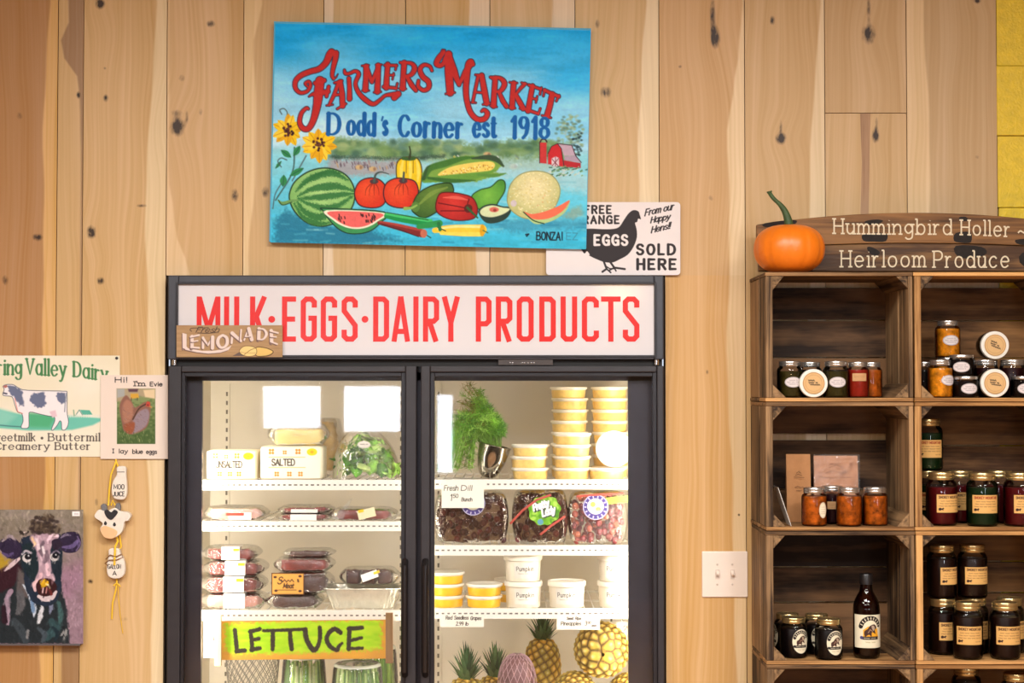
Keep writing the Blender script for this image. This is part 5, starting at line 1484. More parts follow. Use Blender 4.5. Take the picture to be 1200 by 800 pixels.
A.poly(h_((820, 440), (850, 390), (890, 430), (880, 520), (830, 540)), (176, 124, 100), smooth=5, soft=1.2, alpha=.8); A.poly(h_((880, 560), (920, 480), (980, 450), (1000, 490), (980, 560), (930, 600), (880, 615)), (146, 128, 136), smooth=5, soft=1); A.poly(h_((830, 560), (900, 540), (890, 610), (850, 610)), (150, 84, 56), smooth=4, soft=1); A.stroke(h_((890, 520), (930, 450), (975, 420)), 1.8, (84, 56, 44), smooth=4)
A.poly(h_((985, 400), (1005, 405), (1005, 440), (975, 430)), (190, 70, 56), soft=.6); A.stroke(h_((1004, 436), (1016, 440)), 1.4, (190, 140, 70)); A.ell(*h_((990, 425))[0], .7, .7, (30, 20, 20))
for i in range(80):
    q = h_((820 + rr.random() * 170, 430 + rr.random() * 180))[0]; A.stroke([q, (q[0] + 1.5, q[1] + 1)], .7, rr.choice([(110, 76, 66), (176, 146, 130), (126, 100, 104)]), alpha=.35)
for i in range(60):
    q = (138 + rr.random() * 43, 506 + rr.random() * 13); A.stroke([q, (q[0] + rr.uniform(-1, 1), q[1] - 2)], .7, rr.choice([(60, 84, 40), (120, 140, 80), (150, 160, 110)]), alpha=.6)
IK2 = (44, 38, 40)
A.text('Hi!', 134.5, 447.8, 5.8, 1.05, IK2, fit=14.5); A.text("I'm", 157, 452, 5, 1.0, IK2, fit=13, serif=.9); A.text('Evie', 175.5, 452.2, 4.6, 1.0, IK2, fit=15)
A.text('I', 132, 530.5, 4.6, .95, IK2, serif=1); A.text('lay', 139, 530.8, 4.6, .95, IK2, fit=11); A.text('blue', 155, 531.2, 4.6, .95, IK2, fit=12.5); A.text('eggs', 171, 531.4, 4.6, .95, IK2, fit=13)
org = P(157, 488, 0)
cd = thing('card', 'white card with a photo of a brown hen, handwritten above and below', 'card', org)
m = MB(); q = [P(*p_, -.008) for p_ in ((QX0, QY1), (QX1, QY1), (QX1, QY0), (QX0, QY0))]
m.prism([(p_.x, p_.z) for p_ in q], -.0068, -.0058)
m.build('backing', pmat('card stock', (230, 214, 200), rough=.6), cd, True, smooth=0)
sheet(cd, 'printed_face', A, print_m, -.0071, idq, org)

# ---------------------------------------------------------------- lemonade plank
MX0, MX1, MY0, MY1 = 207, 331, 381, 418.3
A = Art(MX0, MY0, MX1, MY1, 2.4)
XX, YY = np.meshgrid(A.xs, A.ys)
A.C[:] = lerpc((160, 128, 92), (186, 152, 112), vnoise(XX / 30, YY / 1.6, 91) * .6 + vnoise(XX / 9, YY / .7, 92) * .4)
l_ = lambda *p: [(200 + q[0] / 8.571, 375 + q[1] / 8.571) for q in p]
WH, SHD = (226, 208, 200), (118, 92, 84)
def slab(pl, smooth=0):
    for dx, dy, c in ((-9, 9, SHD), (0, 0, WH)): A.poly(l_(*[(a + dx, b + dy) for a, b in pl]), c, smooth=smooth)
def line(pts, w, smooth=0):
    for dx, dy, c in ((-9, 9, SHD), (0, 0, WH)): A.stroke(l_(*[(a + dx, b + dy) for a, b in pts]), [v / 8.571 for v in w], c, smooth=smooth)
slab([(118, 128), (160, 140), (160, 262), (180, 290), (120, 296)])
slab([(120, 270), (200, 288), (320, 308), (440, 306), (540, 288), (612, 254), (580, 300), (500, 326), (380, 336), (260, 322), (150, 298)])
for s_ in ([((215, 165), (215, 278)), (34, 34)], [((200, 168), (285, 150)), (18, 18)], [((215, 215), (272, 206)), (14, 14)], [((205, 272), (285, 278)), (18, 18)],
           [((325, 175), (325, 278)), (24, 24)], [((325, 180), (375, 250)), (24, 16)], [((425, 165), (375, 250)), (20, 16)], [((422, 170), (420, 280)), (34, 34)],
           [((620, 130), (612, 228)), (22, 22)], [((618, 130), (705, 208)), (36, 26)], [((708, 96), (700, 208)), (16, 16)],
           [((780, 85), (738, 200)), (16, 16)], [((785, 85), (815, 195)), (36, 36)], [((755, 165), (810, 160)), (12, 12)],
           [((888, 85), (884, 195)), (34, 34)], [((1010, 105), (1015, 225)), (34, 34)], [((1000, 108), (1078, 128)), (16, 16)], [((1010, 165), (1060, 168)), (14, 14)], [((1005, 216), (1070, 240)), (16, 16)]): line(*s_)
line(((880, 88), (935, 92), (962, 140), (930, 190), (880, 194)), (14, 18, 28, 18, 12), 6)
line(((520, 152), (482, 180), (474, 230), (500, 272), (540, 270), (568, 230), (562, 176), (528, 152)), (24, 30, 34, 26, 24, 32, 30, 24), 6)
A.text('Fresh', *l_((250, 122))[0], 6.2, 1.0, (74, 60, 54), fit=27, slant=.5, gap=.9, thin=.7); A.stroke(l_((210, 112), (196, 100), (210, 82), (300, 78), (380, 76)), .8, (74, 60, 54), smooth=5); A.stroke(l_((270, 128), (380, 132), (480, 118)), .8, (74, 60, 54), smooth=5)
A.poly(l_((620, 360), (690, 320), (760, 360)), (108, 92, 88)); lm = (222, 188, 112)
A.poly(l_((860, 275), (940, 276), (1000, 296), (1030, 318), (1005, 345), (960, 360), (860, 356)), (84, 62, 44), smooth=4, grow=.5); A.poly(l_((860, 278), (940, 279), (998, 298), (1026, 318), (1000, 342), (950, 356), (860, 353)), lm, smooth=4)
A.poly(l_((692, 310), (730, 268), (790, 262), (850, 280), (862, 320), (840, 352), (780, 362), (720, 345)), (84, 62, 44), smooth=5, grow=.5); A.poly(l_((692, 310), (730, 268), (790, 262), (850, 280), (862, 320), (840, 352), (780, 362), (720, 345)), (232, 204, 136), smooth=5); A.stroke(l_((740, 345), (800, 300), (850, 280)), .8, (150, 116, 70)); A.stroke(l_((700, 320), (760, 330), (850, 330)), .6, (180, 146, 90))
org = Vector((X(269, 400, FY - .01), FY - .012, Z(418.3, FY - .005)))
lm_ = thing('sign', 'small tan wooden sign lettered Fresh Lemonade resting on the header frame lip', 'sign', org)
m = MB(); q = [P(*p_, FY - .008) for p_ in ((MX0, MY1), (MX1, MY1), (MX1, MY0), (MX0, MY0))]
m.prism([(p_.x, p_.z) for p_ in q], FY - .0105, FY - .0045)
m.build('board', grain_mat('tan board', (140, 108, 74), (180, 146, 104), 'x'), lm_, True, smooth=0)
sheet(lm_, 'painted_face', A, matte_m, FY - .0108, idq, org)

# ---------------------------------------------------------------- light switch
org = P(849.2, 672.5, 0)
sw = thing('light_switch', 'white double toggle light switch plate on the board wall beside the crates', 'light switch', org)
pw, ph = 53.5 * CAM_D / FPX / 2, 53.5 * CAM_D / FPX / 2
m = MB(); m.box(-pw, pw, -.006, 0, -ph, ph)
m.build('plate', pmat('ivory plastic', (240, 224, 208), rough=.3, var=.02), sw, smooth=0, bevel=.004, seg=3)
for s_ in (-1, 1):
    x = s_ * .0205
    m = MB(); m.box(x - .006, x + .006, -.0068, -.0055, -.013, .013); m.build('switch_slot', pmat('ivory shadow plastic', (222, 204, 188), rough=.4), sw, smooth=0)
    m = MB(); m.obox((x, -.012, .004), (.0045, .008, .0035), Matrix.Rotation(.5, 3, 'X')); m.build('toggle', pmat('ivory plastic', None), sw, smooth=0, bevel=.0015)
    for z in (-.027, .027):
        m = MB(); m.lathe([(.0032, 0), (.0028, .0012), (.0005, .0016)], 10, (x, -.006, z), Matrix.Rotation(pi / 2, 3, 'X')); m.build('screw', pmat('pale screw', (214, 198, 182), rough=.35, metal=.3), sw)

# ---------------------------------------------------------------- hanging cow ornament
org = P(134, 540, 0)
orn = thing('hanging_ornament', 'small white cow head and two milk bottles strung on yellow ribbon', 'ornament', org)
yr = pmat('yellow ribbon', (240, 196, 44), rough=.6)
ww_ = pmat('white painted wood', (232, 222, 208), rough=.6, var=.08, scale=60)
ink = pmat('black ink', (46, 40, 40), rough=.7)
m = MB()
def rib(pts, w=.0022):
    m = MB(); m.tube([P(a, b, y) for a, b, y in pts], w, 6, flat=.45); m.build('ribbon', yr, orn, True)
rib([(135.5, 530, -.004), (136, 540, -.006), (134, 546, -.01), (130, 556, -.010), (128, 575, -.010), (127, 592, -.012)]); rib([(136, 540, -.006), (139, 548, -.008), (138, 556, -.006)]); rib([(130, 592, -.010), (132, 586, -.012), (135, 592, -.012)])
rib([(136, 626, -.012), (138, 634, -.012), (135, 640, -.03), (134, 662, -.031)], .0028); rib([(140, 626, -.010), (142, 640, -.012), (139, 645, -.01)]); rib([(137, 678, -.012), (136, 690, -.012), (132, 706, -.010), (131, 725, -.006)]); rib([(138, 684, -.012), (139, 702, -.008), (141, 722, -.006), (144, 742, -.004)], .001); rib([(133, 686, -.014), (137, 683, -.018), (141, 687, -.014)], .0022)
def flatshape(name, pts, y0, y1, mat, parent, bev=.003):
    m = MB(); q = [P(a, b, y0) for a, b in (cr_curve([Vector(p_) for p_ in pts], True, 4) if len(pts) > 5 else pts)]
    q = [(p_.x, p_.z) for p_ in q]
    ar = sum(q[i][0] * q[(i + 1) % len(q)][1] - q[(i + 1) % len(q)][0] * q[i][1] for i in range(len(q)))
    if ar < 0: q = q[::-1]
    m.prism(q, y0, y1)
    return m.build(name, mat, parent, True, smooth=0, bevel=bev)
def scrib(parent, name, items, Y):
    a = MB(); k_ = 0
    for t_, x, y, h, fit, w in items:
        k = h / 6.0; L = layout(t_, 1.2); sx = fit / (L[1] * k)
        for st in L[0]:
            k_ += 1
            p_ = [P(x + gx * sx * k, y - gy * k, Y) for gx, gy in st]
            ribbon(a, [(q.x, q.z) for q in p_], w * CAM_D / FPX, Y - .00002 * k_)
    return a.build(name, ink, parent, True, smooth=0)
b1 = flatshape('milk_bottle', [(137, 547), (147, 547), (147.5, 556), (148.5, 566), (148.5, 578), (145, 585), (134, 584), (130.5, 576), (132, 564), (136.5, 556)], -.022, -.008, ww_, orn)
scrib(b1, 'inscription', [('MOO', 133.5, 573, 5.5, 12, .9), ('JUICE', 132.5, 581, 5, 13.5, .9), ('-', 137, 555, 5, 9, .7)], -.0222)
hd_ = flatshape('cow_head', [(112, 601), (116, 597), (124, 599), (134, 595), (141, 599), (149, 600), (153, 604), (150, 610), (146, 611), (144, 620), (140, 626), (131, 631), (122, 628), (117, 620), (120, 613), (111, 606)], -.030, -.008, ww_, orn, .004)
flatshape('muzzle', [(117.5, 620), (122, 616), (130, 618), (137, 622), (136, 627), (131, 631), (122, 629)], -.0325, -.0298, pmat('peach paint', (238, 190, 140), rough=.6), hd_, .001)
flatshape('forelock', [(122, 599), (126, 597), (130, 600), (134, 597), (138, 600), (134, 606), (130, 609), (125, 606)], -.0325, -.0298, pmat('black paint', (34, 32, 36), rough=.6), hd_, .001)
for px, py in ((123.5, 612.5), (134, 614)): flatshape('eye', [(px - 1.6, py), (px, py - 2.2), (px + 1.6, py), (px + 1.4, py + 1.8), (px, py + 2.6), (px - 1.4, py + 1.8)], -.0315, -.0298, MATS['black paint'], hd_, 0)
for q in ([(119, 597), (118, 592), (122, 590), (125, 594), (125, 599), (121, 600)], [(135, 595), (136, 590), (140, 590), (141, 596), (139, 600), (136, 599)]): flatshape('horn', q, -.024, -.012, pmat('grey horn paint', (112, 110, 112), rough=.6), hd_, .002)
b2 = flatshape('milk_bottle', [(128, 643), (139, 643), (141, 649), (145, 656), (146.5, 668), (143, 676), (134, 678), (126, 674), (125, 662), (127, 652)], -.026, -.008, ww_, orn)
scrib(b2, 'inscription', [('GALLON', 126.5, 666, 5, 15, .8), ('A', 132, 674, 5, 4.5, .9)], -.0263)
tw = MB(); tw.tube([P(a, b, y) for a, b, y in ((124, 655, -.02), (129, 650, -.03), (136, 652, -.031), (143, 649, -.028), (144, 653, -.024), (136, 656, -.031), (128, 656, -.030), (123, 660, -.018), (126, 662, -.028))], .0016, 6)
q = tw.build('twine', pmat('brown twine', (140, 98, 58), rough=.8), b2, False)
for v in q.data.vertices: v.co -= orn.location

# ================================================================== on top of the crates
# ---------------------------------------------------------------- stave sign
st_m = grain_mat('charred stave', (54, 34, 19), (148, 104, 60), 'x', rough=.5, blotch=.5, bump=.5)
SY = -.113
def stave_pts(x0, x1, top, bot):
    n = 22
    T = [(x0 + (x1 - x0) * i / n) for i in range(n + 1)]
    up = [P(x, top(x), SY) for x in T]; dn = [P(x, bot(x), SY) for x in T]
    return [(p.x, p.z) for p in dn] + [(p.x, p.z) for p in reversed(up)]
SX0, SX1 = 887, 1258
mid_ = 1072.0
ftop = lambda x: 249.2 + 14.0 * ((x - mid_) / 186.0) ** 2
fmid = lambda x: 284.5 + 6.5 * ((x - mid_) / 186.0) ** 2
fbot = lambda x: 317.9
sgn = thing('sign', 'dark barrel stave sign with cream typed lettering standing on the crates behind the pumpkin', 'sign', (X(1072, 318, SY), SY, CTOP))
m = MB(); m.prism(stave_pts(SX0, SX1, ftop, fmid), SY, SY + .022); up_b = m.build('upper_stave', st_m, sgn, True, smooth=0, bevel=.002)
m = MB(); m.prism(stave_pts(SX0 + 2, SX1 - 2, lambda x: fmid(x) + .7, fbot), SY - .001, SY + .021); lo_b = m.build('lower_stave', grain_mat('sanded stave', (76, 50, 28), (172, 126, 74), 'x', rough=.45, blotch=.5, bump=.5), sgn, True, smooth=0, bevel=.002)
crm = pmat('cream sign paint', (226, 210, 178), rough=.6, var=.08, scale=200)
bn = pmat('scorched wood', (30, 22, 17), rough=.8, var=.4, scale=80)
def typed(parent, words, Yp, bend):
    a = MB(); k_ = 0
    for t_, x0, x1, y, h in words:
        k = h / 6.0; L = layout(t_, 1.9); sx = (x1 - x0) / (L[1] * k)
        for st in L[0]:
            for pl in [st] + serifs(st, .85):
                k_ += 1
                q = [P(x0 + gx * sx * k, bend(x0 + gx * sx * k, y) - gy * k, Yp) for gx, gy in pl]
                ribbon(a, [(v.x, v.z) for v in q], 1.75 * (CAM_D + Yp) / FPX, Yp - .000012 * (k_ % 30))
    return a.build('lettering', crm, parent, True, smooth=0)
l1 = typed(up_b, [('Hummingbird', 977.5, 1114.5, 276.5, 17), ('Holler', 1126.5, 1183, 276.5, 17), ], SY - .0012, lambda x, y: y + (3.6 * ((x - 1085) / 110) ** 2 if x > 1085 else -1.0 * ((x - 1085) / 110) ** 2) - 2.2)
l3 = typed(up_b, [('~', 1193, 1206, 277, 15)], SY - .0012, lambda x, y: y + 1.5)
l3.name = 'flourish'
l2 = typed(lo_b, [('Heirloom', 986, 1083.5, 313, 18.5), ('Produce', 1094.5, 1182, 313.5, 18.5)], SY - .0022, lambda x, y: y - .6)
def scorch(parent, polys, Yp):
    for pl in polys:
        m = MB(); q = [P(a, b, Yp) for a, b in cr_curve([Vector(p_) for p_ in pl], True, 3)]
        q = [(v.x, v.z) for v in q]
        ar = sum(q[i][0] * q[(i + 1) % len(q)][1] - q[(i + 1) % len(q)][0] * q[i][1] for i in range(len(q)))
        m.prism(q if ar > 0 else q[::-1], Yp, Yp + .0006); m.build('scorch_mark', bn, parent, True, smooth=0)
scorch(up_b, [[(896, 261.5), (930, 257.5), (932, 262), (915, 264.5), (897, 266)], [(1012, 274), (1038, 273), (1038, 282.5), (1024, 283), (1012, 282)], [(1120, 273), (1137, 272), (1138, 283.5), (1128, 284.5), (1118, 282)], [(1014, 259), (1028, 257), (1035, 259), (1026, 263), (1016, 263)], [(1124, 254.5), (1132, 254), (1134, 258.5), (1126, 258.5)], [(1190, 281), (1210, 280), (1215, 287), (1195, 286.5)]], SY - .0005)
scorch(lo_b, [[(1016, 290), (1022, 289.5), (1031, 295), (1028, 299), (1020, 297.5)], [(1120, 288), (1150, 289), (1156, 297), (1140, 303), (1122, 300)], [(1198, 296), (1240, 294), (1240, 312), (1200, 312)]], SY - .0015)

# ---------------------------------------------------------------- pumpkin
PY_ = -.214
pc = P(925, 318, PY_)
pk = thing('pumpkin', 'round orange pumpkin with a curved green stem on top of the left crates', 'pumpkin', (pc.x, PY_, CTOP + .0005))
R_ = 41.6 * (CAM_D + PY_) / FPX
HH = 57.5 * (CAM_D + PY_) / FPX
prof = []
for j in range(25):
    a = -pi / 2 + pi * j / 24
    rr_ = math.copysign(abs(math.cos(a)) ** .72, 1)
    prof.append((max(.002, R_ * rr_), HH / 2 + HH / 2 * math.copysign(abs(math.sin(a)) ** .92, math.sin(a)) - (.010 if j > 22 else 0) * (j - 22)))
m = MB(); m.lathe(prof, 88, wob=lambda a, z: 1 - .028 * (1 - abs(math.sin(a * 5.5 + .4))) ** 2.2)
m.build('body', pmat('pumpkin skin', (236, 122, 22), rough=.36, var=.10, scale=9, bump=.12, bscale=70, stretch=(1, 1, .5), detail=4), pk, smooth=80)
stp = [(925, 266), (923.5, 258), (920, 248), (914.5, 240), (907, 233), (902.5, 227), (901.5, 224)]
q = [P(a, b, PY_) - pk.location for a, b in stp]
q = cr_curve(q, False, 4)
m = MB(); m.tube(q, [.013 - .0075 * min(1, i / 14) + (.0018 if i > 21 else 0) for i in range(len(q))], 10)
m.build('stem', pmat('pumpkin stem', (62, 84, 44), rough=.6, var=.4, scale=70, stretch=(1, 1, .4), bump=.5), pk, smooth=80)

# ================================================================== jars, bottle, packets in the crates
jar_glass = clear('jar glass', ior=1.36, rough=.015)
silver = pmat('silver lid', (206, 202, 196), rough=.24, metal=.9, var=.08, scale=50)
gold = pmat('gold lid', (206, 182, 128), rough=.26, metal=.9, var=.08, scale=50)
white_lid = pmat('white lid rim', (232, 226, 214), rough=.35)
lab_m = pmat('jar label print', None, rough=.6, attr=True, var=.02, scale=60, spec=.25)
def content(nm, c, var=.25, sc=60): return pmat(nm, c, rough=.35, var=var, scale=sc, spec=.08, coat=.0, detail=4)
C_GRN = content('green jelly', (12, 34, 12)); C_RED = content('red jelly', (74, 8, 12)); C_BRN = content('dark apple butter', (26, 9, 6)); C_BLK = content('black preserve', (16, 9, 9))
C_AMB = content('amber fruit', (158, 76, 14), .9, 60); C_YEL = content('yellow relish', (196, 122, 20), .65, 75); C_OLV = content('olive relish', (52, 44, 14), .5, 80); C_ORD = content('tomato red', (134, 30, 14), .3, 80); C_PUR = content('dark plum', (34, 8, 12))
C_DRD = content('dark red relish', (74, 22, 14), .4, 80)


def squig(A, x0, x1, y, h, col, w, seed):
    r = random.Random(seed); x = x0
    while x < x1 - 1:
        l = r.uniform(2.2, 5.5) * h
        e = min(x1, x + l)
        pts = []; n = max(3, int((e - x) / (h * .42)))
        for i in range(n + 1): pts.append((x + (e - x) * i / n, y + (h * .36 if i % 2 else -h * .36) * r.uniform(.5, 1)))
        A.stroke(pts, w, col, alpha=.85); x = e + h * .9


def label_art(kind):
    if kind == 'oval':
        A = Art(-23, -14, 23, 14, 1.1, (208, 196, 194)); A.ell(0, 0, 22, 13, (150, 140, 138)); A.ell(0, 0, 21, 12, (214, 204, 202))
        for i, (y, a) in enumerate(((-5, 11), (0, 16), (5, 11))): squig(A, -a, a, y, 3.2, (136, 124, 126), .9, i)
        return A, (22.6, 13.6)
    if kind == 'ovalv':
        A = Art(-12, -21, 12, 21, 1.1, (232, 214, 184)); A.ell(0, 0, 10.6, 19, (190, 170, 130)); A.ell(0, 0, 9.8, 18, (234, 218, 190))
        for i, y in enumerate((-8, -2, 4, 9)): squig(A, -7, 7, y, 2.4, (180, 160, 128), .7, i)
        return A, (11.8, 20.6)
    if kind == 'kraft' or kind == 'kraftred':
        A = Art(-31, -20, 31, 20, 1.5, (216, 168, 98))
        A.text('SMOKEY MOUNTAIN', -27, -11.5, 5.2, 1.2, (150, 60, 30) if kind == 'kraftred' else (84, 56, 34), fit=54, gap=1.6)
        for i, (y, a) in enumerate(((-5.5, 22), (0, 24), (5.5, 26))): squig(A, -a, a, y, 2.6, (112, 78, 46), .8, i + 7)
        A.poly([(-27, 15), (-27, 11), (-24, 9), (-20, 11), (-17, 9), (-15, 11), (-17, 13), (-17, 15.5), (-20, 13.5), (-23, 15.5)], (46, 24, 20)); squig(A, 12, 27, 13.5, 2, (130, 92, 56), .7, 3)
        return A, None
    if kind == 'kraftsmall':
        A = Art(-19, -10, 19, 10, 1.3, (196, 152, 104)); A.stroke([(-14, -4), (14, -4)], .9, (150, 104, 66)); squig(A, -13, 13, 0, 2.4, (126, 88, 58), .7, 2); squig(A, -11, 11, 5, 2.4, (140, 98, 66), .7, 4)
        return A, None
    if kind in ('crest', 'bottle'):
        if kind == 'crest': A = Art(-19, -25, 19, 25, 2.0, (222, 212, 184)); o = 0
        else: A = Art(-28, -26, 28, 26, 2.6, (222, 212, 184)); o = 0
        s = 1.0 if kind == 'crest' else 1.12
        K = (34, 28, 26)
        arc = [(14.5 * s * math.cos(math.radians(a)), -3 + 16 * s * math.sin(math.radians(a))) for a in range(195, 346, 8)]
        A.stroke(arc, 6.2 * s, K)
        for i in range(9):
            a = math.radians(205 + i * 16.5); x, y = 14.5 * s * math.cos(a), -3 + 16 * s * math.sin(a)
            A.stroke([(x * .88, (y + 3) * .88 - 3), (x * 1.1, (y + 3) * 1.1 - 3)], 1.1, (222, 212, 184)); A.stroke([(x * .98 - 1, (y + 3) * .98 - 3), (x * .98 + 1, (y + 3) * .98 - 3)], .8, (222, 212, 184))
        if kind == 'bottle': A.poly([(-12, 10), (-12, -2), (-4, -8), (12, -4), (14, 10)], (226, 160, 40))
        A.poly([(-9, 8), (-10, 0), (-5, -4), (-1, -9), (6, -11), (10, -6), (7, -2), (8, 4), (2, 1), (1, 8), (-3, 5)], (66, 40, 32), smooth=4)
        A.poly([(1, -8), (5, -9), (7, -4), (4, -1)], (172, 150, 128), smooth=3); A.stroke([(-4, 2), (-1, -3), (3, 0)], 1.4, (150, 120, 98))
        A.poly([(-13, 8), (13, 8), (13, 13), (-13, 13)], K); squig(A, -11, 11, 10.6, 2.2, (216, 206, 180), .7, 5)
        A.ell(-14.5, 10, 2.6, 2.6, (70, 66, 110) if kind == 'bottle' else K)
        squig(A, -8, 8, 17, 2.4, (170, 158, 120), .8, 8)
        if kind == 'crest': return A, (18.6, 24.4)
        return A, None
    if kind == 'lid':
        A = Art(-29, -29, 29, 29, 1.5, (206, 164, 110)); A.ell(0, 0, 28, 28, (150, 116, 74)); A.ell(0, 0, 27, 27, (208, 166, 112)); A.ell(0, 0, 21.5, 21.5, (178, 140, 92)); A.ell(0, 0, 20.8, 20.8, (210, 170, 116))
        for i, (y, a, b) in enumerate(((-7, -14, 2), (0, -13, 10), (6, -9, 16))): squig(A, a, b, y - i, 5, (40, 30, 26), 1.9, i + 20)
        return A, (28.6, 28.6)


_LA = {}
def label_mesh(kind, parent, r, zc, off=.0006, flat=False):
    """printed label wrapped on a jar of radius r, its middle at height zc and facing -Y (or flat on a lid)"""
    A, oval = label_art(kind)
    gs = {'crest': 1.28, 'bottle': 1.64, 'kraft': 1.17, 'kraftred': 1.17}.get(kind, 1.0)
    def fn(a, b):
        if oval:
            d = np.hypot(a / oval[0], b / oval[1]); k = np.where(d > 1, 1 / np.maximum(d, 1e-6), 1); a, b = a * k, b * k
        if flat: return a / 1000.0, np.full(a.shape, zc), -b / 1000.0
        a, b = a * gs, b * gs
        an = a / 1000.0 / r
        return (r + off) * np.sin(an), -(r + off) * np.cos(an), zc - b / 1000.0
    return A.mesh('label', lab_m, fn, parent)


def jar_proto(name, r, h, cont, lid, lab=None, labz=.45, wide=False, fill=.78):
    """a preserving jar at the origin; returned hidden parts are copied by dup()"""
    t = thing(name, 'jar', 'jar')
    nr = .94 if wide else .84
    zs = .80 if wide else .76
    g = MB()
    g.lathe([(.86 * r, 0), (.96 * r, .02 * h), (r, .07 * h), (r, zs * h - .04 * h), (.985 * r, zs * h), (.93 * r, zs * h + .05 * h), (nr * r * .97, zs * h + .085 * h), (nr * r * .95, .97 * h)], 36, cap1=False)
    g.build('glass_body', jar_glass, t, smooth=50)
    c = MB(); c.lathe([(.80 * r, .012 * h), (.92 * r, .03 * h), (.955 * r, .08 * h), (.955 * r, min(fill, zs - .03) * h), (.93 * r, fill * h)], 30)
    c.build('contents', cont, t, smooth=50)
    l = MB(); a = nr * r
    lz = .86 * h if not wide else .85 * h
    n_ = 48
    l.lathe([(a * .985, lz), (a * 1.015, lz + .004 * 1), (a * 1.02, lz + .35 * (h - lz)), (a * .995, lz + .45 * (h - lz)), (a * 1.01, lz + .5 * (h - lz)), (a * 1.01, h - .0022), (a * .985, h - .0004), (a * .93, h), (a * .9, h - .0012), (.003, h - .001)], n_, cap0=False)
    l.build('lid', lid, t, smooth=45)
    if lab: label_mesh(lab, t, r, labz * h)
    return t


_first = {}
def put(kind, px, Y, z, label, group, rot=0.0, sz=1.0, tilt=None):
    """first use moves the prototype itself, later ones copy it with all its parts"""
    t = PROTO[kind]
    if kind not in _first: _first[kind] = 1; o = t
    else: o = dup(t)
    p = P(px, 540, Y)
    o.location = (p.x, Y, z + .0004); o.rotation_euler = (0, 0, rot); o.scale = (1, 1, sz)
    o['label'] = label; o['category'] = 'jar'; o['group'] = group
    return o


PROTO = {
 'olive': jar_proto('jar', .0338, .095, C_OLV, silver, 'oval', .42, fill=.72), 'amber': jar_proto('jar', .0335, .0985, C_AMB, silver, None), 'amberv': jar_proto('jar', .0335, .0985, C_AMB, silver, 'ovalv', .42),
 'tomato': jar_proto('jar', .029, .093, C_ORD, silver, 'kraftsmall', .57), 'ambsmall': jar_proto('jar', .029, .093, C_AMB, silver, None), 'blk': jar_proto('jar', .0325, .094, C_BLK, silver, None),
 'yellow': jar_proto('jar', .0336, .098, C_YEL, silver, 'oval', .46), 'short': jar_proto('jar', .0335, .0555, C_BLK, silver, 'oval', .42, wide=True), 'plum': jar_proto('jar', .0335, .1, C_PUR, silver, None, wide=True),
 'kraftblk': jar_proto('jar', .0325, .099, C_PUR, silver, 'kraftsmall', .5),
 'green': jar_proto('jar', .0405, .138, C_GRN, gold, 'kraftred', .42, fill=.72), 'red': jar_proto('jar', .0405, .138, C_RED, gold, 'kraft', .42, fill=.72), 'brown': jar_proto('jar', .0385, .146, C_BRN, gold, 'kraft', .43, fill=.74),
 'crest': jar_proto('jar', .0357, .1035, C_BLK, gold, 'crest', .43, fill=.74),
}
z1, z2, z3, z4 = CRZ
G1, G2, G3_, G4 = 'short jars in the top left crate', 'amber jars beside the kraft packets', 'gold lidded jars with crest labels', 'relish jars in the top right crate'
G5, G6, G7 = 'jelly jars in the second right crate', 'dark jars stacked in the third right crate', 'jars at the bottom right edge'
put('olive', 926, -.221, z1, 'olive relish jar with silver lid and oval label, leftmost in the top left crate', G1, .12)
put('olive', 980, -.232, z1, 'olive relish jar with oval label just right of the round kraft lid', G1, -.03)
put('blk', 949.5, -.155, z1, 'dark jar with silver lid half hidden behind the round kraft lid', G1)
put('blk', 981, -.15, z1, 'dark jar almost hidden behind the second olive relish jar', G1)
put('tomato', 1006, -.225, z1, 'tomato red jar with small kraft label, right in the top left crate', G1, -.05)
put('ambsmall', 1021.5, -.165, z1, 'amber brown jar peeking out behind the tomato red jar', G1)
put('amberv', 954, -.238, z2, 'amber fruit jar with upright cream oval label, in front of the kraft bag', G2, .55)
put('amber', 994.5, -.242, z2, 'amber fruit jar, middle one of three below the clear wrapped packet', G2, 2.0)
put('amber', 1025, -.225, z2, 'amber fruit jar, rightmost in the second left crate', G2)
put('kraftblk', 975, -.168, z2, 'dark red jar with kraft label squeezed behind two amber jars', G2)
put('crest', 929, -.222, z3, 'black gold-lidded jar with cream crest label, front left in third left crate', G3_, .42)
put('crest', 970, -.25, z3, 'black gold-lidded jar with cream crest label, front one nearest the bottle', G3_, .35)
put('crest', 922, -.146, z3, 'black gold-lidded jar behind the front left crest jar', G3_, -1.6)
put('crest', 956, -.158, z3, 'black gold-lidded jar standing behind the crest jar nearest the bottle', G3_, .1)
put('yellow', 1102.5, -.226, z1, 'yellow relish jar standing front left on the top right crate floor', G4, .5)
sup = put('yellow', 1111.5, -.137, z1, 'yellow relish jar hidden at the back under the raised relish jar', G4, 1.5, 1.08)
put('yellow', 1111.5, -.137, z1 + .098 * 1.08 + .0008, 'yellow relish jar raised on another jar, highest in the top right crate', G4, .05)
put('blk', 1083, -.165, z1, 'dark jar at far left behind the front yellow relish jar', G4)
a0 = put('short', 1132.5, -.236, z1, 'squat black preserve jar with oval label on the crate floor beside yellow relish', G4, .05)
put('short', 1127.5, -.222, z1 + .0563, 'squat black preserve jar with oval label stacked on its twin', G4, -.25)
put('plum', 1155.5, -.155, z1, 'dark plum jar with silver lid behind the lower round kraft lid', G4)
put('plum', 1187, -.16, z1, 'dark plum jar with silver lid at right edge under the upper kraft lid', G4)
put('short', 1200.5, -.236, z1, 'squat black preserve jar with oval label at the right picture edge', G4, -.1)
put('red', 1103, -.219, z2, 'red jelly jar with kraft label, front left in the second right crate', G5, .35)
put('green', 1150.5, -.245, z2, 'green jelly jar with kraft label between two red jelly jars', G5, 0)
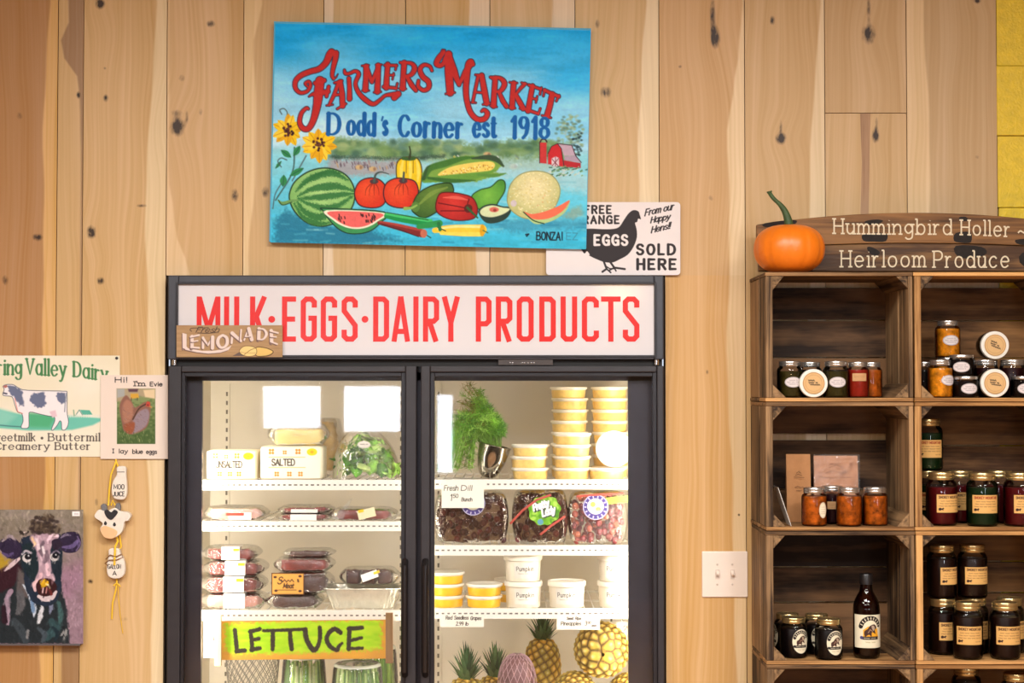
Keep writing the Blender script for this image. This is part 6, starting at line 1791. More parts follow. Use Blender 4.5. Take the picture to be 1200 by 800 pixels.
put('red', 1194, -.243, z2, 'red jelly jar with kraft label at the right picture edge', G5, .28)
put('red', 1125, -.128, z2, 'red jelly jar behind the gap between red and green jelly jars', G5, .2)
put('red', 1170, -.128, z2, 'red jelly jar behind the green jelly jar, mostly hidden', G5, .9)
put('green', 1087.5, -.128, z2, 'green jelly jar at the back left supporting another green jar', G5, .1, 1.0)
put('green', 1087, -.128, z2 + .1388, 'green jelly jar raised on another jar beside the crate side', G5, -.05)
put('brown', 1132.5, -.245, z3, 'dark brown jar with kraft label, front middle in the third right crate', G6, -.1)
put('brown', 1176, -.246, z3, 'dark brown jar with kraft label, front right in the third right crate', G6, .08)
put('brown', 1103.5, -.166, z3, 'dark brown jar on the crate floor, leftmost of the lower tier', G6, .45)
put('brown', 1139.5, -.15, z3, 'dark brown jar at the back of the lower tier behind the middle jar', G6)
put('brown', 1181, -.15, z3, 'dark brown jar at the back of the lower tier behind the right jar', G6, .6)
put('brown', 1102.5, -.163, z3 + .1468, 'dark brown jar in the upper tier, left one', G6, .62, .96)
put('brown', 1138.5, -.156, z3 + .1468, 'dark brown jar in the upper tier, right one', G6, .18, .96)
put('brown', 1130.5, -.165, z4, 'dark brown jar under another in the bottom right crate, left pair', G7)
put('brown', 1130.5, -.165, z4 + .1468, 'dark brown jar whose gold lid just shows at the bottom edge', G7, 0, 1.02)
put('brown', 1188, -.21, z4, 'dark brown jar under another in the bottom right crate, right pair', G7)
put('brown', 1188, -.21, z4 + .1468, 'dark brown jar whose lid touches the bottom right picture edge', G7, 0, .96)


def lying_jar(px, z, Y, label, grp, tilt):
    r = .0372
    t = thing('jar', label, 'jar', (X(px, 440, Y), Y, z + r + .0005), 0, grp)
    R = Matrix.Rotation(pi / 2, 3, 'X')            # axis now points to the viewer
    L_ = .062
    g = MB(); g.lathe([(.84 * r, -L_), (.95 * r, -L_ + .003), (.97 * r, -L_ + .01), (.97 * r, -.02), (.93 * r, -.012)], 32, rot=R, cap1=False); g.build('glass_body', jar_glass, t)
    c = MB(); c.lathe([(.8 * r, -L_ + .002), (.92 * r, -.058), (.93 * r, -.02), (.9 * r, -.018)], 24, rot=R); c.build('contents', C_OLV, t)
    l = MB(); l.lathe([(.97 * r, -.014), (r, -.012), (r, -.002), (.97 * r, 0), (.86 * r, .0004), (.84 * r, -.0008), (.002, -.0008)], 40, rot=R, cap0=False); l.build('lid', white_lid, t, smooth=45)
    lb = label_mesh('lid', t, r, .0008 - .0016 - .0004, flat=True)
    lb.rotation_euler = (0, tilt, 0)
    return t
lying_jar(953.5, z1, -.262, 'jar lying with its round kraft and white lid facing out, between olive relish jars', G1, .0)
lying_jar(1166, z1, -.262, 'jar lying on the crate floor with kraft lid facing out, below another', G4, .1)
lying_jar(1166.5, z1 + .1006, -.195, 'jar lying on two plum jars with kraft lid facing out, highest lid', G4, .35)

# sauce bottle
bp_ = P(1015.5, 768, -.235)
bt = thing('bottle', 'tall brown sauce bottle with cream crest label beside the gold-lidded jars', 'bottle', (bp_.x, -.235, z3 + .0004), .12)
h, r = .217, .0345
g = MB(); g.lathe([(.82 * r, 0), (.95 * r, .004), (r, .012), (r, .125), (.97 * r, .137), (.86 * r, .150), (.66 * r, .163), (.50 * r, .173), (.44 * r, .185), (.43 * r, .2), (.40 * r, .203)], 36, cap1=False); g.build('glass_body', clear('brown glass', (190, 110, 70), ior=1.5), bt, smooth=60)
c = MB(); c.lathe([(.78 * r, .003), (.92 * r, .01), (.94 * r, .02), (.94 * r, .124), (.82 * r, .148), (.6 * r, .163), (.4 * r, .178), (.38 * r, .19)], 30); c.build('contents', content('sauce', (40, 12, 6)), bt, smooth=60)
l = MB(); l.lathe([(.46 * r, .190), (.49 * r, .191), (.49 * r, .2145), (.46 * r, h), (.1 * r, h)], 30); l.build('cap', pmat('black cap', (26, 22, 22), rough=.35), bt, smooth=45)
label_mesh('bottle', bt, r, .072, .0007)

# kraft bag, wrapped packet, leaning card
kraft = pmat('kraft paper', (176, 122, 74), rough=.75, var=.08, scale=40, bump=.15)
def pouch(t, w, d, hgt, mat, name):
    m = MB()
    def fn(u, v):
        a = u * 2 * pi; k = (1 - v) ** .7
        x = w / 2 * max(-1, min(1, 1.5 * math.cos(a))); y = (d / 2 * k + .0012) * max(-1, min(1, 1.5 * math.sin(a)))
        return (x, y + .002 * math.sin(x * 90), hgt * v)
    m.grid(fn, 40, 12)
    return m.build(name, mat, t, smooth=50)
p_ = P(935.5, 613, -.115)
kb = thing('paper_bag', 'narrow kraft paper bag with a small stamp behind the amber jars', 'bag', (p_.x, -.115, z2 + .0005))
pouch(kb, .065, .03, .181, kraft, 'bag')
m = MB(); k_ = 0
for pl in ([(-.010, .095), (-.002, .098), (.008, .094)], [(-.008, .100), (.0, .106), (.006, .100), (-.001, .103)], [(-.014, .090), (.014, .089)], [(-.012, .062), (-.004, .066), (.004, .062), (.012, .064)], [(-.008, .054), (.008, .055)]):
    k_ += 1; ribbon(m, [(a, b + .03) for a, b in pl], .0012, -.0160 - .00002 * k_)
m.build('stamp', pmat('brown ink', (92, 62, 40), rough=.8), kb, smooth=0)
p_ = P(979.5, 610, -.105)
kp = thing('packet', 'wide kraft packet in shiny clear wrap behind the amber jars', 'packet', (p_.x, -.105, z2 + .0005))
pouch(kp, .117, .026, .176, pmat('kraft paper, reddish', (186, 128, 88), rough=.7, var=.06, scale=30), 'packet_body')
m = MB()
m.grid(lambda u, v: (.123 * (u - .5), -.0165 + .004 * (v - .6) + .0012 * math.sin(u * 22 + v * 9), .003 + .177 * v), 24, 16)
m.build('clear_wrap', clear('crinkled film', veil=.06, bump=.8, bscale=45, rough=.08), kp, smooth=80)
m = MB()
for k_, pl in enumerate(([(-.03, .12), (-.01, .128), (.012, .12), (.03, .126)], [(-.04, .108), (.04, .109)], [(-.02, .135), (0, .142), (.02, .134)])): ribbon(m, [(a, b + .01) for a, b in pl], .001, -.0145 - .00002 * k_)
m.build('stamp', MATS['brown ink'], kp, smooth=0)
p_ = P(927, 615, -.262); p2_ = P(911.5, 570, -.262)
lc = thing('card', 'thin white card leaning on the left side of the second left crate', 'card', (p_.x, -.262, z2 + .0006))
m = MB(); dx, dz = p2_.x - p_.x, .100
m.add([(0, 0, 0), (dx, 0, dz), (dx, .075, dz), (0, .075, 0), (.0012, 0, 0), (dx + .0012, 0, dz), (dx + .0012, .075, dz), (.0012, .075, 0)], [(0, 1, 2, 3), (7, 6, 5, 4), (0, 4, 5, 1), (1, 5, 6, 2), (2, 6, 7, 3), (3, 7, 4, 0)])
m.build('sheet', pmat('white card', (226, 222, 214), rough=.5), lc, smooth=0)

# ================================================================== goods in the refrigerator
film = clear('clear film', veil=.05, bump=.9, bscale=38, rough=.07)
film2 = clear('cloudy film', veil=.18, bump=.9, bscale=30, rough=.1)
shell = clear('clear tray plastic', veil=.05, rough=.04, bump=.15, bscale=30)
lab_w = pmat('white sticker', (240, 236, 228), rough=.5, var=.02)
wrap_m = pmat('printed wrap', None, rough=.4, attr=True, var=.02, scale=20)


def rbox(m, x0, x1, y0, y1, z0, z1, r, wob=0.0, seed=0, col=None, nu=28, nv=14):
    """rounded block as a squashed superellipsoid"""
    cx, cy, cz = (x0 + x1) / 2, (y0 + y1) / 2, (z0 + z1) / 2
    hx, hy, hz = abs(x1 - x0) / 2, abs(y1 - y0) / 2, abs(z1 - z0) / 2
    e = r
    sg_ = lambda v, p: math.copysign(abs(v) ** p, v)
    def fn(u, v):
        a, b = 2 * pi * u, -pi / 2 + pi * v
        x, y, z = sg_(math.cos(b), e) * sg_(math.cos(a), e), sg_(math.cos(b), e) * sg_(math.sin(a), e), sg_(math.sin(b), e)
        k = 1 + wob * (mnoise.noise(Vector((x * 2.2 + seed, y * 2.2, z * 2.2 + seed * .7))))
        return (cx + hx * x * k, cy + hy * y * k, cz + hz * z * k)
    return m.grid(fn, nu, nv, col=col)


def film_pouch(t, x0, x1, y0, y1, z0, z1, seed, mat=None, name='film', flare=.012):
    """loose see-through pouch round its contents"""
    m = MB()
    cx, cy, cz = (x0 + x1) / 2, (y0 + y1) / 2, (z0 + z1) / 2
    def fn(u, v):
        a, b = 2 * pi * u, -pi / 2 + pi * v
        x = math.copysign(abs(math.cos(a)) ** .25, math.cos(a)); z = math.copysign(abs(math.sin(a)) ** .42, math.sin(a)); y = math.copysign(abs(math.sin(b)) ** .4, math.sin(b)); c = abs(math.cos(b)) ** .4
        n = mnoise.noise(Vector((x * 3 + seed, y * 3, z * 3)))
        edge = abs(math.cos(a)) ** 22
        return (cx + (x1 - x0) / 2 * x * c + flare * edge * math.copysign(1, math.cos(a)) * c, cy + (y1 - y0) / 2 * y, max(z0 + .0002, cz + (z1 - z0) / 2 * z * c * (1 - .4 * edge) + .003 * n))
    m.grid(fn, 40, 14)
    return m.build(name, mat or film, t, smooth=70)


def fthing(name, label, cat, px, Y, z, group=None, rot=0.0):
    return thing(name, label, cat, (X(px, 560, Y), Y, z + .0004), rot, group)


FPM = lambda Y: FPX / (CAM_D + Y)
# ---------------------------------------------------------------- butter
def butter(px0, px1, hh, Y, d, word, label, px_c=None, z=None, tw=None, warm=1.0):
    z = SL1 if z is None else z
    w = (px1 - px0) / FPM(Y)
    t = fthing('butter_pack', label, 'butter', (px0 + px1) / 2, Y, z, 'printed butter packs on the top left shelf')
    m = MB(); rbox(m, -w / 2, w / 2, .0006, d, 0, hh, .16)
    m.build('block', pmat('butter wrap', (246, 236, 206), rough=.4, var=.03, bump=.3, bscale=30), t, smooth=60)
    k = 1 / FPM(Y)
    A = Art(-w / 2 / k, -hh / k, w / 2 / k, 0, 2.0, (250, 242, 222))
    OR, YL = (232, 140, 40), (246, 214, 20)
    H = hh / k; W2 = w / 2 / k
    def clover(x, y, s=3.0):
        for dx in (-1, 1):
            for dy in (-1, 1): A.ell(x + dx * s * .55, y + dy * s * .55, s * .5, s * .5, OR)
    for i, x in enumerate((-.62, -.2, .22)): clover(W2 * x, -H + 6.5 + (1 if i == 1 else 0), 3 if i != 1 else 2.2)
    A.ell(W2 * .66, -H + 7, 6, 4.2, YL); A.ell(W2 * .66, -H + 7, 2, 1.6, (236, 170, 30))
    A.stroke([(-W2 * .7, -H * .52 - 6), (W2 * .45, -H * .52 - 6)], 1.0, (238, 196, 130)); A.stroke([(-W2 * .7, -H * .52 + 6), (W2 * .45, -H * .52 + 6)], 1.0, (238, 196, 130))
    A.text(word, -W2 * .62, -H * .52 + 3.6, 7.2, 1.3, (56, 48, 40), fit=W2 * (1.05 if len(word) > 6 else .75), gap=1.0)
    for x in (-.45, -.05, .3): clover(W2 * x, -7, 2.6)
    A.mesh('printed_front', wrap_m, lambda a, b: (np.clip(a * k, -w / 2 * .93, w / 2 * .93), np.full(a.shape, -.0008) + .002 * np.abs(a / W2) ** 8, np.clip(-b * k, hh * .05, hh * .95)), t)
    return t
b1_ = butter(241, 301, .084, .128, .11, 'UNSALTED', 'white wrapped butter printed unsalted, at the left end of the top shelf')
b2_ = butter(304, 378, .096, .125, .12, 'SALTED', 'larger cream wrapped butter printed salted, right of the unsalted pack')
fb = fthing('butter_pack', 'plain yellow butter block in a loose clear bag on top of the salted pack', 'butter', 349, .13, SL1 + .0965, 'printed butter packs on the top left shelf')
m = MB(); rbox(m, -.068, .064, .0, .1, 0, .046, .3, .05, 2); m.build('block', pmat('butter yellow', (240, 216, 140), rough=.5, var=.06), fb, smooth=60)
film_pouch(fb, -.078, .072, -.006, .106, -.001, .064, 3.3)
tb = fthing('bread_loaf', 'tan loaf in a clear bag standing between salted butter and salad greens', 'bread', 382, .36, SL1)
m = MB(); rbox(m, -.032, .032, -.045, .095, .014, .16, .5, .1, 5); m.build('loaf', pmat('tan crust', (196, 164, 104), rough=.6, var=.25, scale=30), tb, smooth=60)
film_pouch(tb, -.040, .040, -.055, .105, -.0005, .172, 6.1)
# ---------------------------------------------------------------- salad greens
def leaves_mesh(n, gen, cols, size, seed, curl=.5):
    r = random.Random(seed); m = MB()
    for i in range(n):
        c = Vector(gen(r)); s = size * r.uniform(.6, 1.3)
        R = Matrix.Rotation(r.uniform(0, 6.28), 3, 'Z') @ Matrix.Rotation(r.uniform(-1.3, 1.3), 3, 'X') @ Matrix.Rotation(r.uniform(-.8, .8), 3, 'Y')
        col = r.choice(cols); ph = r.uniform(0, 6)
        def fn(u, v):
            w = math.sin(pi * min(1, v * .92 + .08)) ** .7
            x = (u - .5) * s * w; y = (v - .5) * s * 1.3
            return c + R @ Vector((x, y, s * (curl * ((u - .5) ** 2 + .6 * (v - .5) ** 2) + .08 * math.sin(u * 14 + ph) * w)))
        m.grid(fn, 5, 5, colfn=lambda u, v: tuple(min(255, q * (1.25 if abs(u - .5) < .12 else 1)) for q in col))
    return m
leaf_m = pmat('leaf', None, rough=.5, attr=True, var=.2, scale=90, spec=.3)
sd = fthing('salad_bag', 'clear domed bag of green salad leaves with an oval white label, top left shelf', 'salad', 429, .19, SL1)
def dome_pt(r):
    a, b = r.uniform(0, 2 * pi), r.uniform(0, 1) ** .5
    x, y = .082 * b * math.cos(a), .055 * b * math.sin(a); h = .125 * math.sqrt(max(0, 1 - b * b)) * (1 - .35 * (x > .02) * (x - .02) / .07)
    return (x, y, .012 + h * r.uniform(.25, .95))
leaves_mesh(190, dome_pt, [(96, 150, 52), (128, 182, 70), (70, 118, 44), (160, 204, 96), (110, 130, 62), (186, 212, 130)], .036, 12).build('leaves', leaf_m, sd, smooth=60, use_col=True)
m = MB(); m.grid(lambda u, v: (.096 * math.sin(pi * v / 2 + .0) * math.cos(2 * pi * u), .068 * math.sin(pi * v / 2) * math.sin(2 * pi * u), .001 + .15 * math.cos(pi * v / 2) ** .8 * (1 - .25 * max(0, math.cos(2 * pi * u)) * v) + .002 * (1 + math.sin(9 * u * 2 * pi)) * v), 40, 12); m.build('clear_dome', film, sd, smooth=70)
A = Art(-19, -11, 19, 11, 1.2, (238, 232, 222)); A.ell(0, 0, 17.5, 9.8, (170, 164, 154)); A.ell(0, 0, 17, 9.3, (240, 236, 228)); squig(A, -11, 11, -1, 4.4, (110, 104, 100), 1.2, 4)
def fno(a, b):
    d = np.hypot(a / 18.5, b / 10.7); k = np.where(d > 1, 1 / np.maximum(d, 1e-6), 1); return a * k / 1000, -.071 + (b * k) * .0008 + 0 * a, .100 - b * k / 1000
A.mesh('label', lab_m, fno, sd)
# ---------------------------------------------------------------- vacuum packs
meat_m = pmat('red meat', (120, 34, 26), rough=.4, var=.5, scale=60, detail=5)
meat_p = pmat('pale pink meat', (220, 158, 140), rough=.45, var=.25, scale=50)
meat_d = pmat('smoked meat', (66, 29, 22), rough=.45, var=.4, scale=70, detail=5)
GM = 'vacuum packs of meat on the left shelves'


def pack(px, Y, z, w, h, d, meat, label, seed, logs=1, lab=(0, .5, .9), fm=None, yellow=True, tilt=0.0, group=GM):
    t = fthing('meat_pack', label, 'meat', px, Y, z, group)
    m = MB()
    for i in range(logs):
        a, b = -w / 2 * .9 + i * w * .9 / logs, -w / 2 * .9 + (i + 1) * w * .9 / logs
        rbox(m, a + .002, b - .002, .004, d - .004, .002, h * .9, .36, .07, seed + i)
    q = m.build('meat', meat, t, smooth=60)
    film_pouch(t, -w / 2, w / 2, -.002, d, 0, h, seed, fm)
    if lab:
        cx, lw, lh = lab
        m = MB()
        x0, x1 = (cx - lw / 2) * w, (cx + lw / 2) * w
        yf = -.0045
        m.grid(lambda u, v: (x0 + (x1 - x0) * u, yf - .0014 + (d * .5 * max(0, v - .62) / .38), (.08 + lh * min(v, .62) / .62 * .95) * h + .0006 + (.0016 if v > .62 else 0)), 2, 16)
        m.grid(lambda u, v: (x0 + (x1 - x0) * (.64 + .34 * u), yf - .0018, (.08 + lh * (.72 + .22 * v) * .95) * h), 2, 2, mi=1)
        m.build('label', [lab_w, pmat('yellow sticker', (244, 196, 30), rough=.5)] if yellow else [lab_w, lab_w], t, smooth=0)
    if tilt: t.rotation_euler = (0, tilt, 0)
    return t
pack(274, .13, SL2, .158, .040, .12, meat_p, 'pale pink meat pack with a red label strip at left of the second shelf', 1.1, lab=(.12, .4, .5), yellow=False, fm=film2)
m = MB(); m.box(-.02, .03, -.0085, -.0075, .016, .024)
tt = bpy.data.objects['meat_pack']; m.build('red_strip', pmat('red sticker', (206, 62, 44), rough=.5), tt, smooth=0)
pack(356, .13, SL2, .148, .021, .12, meat_m, 'flat red meat pack at the bottom of the middle pair, second shelf', 2.2, lab=(0, .5, .75), yellow=False)
pack(357, .135, SL2 + .0215, .138, .020, .11, meat_m, 'flat red meat pack on top of the middle pair, second shelf', 3.2, lab=(.0, .55, .4), yellow=False)
p3_ = pack(425, .128, SL2, .17, .036, .12, meat_m, 'red meat pack with slanted white label at right end of second shelf', 4.4, lab=None)
m = MB(); R = Matrix.Rotation(-.25, 3, 'Y'); m.obox((.012, -.0075, .022), (.025, .0006, .013), R); m.obox((-.004, -.0083, .029), (.008, .0004, .004), R, 1); m.build('label', [pmat('cream sticker', (236, 224, 186), rough=.5), pmat('yellow sticker', (244, 196, 30), rough=.5)], p3_, smooth=0)
m = MB(); m.add([(-.088, .0, .004), (-.055, -.004, .006), (-.032, .03, .062), (-.036, .034, .063)], [(0, 1, 2, 3)]); m.build('film_flap', film2, p3_, smooth=0)
# left pile of sausage packs on the third shelf
for i, (zz, hh_, w, yy) in enumerate(((0, .044, .168, .125), (.0445, .046, .164, .13), (.091, .042, .160, .145), (.1335, .038, .145, .16))):
    pack(272 + (0, -1, 1, -4)[i], yy, SL3 + zz, w, hh_, .13, meat_p if i == 0 else meat_m, ['pale sausage pack at the bottom of the left pile, third shelf', 'sausage pack second from bottom of the left pile, third shelf', 'sausage pack third from bottom of the left pile, third shelf', 'sausage pack on top of the left pile, third shelf'][i], 5.0 + i, logs=2, lab=(.05, .36, .95), yellow=i > 0)
# middle pile
pack(344, .125, SL3, .140, .042, .13, meat_d, 'dark meat pack at the bottom of the middle pile, third shelf', 9.2, lab=None)
po = pack(353, .13, SL3 + .0425, .155, .060, .12, meat_d, 'meat pack with orange printed label in the middle pile, third shelf', 10.2, lab=None)
A = Art(-19.5, -13, 19.5, 13, 2.0, (92, 50, 24)); A.poly([(-18.3, -11.8), (18.3, -11.8), (18.3, 11.8), (-18.3, 11.8)], (226, 164, 78)); A.text('S', -13, 0, 8, 1.3, (60, 34, 22), slant=.3); squig(A, -8, 13, -3.6, 5, (60, 34, 22), 1.2, 3); A.text('Meat', -6, 5, 5.5, 1.1, (60, 34, 22), fit=13, slant=.25); A.stroke([(-12, 7.2), (10, 7.2)], .8, (60, 34, 22))
for x, y in ((-15, -8), (14.5, -9), (-14, 8), (14.5, 8.5)): A.ell(x, y, 2, 1.4, (70, 34, 26))
A.mesh('label', wrap_m, lambda a, b: (a / 420 - .036, np.full(a.shape, -.0062), .030 - b / 420), po)
pack(355, .14, SL3 + .103, .15, .042, .11, meat_m, 'red meat pack second from top of the middle pile, third shelf', 11.2, lab=None)
pack(361, .15, SL3 + .1455, .125, .020, .1, meat_d, 'thin dark meat pack on top of the middle pile, third shelf', 12.2, lab=None)
# foil tray with bagged bacon
ty = fthing('foil_tray', 'shiny foil tray under bagged meat at right of the third shelf', 'tray', 424, .13, SL3)
m = MB()
def tray(u, v):
    a = 2 * pi * u; s = lambda q: math.copysign(abs(q) ** .3, q)
    k = [(.80, .001), (.80, .0), (.98, .055), (1.05, .057), (1.04, .0585), (.97, .056), (.79, .004), (.01, .003)][min(7, int(v * 7 + .5))]
    rip = 1 + .012 * math.sin(a * 38) * (1 if .2 < v < .7 else 0)
    return (.108 * k[0] * s(math.cos(a)) * rip, .07 + .07 * k[0] * s(math.sin(a)) * rip, k[1])
m.grid(tray, 160, 7); m.build('tray', pmat('crinkled foil', (232, 228, 212), rough=.25, metal=.55, var=.1, bump=.8, bscale=60), ty, smooth=35)
bg = pack(432, .155, SL3 + .0625, .15, .050, .10, meat_d, 'clear bag of dark bacon with a white label lying in the foil tray', 14.1, logs=3, lab=None, fm=film)
m = MB(); R = Matrix.Rotation(-.35, 3, 'Y') @ Matrix.Rotation(-.4, 3, 'X'); m.obox((.004, -.009, .030), (.024, .0005, .011), R); m.obox((.024, -.0098, .040), (.009, .0004, .0035), R, 1); m.build('label', [lab_w, pmat('yellow sticker', (244, 196, 30), rough=.5)], bg, smooth=0)
# ---------------------------------------------------------------- lettuce board
LZ0, LZ1 = 727, 772.3
YL_ = SHY0 - .022
A = Art(253, 722, 459, 777, 2.0, (222, 164, 62))
XX, YY = np.meshgrid(A.xs, A.ys)
tl = lambda x, y: (x, y - .0072 * (x - 253) - 0)
def q_(*p): return [(200 + a / 4.138, 610 + b / 4.138) for a, b in p]
A.C[:] = lerpc((232, 170, 62), (218, 158, 70), vnoise(XX / 26, YY / 4, 61))
A.poly(q_((262, 500), (600, 484), (1020, 484), (1024, 626), (700, 640), (290, 646), (268, 630)), lambda a, b: lerpc((158, 214, 30), (196, 226, 52), vnoise(a / 9, b / 3, 62)), soft=2.2, rough=2.5)
BKK = (54, 50, 44)
for pts, w in ((((312, 528), (318, 580), (322, 630)), (3.6, 3.8, 4)), (((320, 630), (360, 626)), 3.8), (((388, 534), (394, 580), (396, 626)), (3.4, 3.6, 3.6)), (((386, 536), (432, 524)), 3.6), (((392, 578), (428, 570)), 3.2), (((392, 624), (432, 616)), 3.6), (((452, 532), (540, 530), (644, 526)), 2.8), (((496, 534), (496, 580), (496, 622)), (3.4, 4, 3.4)), (((580, 532), (582, 580), (588, 622)), (3.4, 4, 3.6)),
               (((652, 528), (660, 580), (690, 626), (712, 610), (724, 560), (722, 520)), (4, 4, 4.6, 3.6, 3.6, 3.6)), (((822, 544), (794, 526), (766, 546), (756, 580), (776, 614), (806, 628), (812, 614), (830, 596)), (4, 4, 4, 3.8, 3.8, 3.6, 3.2, 2.4)), (((866, 524), (864, 580), (862, 624)), (3.8, 3.8, 3.8)), (((862, 526), (926, 522)), 3.6), (((866, 584), (924, 570)), 3.0), (((860, 622), (928, 620)), 2.8)):
    w = tuple(v * 1.35 for v in w) if isinstance(w, tuple) else w * 1.35
    A.stroke(q_(*pts), w, BKK, smooth=4 if len(pts) > 2 else 0, rough=.5, soft=.5)
org = Vector((X(356, 750, YL_), YL_, Z(750, YL_)))
lt = thing('sign', 'handpainted green and orange wooden board lettered lettuce, hooked on the lower left shelf', 'sign', org)
tq = lambda a, b: (a, b - .0085 * (a - 356))
def tp(px, py, Y): return P(*tq(px, py), Y)
q = [tp(a, b, YL_) for a, b in ((253, LZ1), (459, LZ1), (459, LZ0), (253, LZ0))]
m = MB(); m.prism([(p_.x, p_.z) for p_ in q], YL_, YL_ + .008); m.build('board', grain_mat('orange board', (188, 126, 48), (226, 168, 80), 'x', bump=.1), lt, True, smooth=0)
A2 = Art(253.3, LZ0 + .3, 458.7, LZ1 - .3, 2.0)
for j, y in enumerate(A2.ys):
    jj = min(A.ny, int(round((y - 722) * 2)))
    for i, x in enumerate(A2.xs): A2.C[j, i] = A.C[jj, min(A.nx, int(round((x - 253) * 2)))]
sheet(lt, 'painted_face', A2, matte_m, YL_ - .0004, tq, org)
for a, b, t_, bt_, mm in ((251.5, 259.5, 719.5, 779, grain_mat('pale batten', (214, 190, 150), (240, 222, 190), 'z', bump=.1)), (452, 460.5, 718.5, 777.5, grain_mat('brown batten', (120, 88, 58), (170, 134, 96), 'z', bump=.1))):
    Yb = YL_ - .006
    q = [tp(u, v, Yb) for u, v in ((a, bt_), (b, bt_), (b, t_), (a, t_))]
    m = MB(); m.prism([(p_.x, p_.z) for p_ in q], Yb - .006, YL_ - .0006)
    m.build('batten', mm, lt, True, smooth=0, bevel=.001)
    hkz = Z(722.5, YL_); c = (q[0].x + q[1].x) / 2
    m = MB(); m.tube([(c, YL_ - .001, hkz), (c, SHY0 - .0048, hkz)], .0025, 6); m.build('hook', steel, lt, True)
# ---------------------------------------------------------------- bottom left: notes, basket, tubs of greens
def note(px0, px1, py0, py1, Y, label, lines, cat='note', seed=1, paper=(244, 238, 224), group=None):
    A = Art(px0, py0, px1, py1, 3.0, paper)
    for it in lines:
        t_, x, y, h, fit, w = it[:6]
        A.text(t_, x, y, h, w, (58, 52, 50), fit=fit, slant=.12, gap=1.0)
    org = P((px0 + px1) / 2, py1, Y)
    t = thing('price_note', label, cat, org, 0, group)
    m = MB(); q = [P(a, b, Y) for a, b in ((px0, py1), (px1, py1), (px1, py0), (px0, py0))]
    m.prism([(p_.x, p_.z) for p_ in q], Y, Y + .0008); m.build('paper', lab_w, t, True, smooth=0)
    sheet(t, 'written_face', A, print_m, Y - .0004, idq, org)
    return t
NY = SHY0 - .0058
GN_ = 'handwritten notes on the shelf rails'
note(517.5, 567, 563.5, 595, NY, 'handwritten note for fresh dill hanging under the pot of dill', [('Fresh', 520, 574.5, 5.8, 17, .8), ('Dill', 540, 574.5, 5.8, 13, .8), ('1', 527, 586.5, 7.5, None, .9), ('50', 530.5, 583, 4.2, 6.5, .7), ('Bunch', 540.5, 587, 4, 13, .8)], group=GN_)
note(515.5, 567, 719.5, 734.5, NY, 'handwritten note for red seedless grapes at left of the lower right shelf', [('Red', 522, 725.5, 4, 8, .7), ('Seedless', 532, 725.5, 4, 17, .7), ('Grapes', 551, 726, 4, 13, .7), ('2.99', 534, 732.5, 4, 9, .7), ('lb', 545, 732.5, 3.6, 4, .7)], group=GN_)
note(652.5, 703, 722, 737.5, NY, 'handwritten note for sweet ripe pineapples above the pineapples', [('Sweet', 664, 725.8, 3, 8, .6), ('Ripe', 674, 725.8, 3, 7, .6), ('Pineapples', 657, 732.3, 4, 24, .7), ('3', 685, 732.5, 4.8, 3, .8), ('00', 688.5, 730.5, 2.6, 4, .6), ('each', 693, 734, 2.8, 6, .6)], group=GN_)
note(238.5, 251.5, 724, 770.5, NY, 'white paper with one dark pen mark at the left end beside the lettuce board', [('l', 249, 750, 12, None, 1.6)], group=GN_)
note(722.5, 735, 729, 752, .2, 'small white paper with handwriting right of the pineapples, against the post', [('p', 726, 747, 9, 5, 1.0), ('?', 729, 742, 9, 5, 1.0)], group=GN_)
wn = bpy.data.objects['price_note.004']
m = MB(); m.tube([(0, 0, -.004), (0, 0, SR3 - wn.location.z - .012)], .0012, 6); m.build('wire_holder', steel, wn)
bk_ = fthing('wire_basket', 'silver diamond mesh basket standing under the left end of the lettuce board', 'basket', 297, .24, SL4)
m = MB()
Rb, Rt, Hb = .062, .078, .17
for s_ in (-1, 1):
    for i in range(22):
        pts = []
        for j in range(9):
            v = j / 8; a = 2 * pi * i / 22 + s_ * v * 1.5; r = Rb + (Rt - Rb) * v; pts.append((r * math.cos(a), r * math.sin(a), .003 + Hb * v))
        m.tube(pts, .0011, 4)
for z, r in ((.003, Rb), (.003 + Hb, Rt)): m.tube([(r * math.cos(2 * pi * i / 32), r * math.sin(2 * pi * i / 32), z) for i in range(33)], .0022, 6)
m.build('mesh', pmat('galvanised wire', (140, 136, 130), rough=.4, metal=.6), bk_, smooth=60)
def greens_tub(px, Y, r, h, label, seed):
    t = fthing('greens_tub', label, 'greens', px, Y, SL4, 0 and '' or 'clear tubs of green stalks on the bottom left shelf')
    rg = random.Random(seed); m = MB()
    for i in range(70):
        a, q = rg.uniform(0, 6.28), rg.uniform(.2, 1) ** .5 * r * .84
        x, y = q * math.cos(a), q * math.sin(a); c = rg.choice([(168, 214, 104), (124, 182, 80), (204, 232, 146), (100, 150, 70), (226, 240, 180)])
        x1, y1 = x * .86 + rg.uniform(-.004, .004), y * .86 + rg.uniform(-.004, .004)
        m.tube([(x, y, .004), ((x + x1) / 2, (y + y1) / 2, h * .45), (x1, y1, h * rg.uniform(.82, .93))], [.005, .0052, .0035], 6, col=c)
    m.build('stalks', leaf_m, t, use_col=True)
    m = MB(); m.lathe([(r * .98, 0), (r, .004), (r * .97, h * .5), (r * .9, h * .88), (r * .86, h * .95), (r * .78, h), (r * .01, h)], 48, wob=lambda a, z: 1 + .008 * math.sin(a * 16)); m.build('clear_tub', shell, t, smooth=50)
    m = MB(); m.lathe([(r * .83, h * .955), (r * .87, h * .95), (r * .87, h * .97), (r * .79, h * 1.004), (r * .78, h * 1.003)], 48, cap0=False, cap1=False); m.build('rim', pmat('clear rim', (206, 214, 200), rough=.2, var=.02), t, smooth=60)
    return t
greens_tub(357, .22, .067, .178, 'clear tub of green stalks under the middle of the lettuce board', 3)
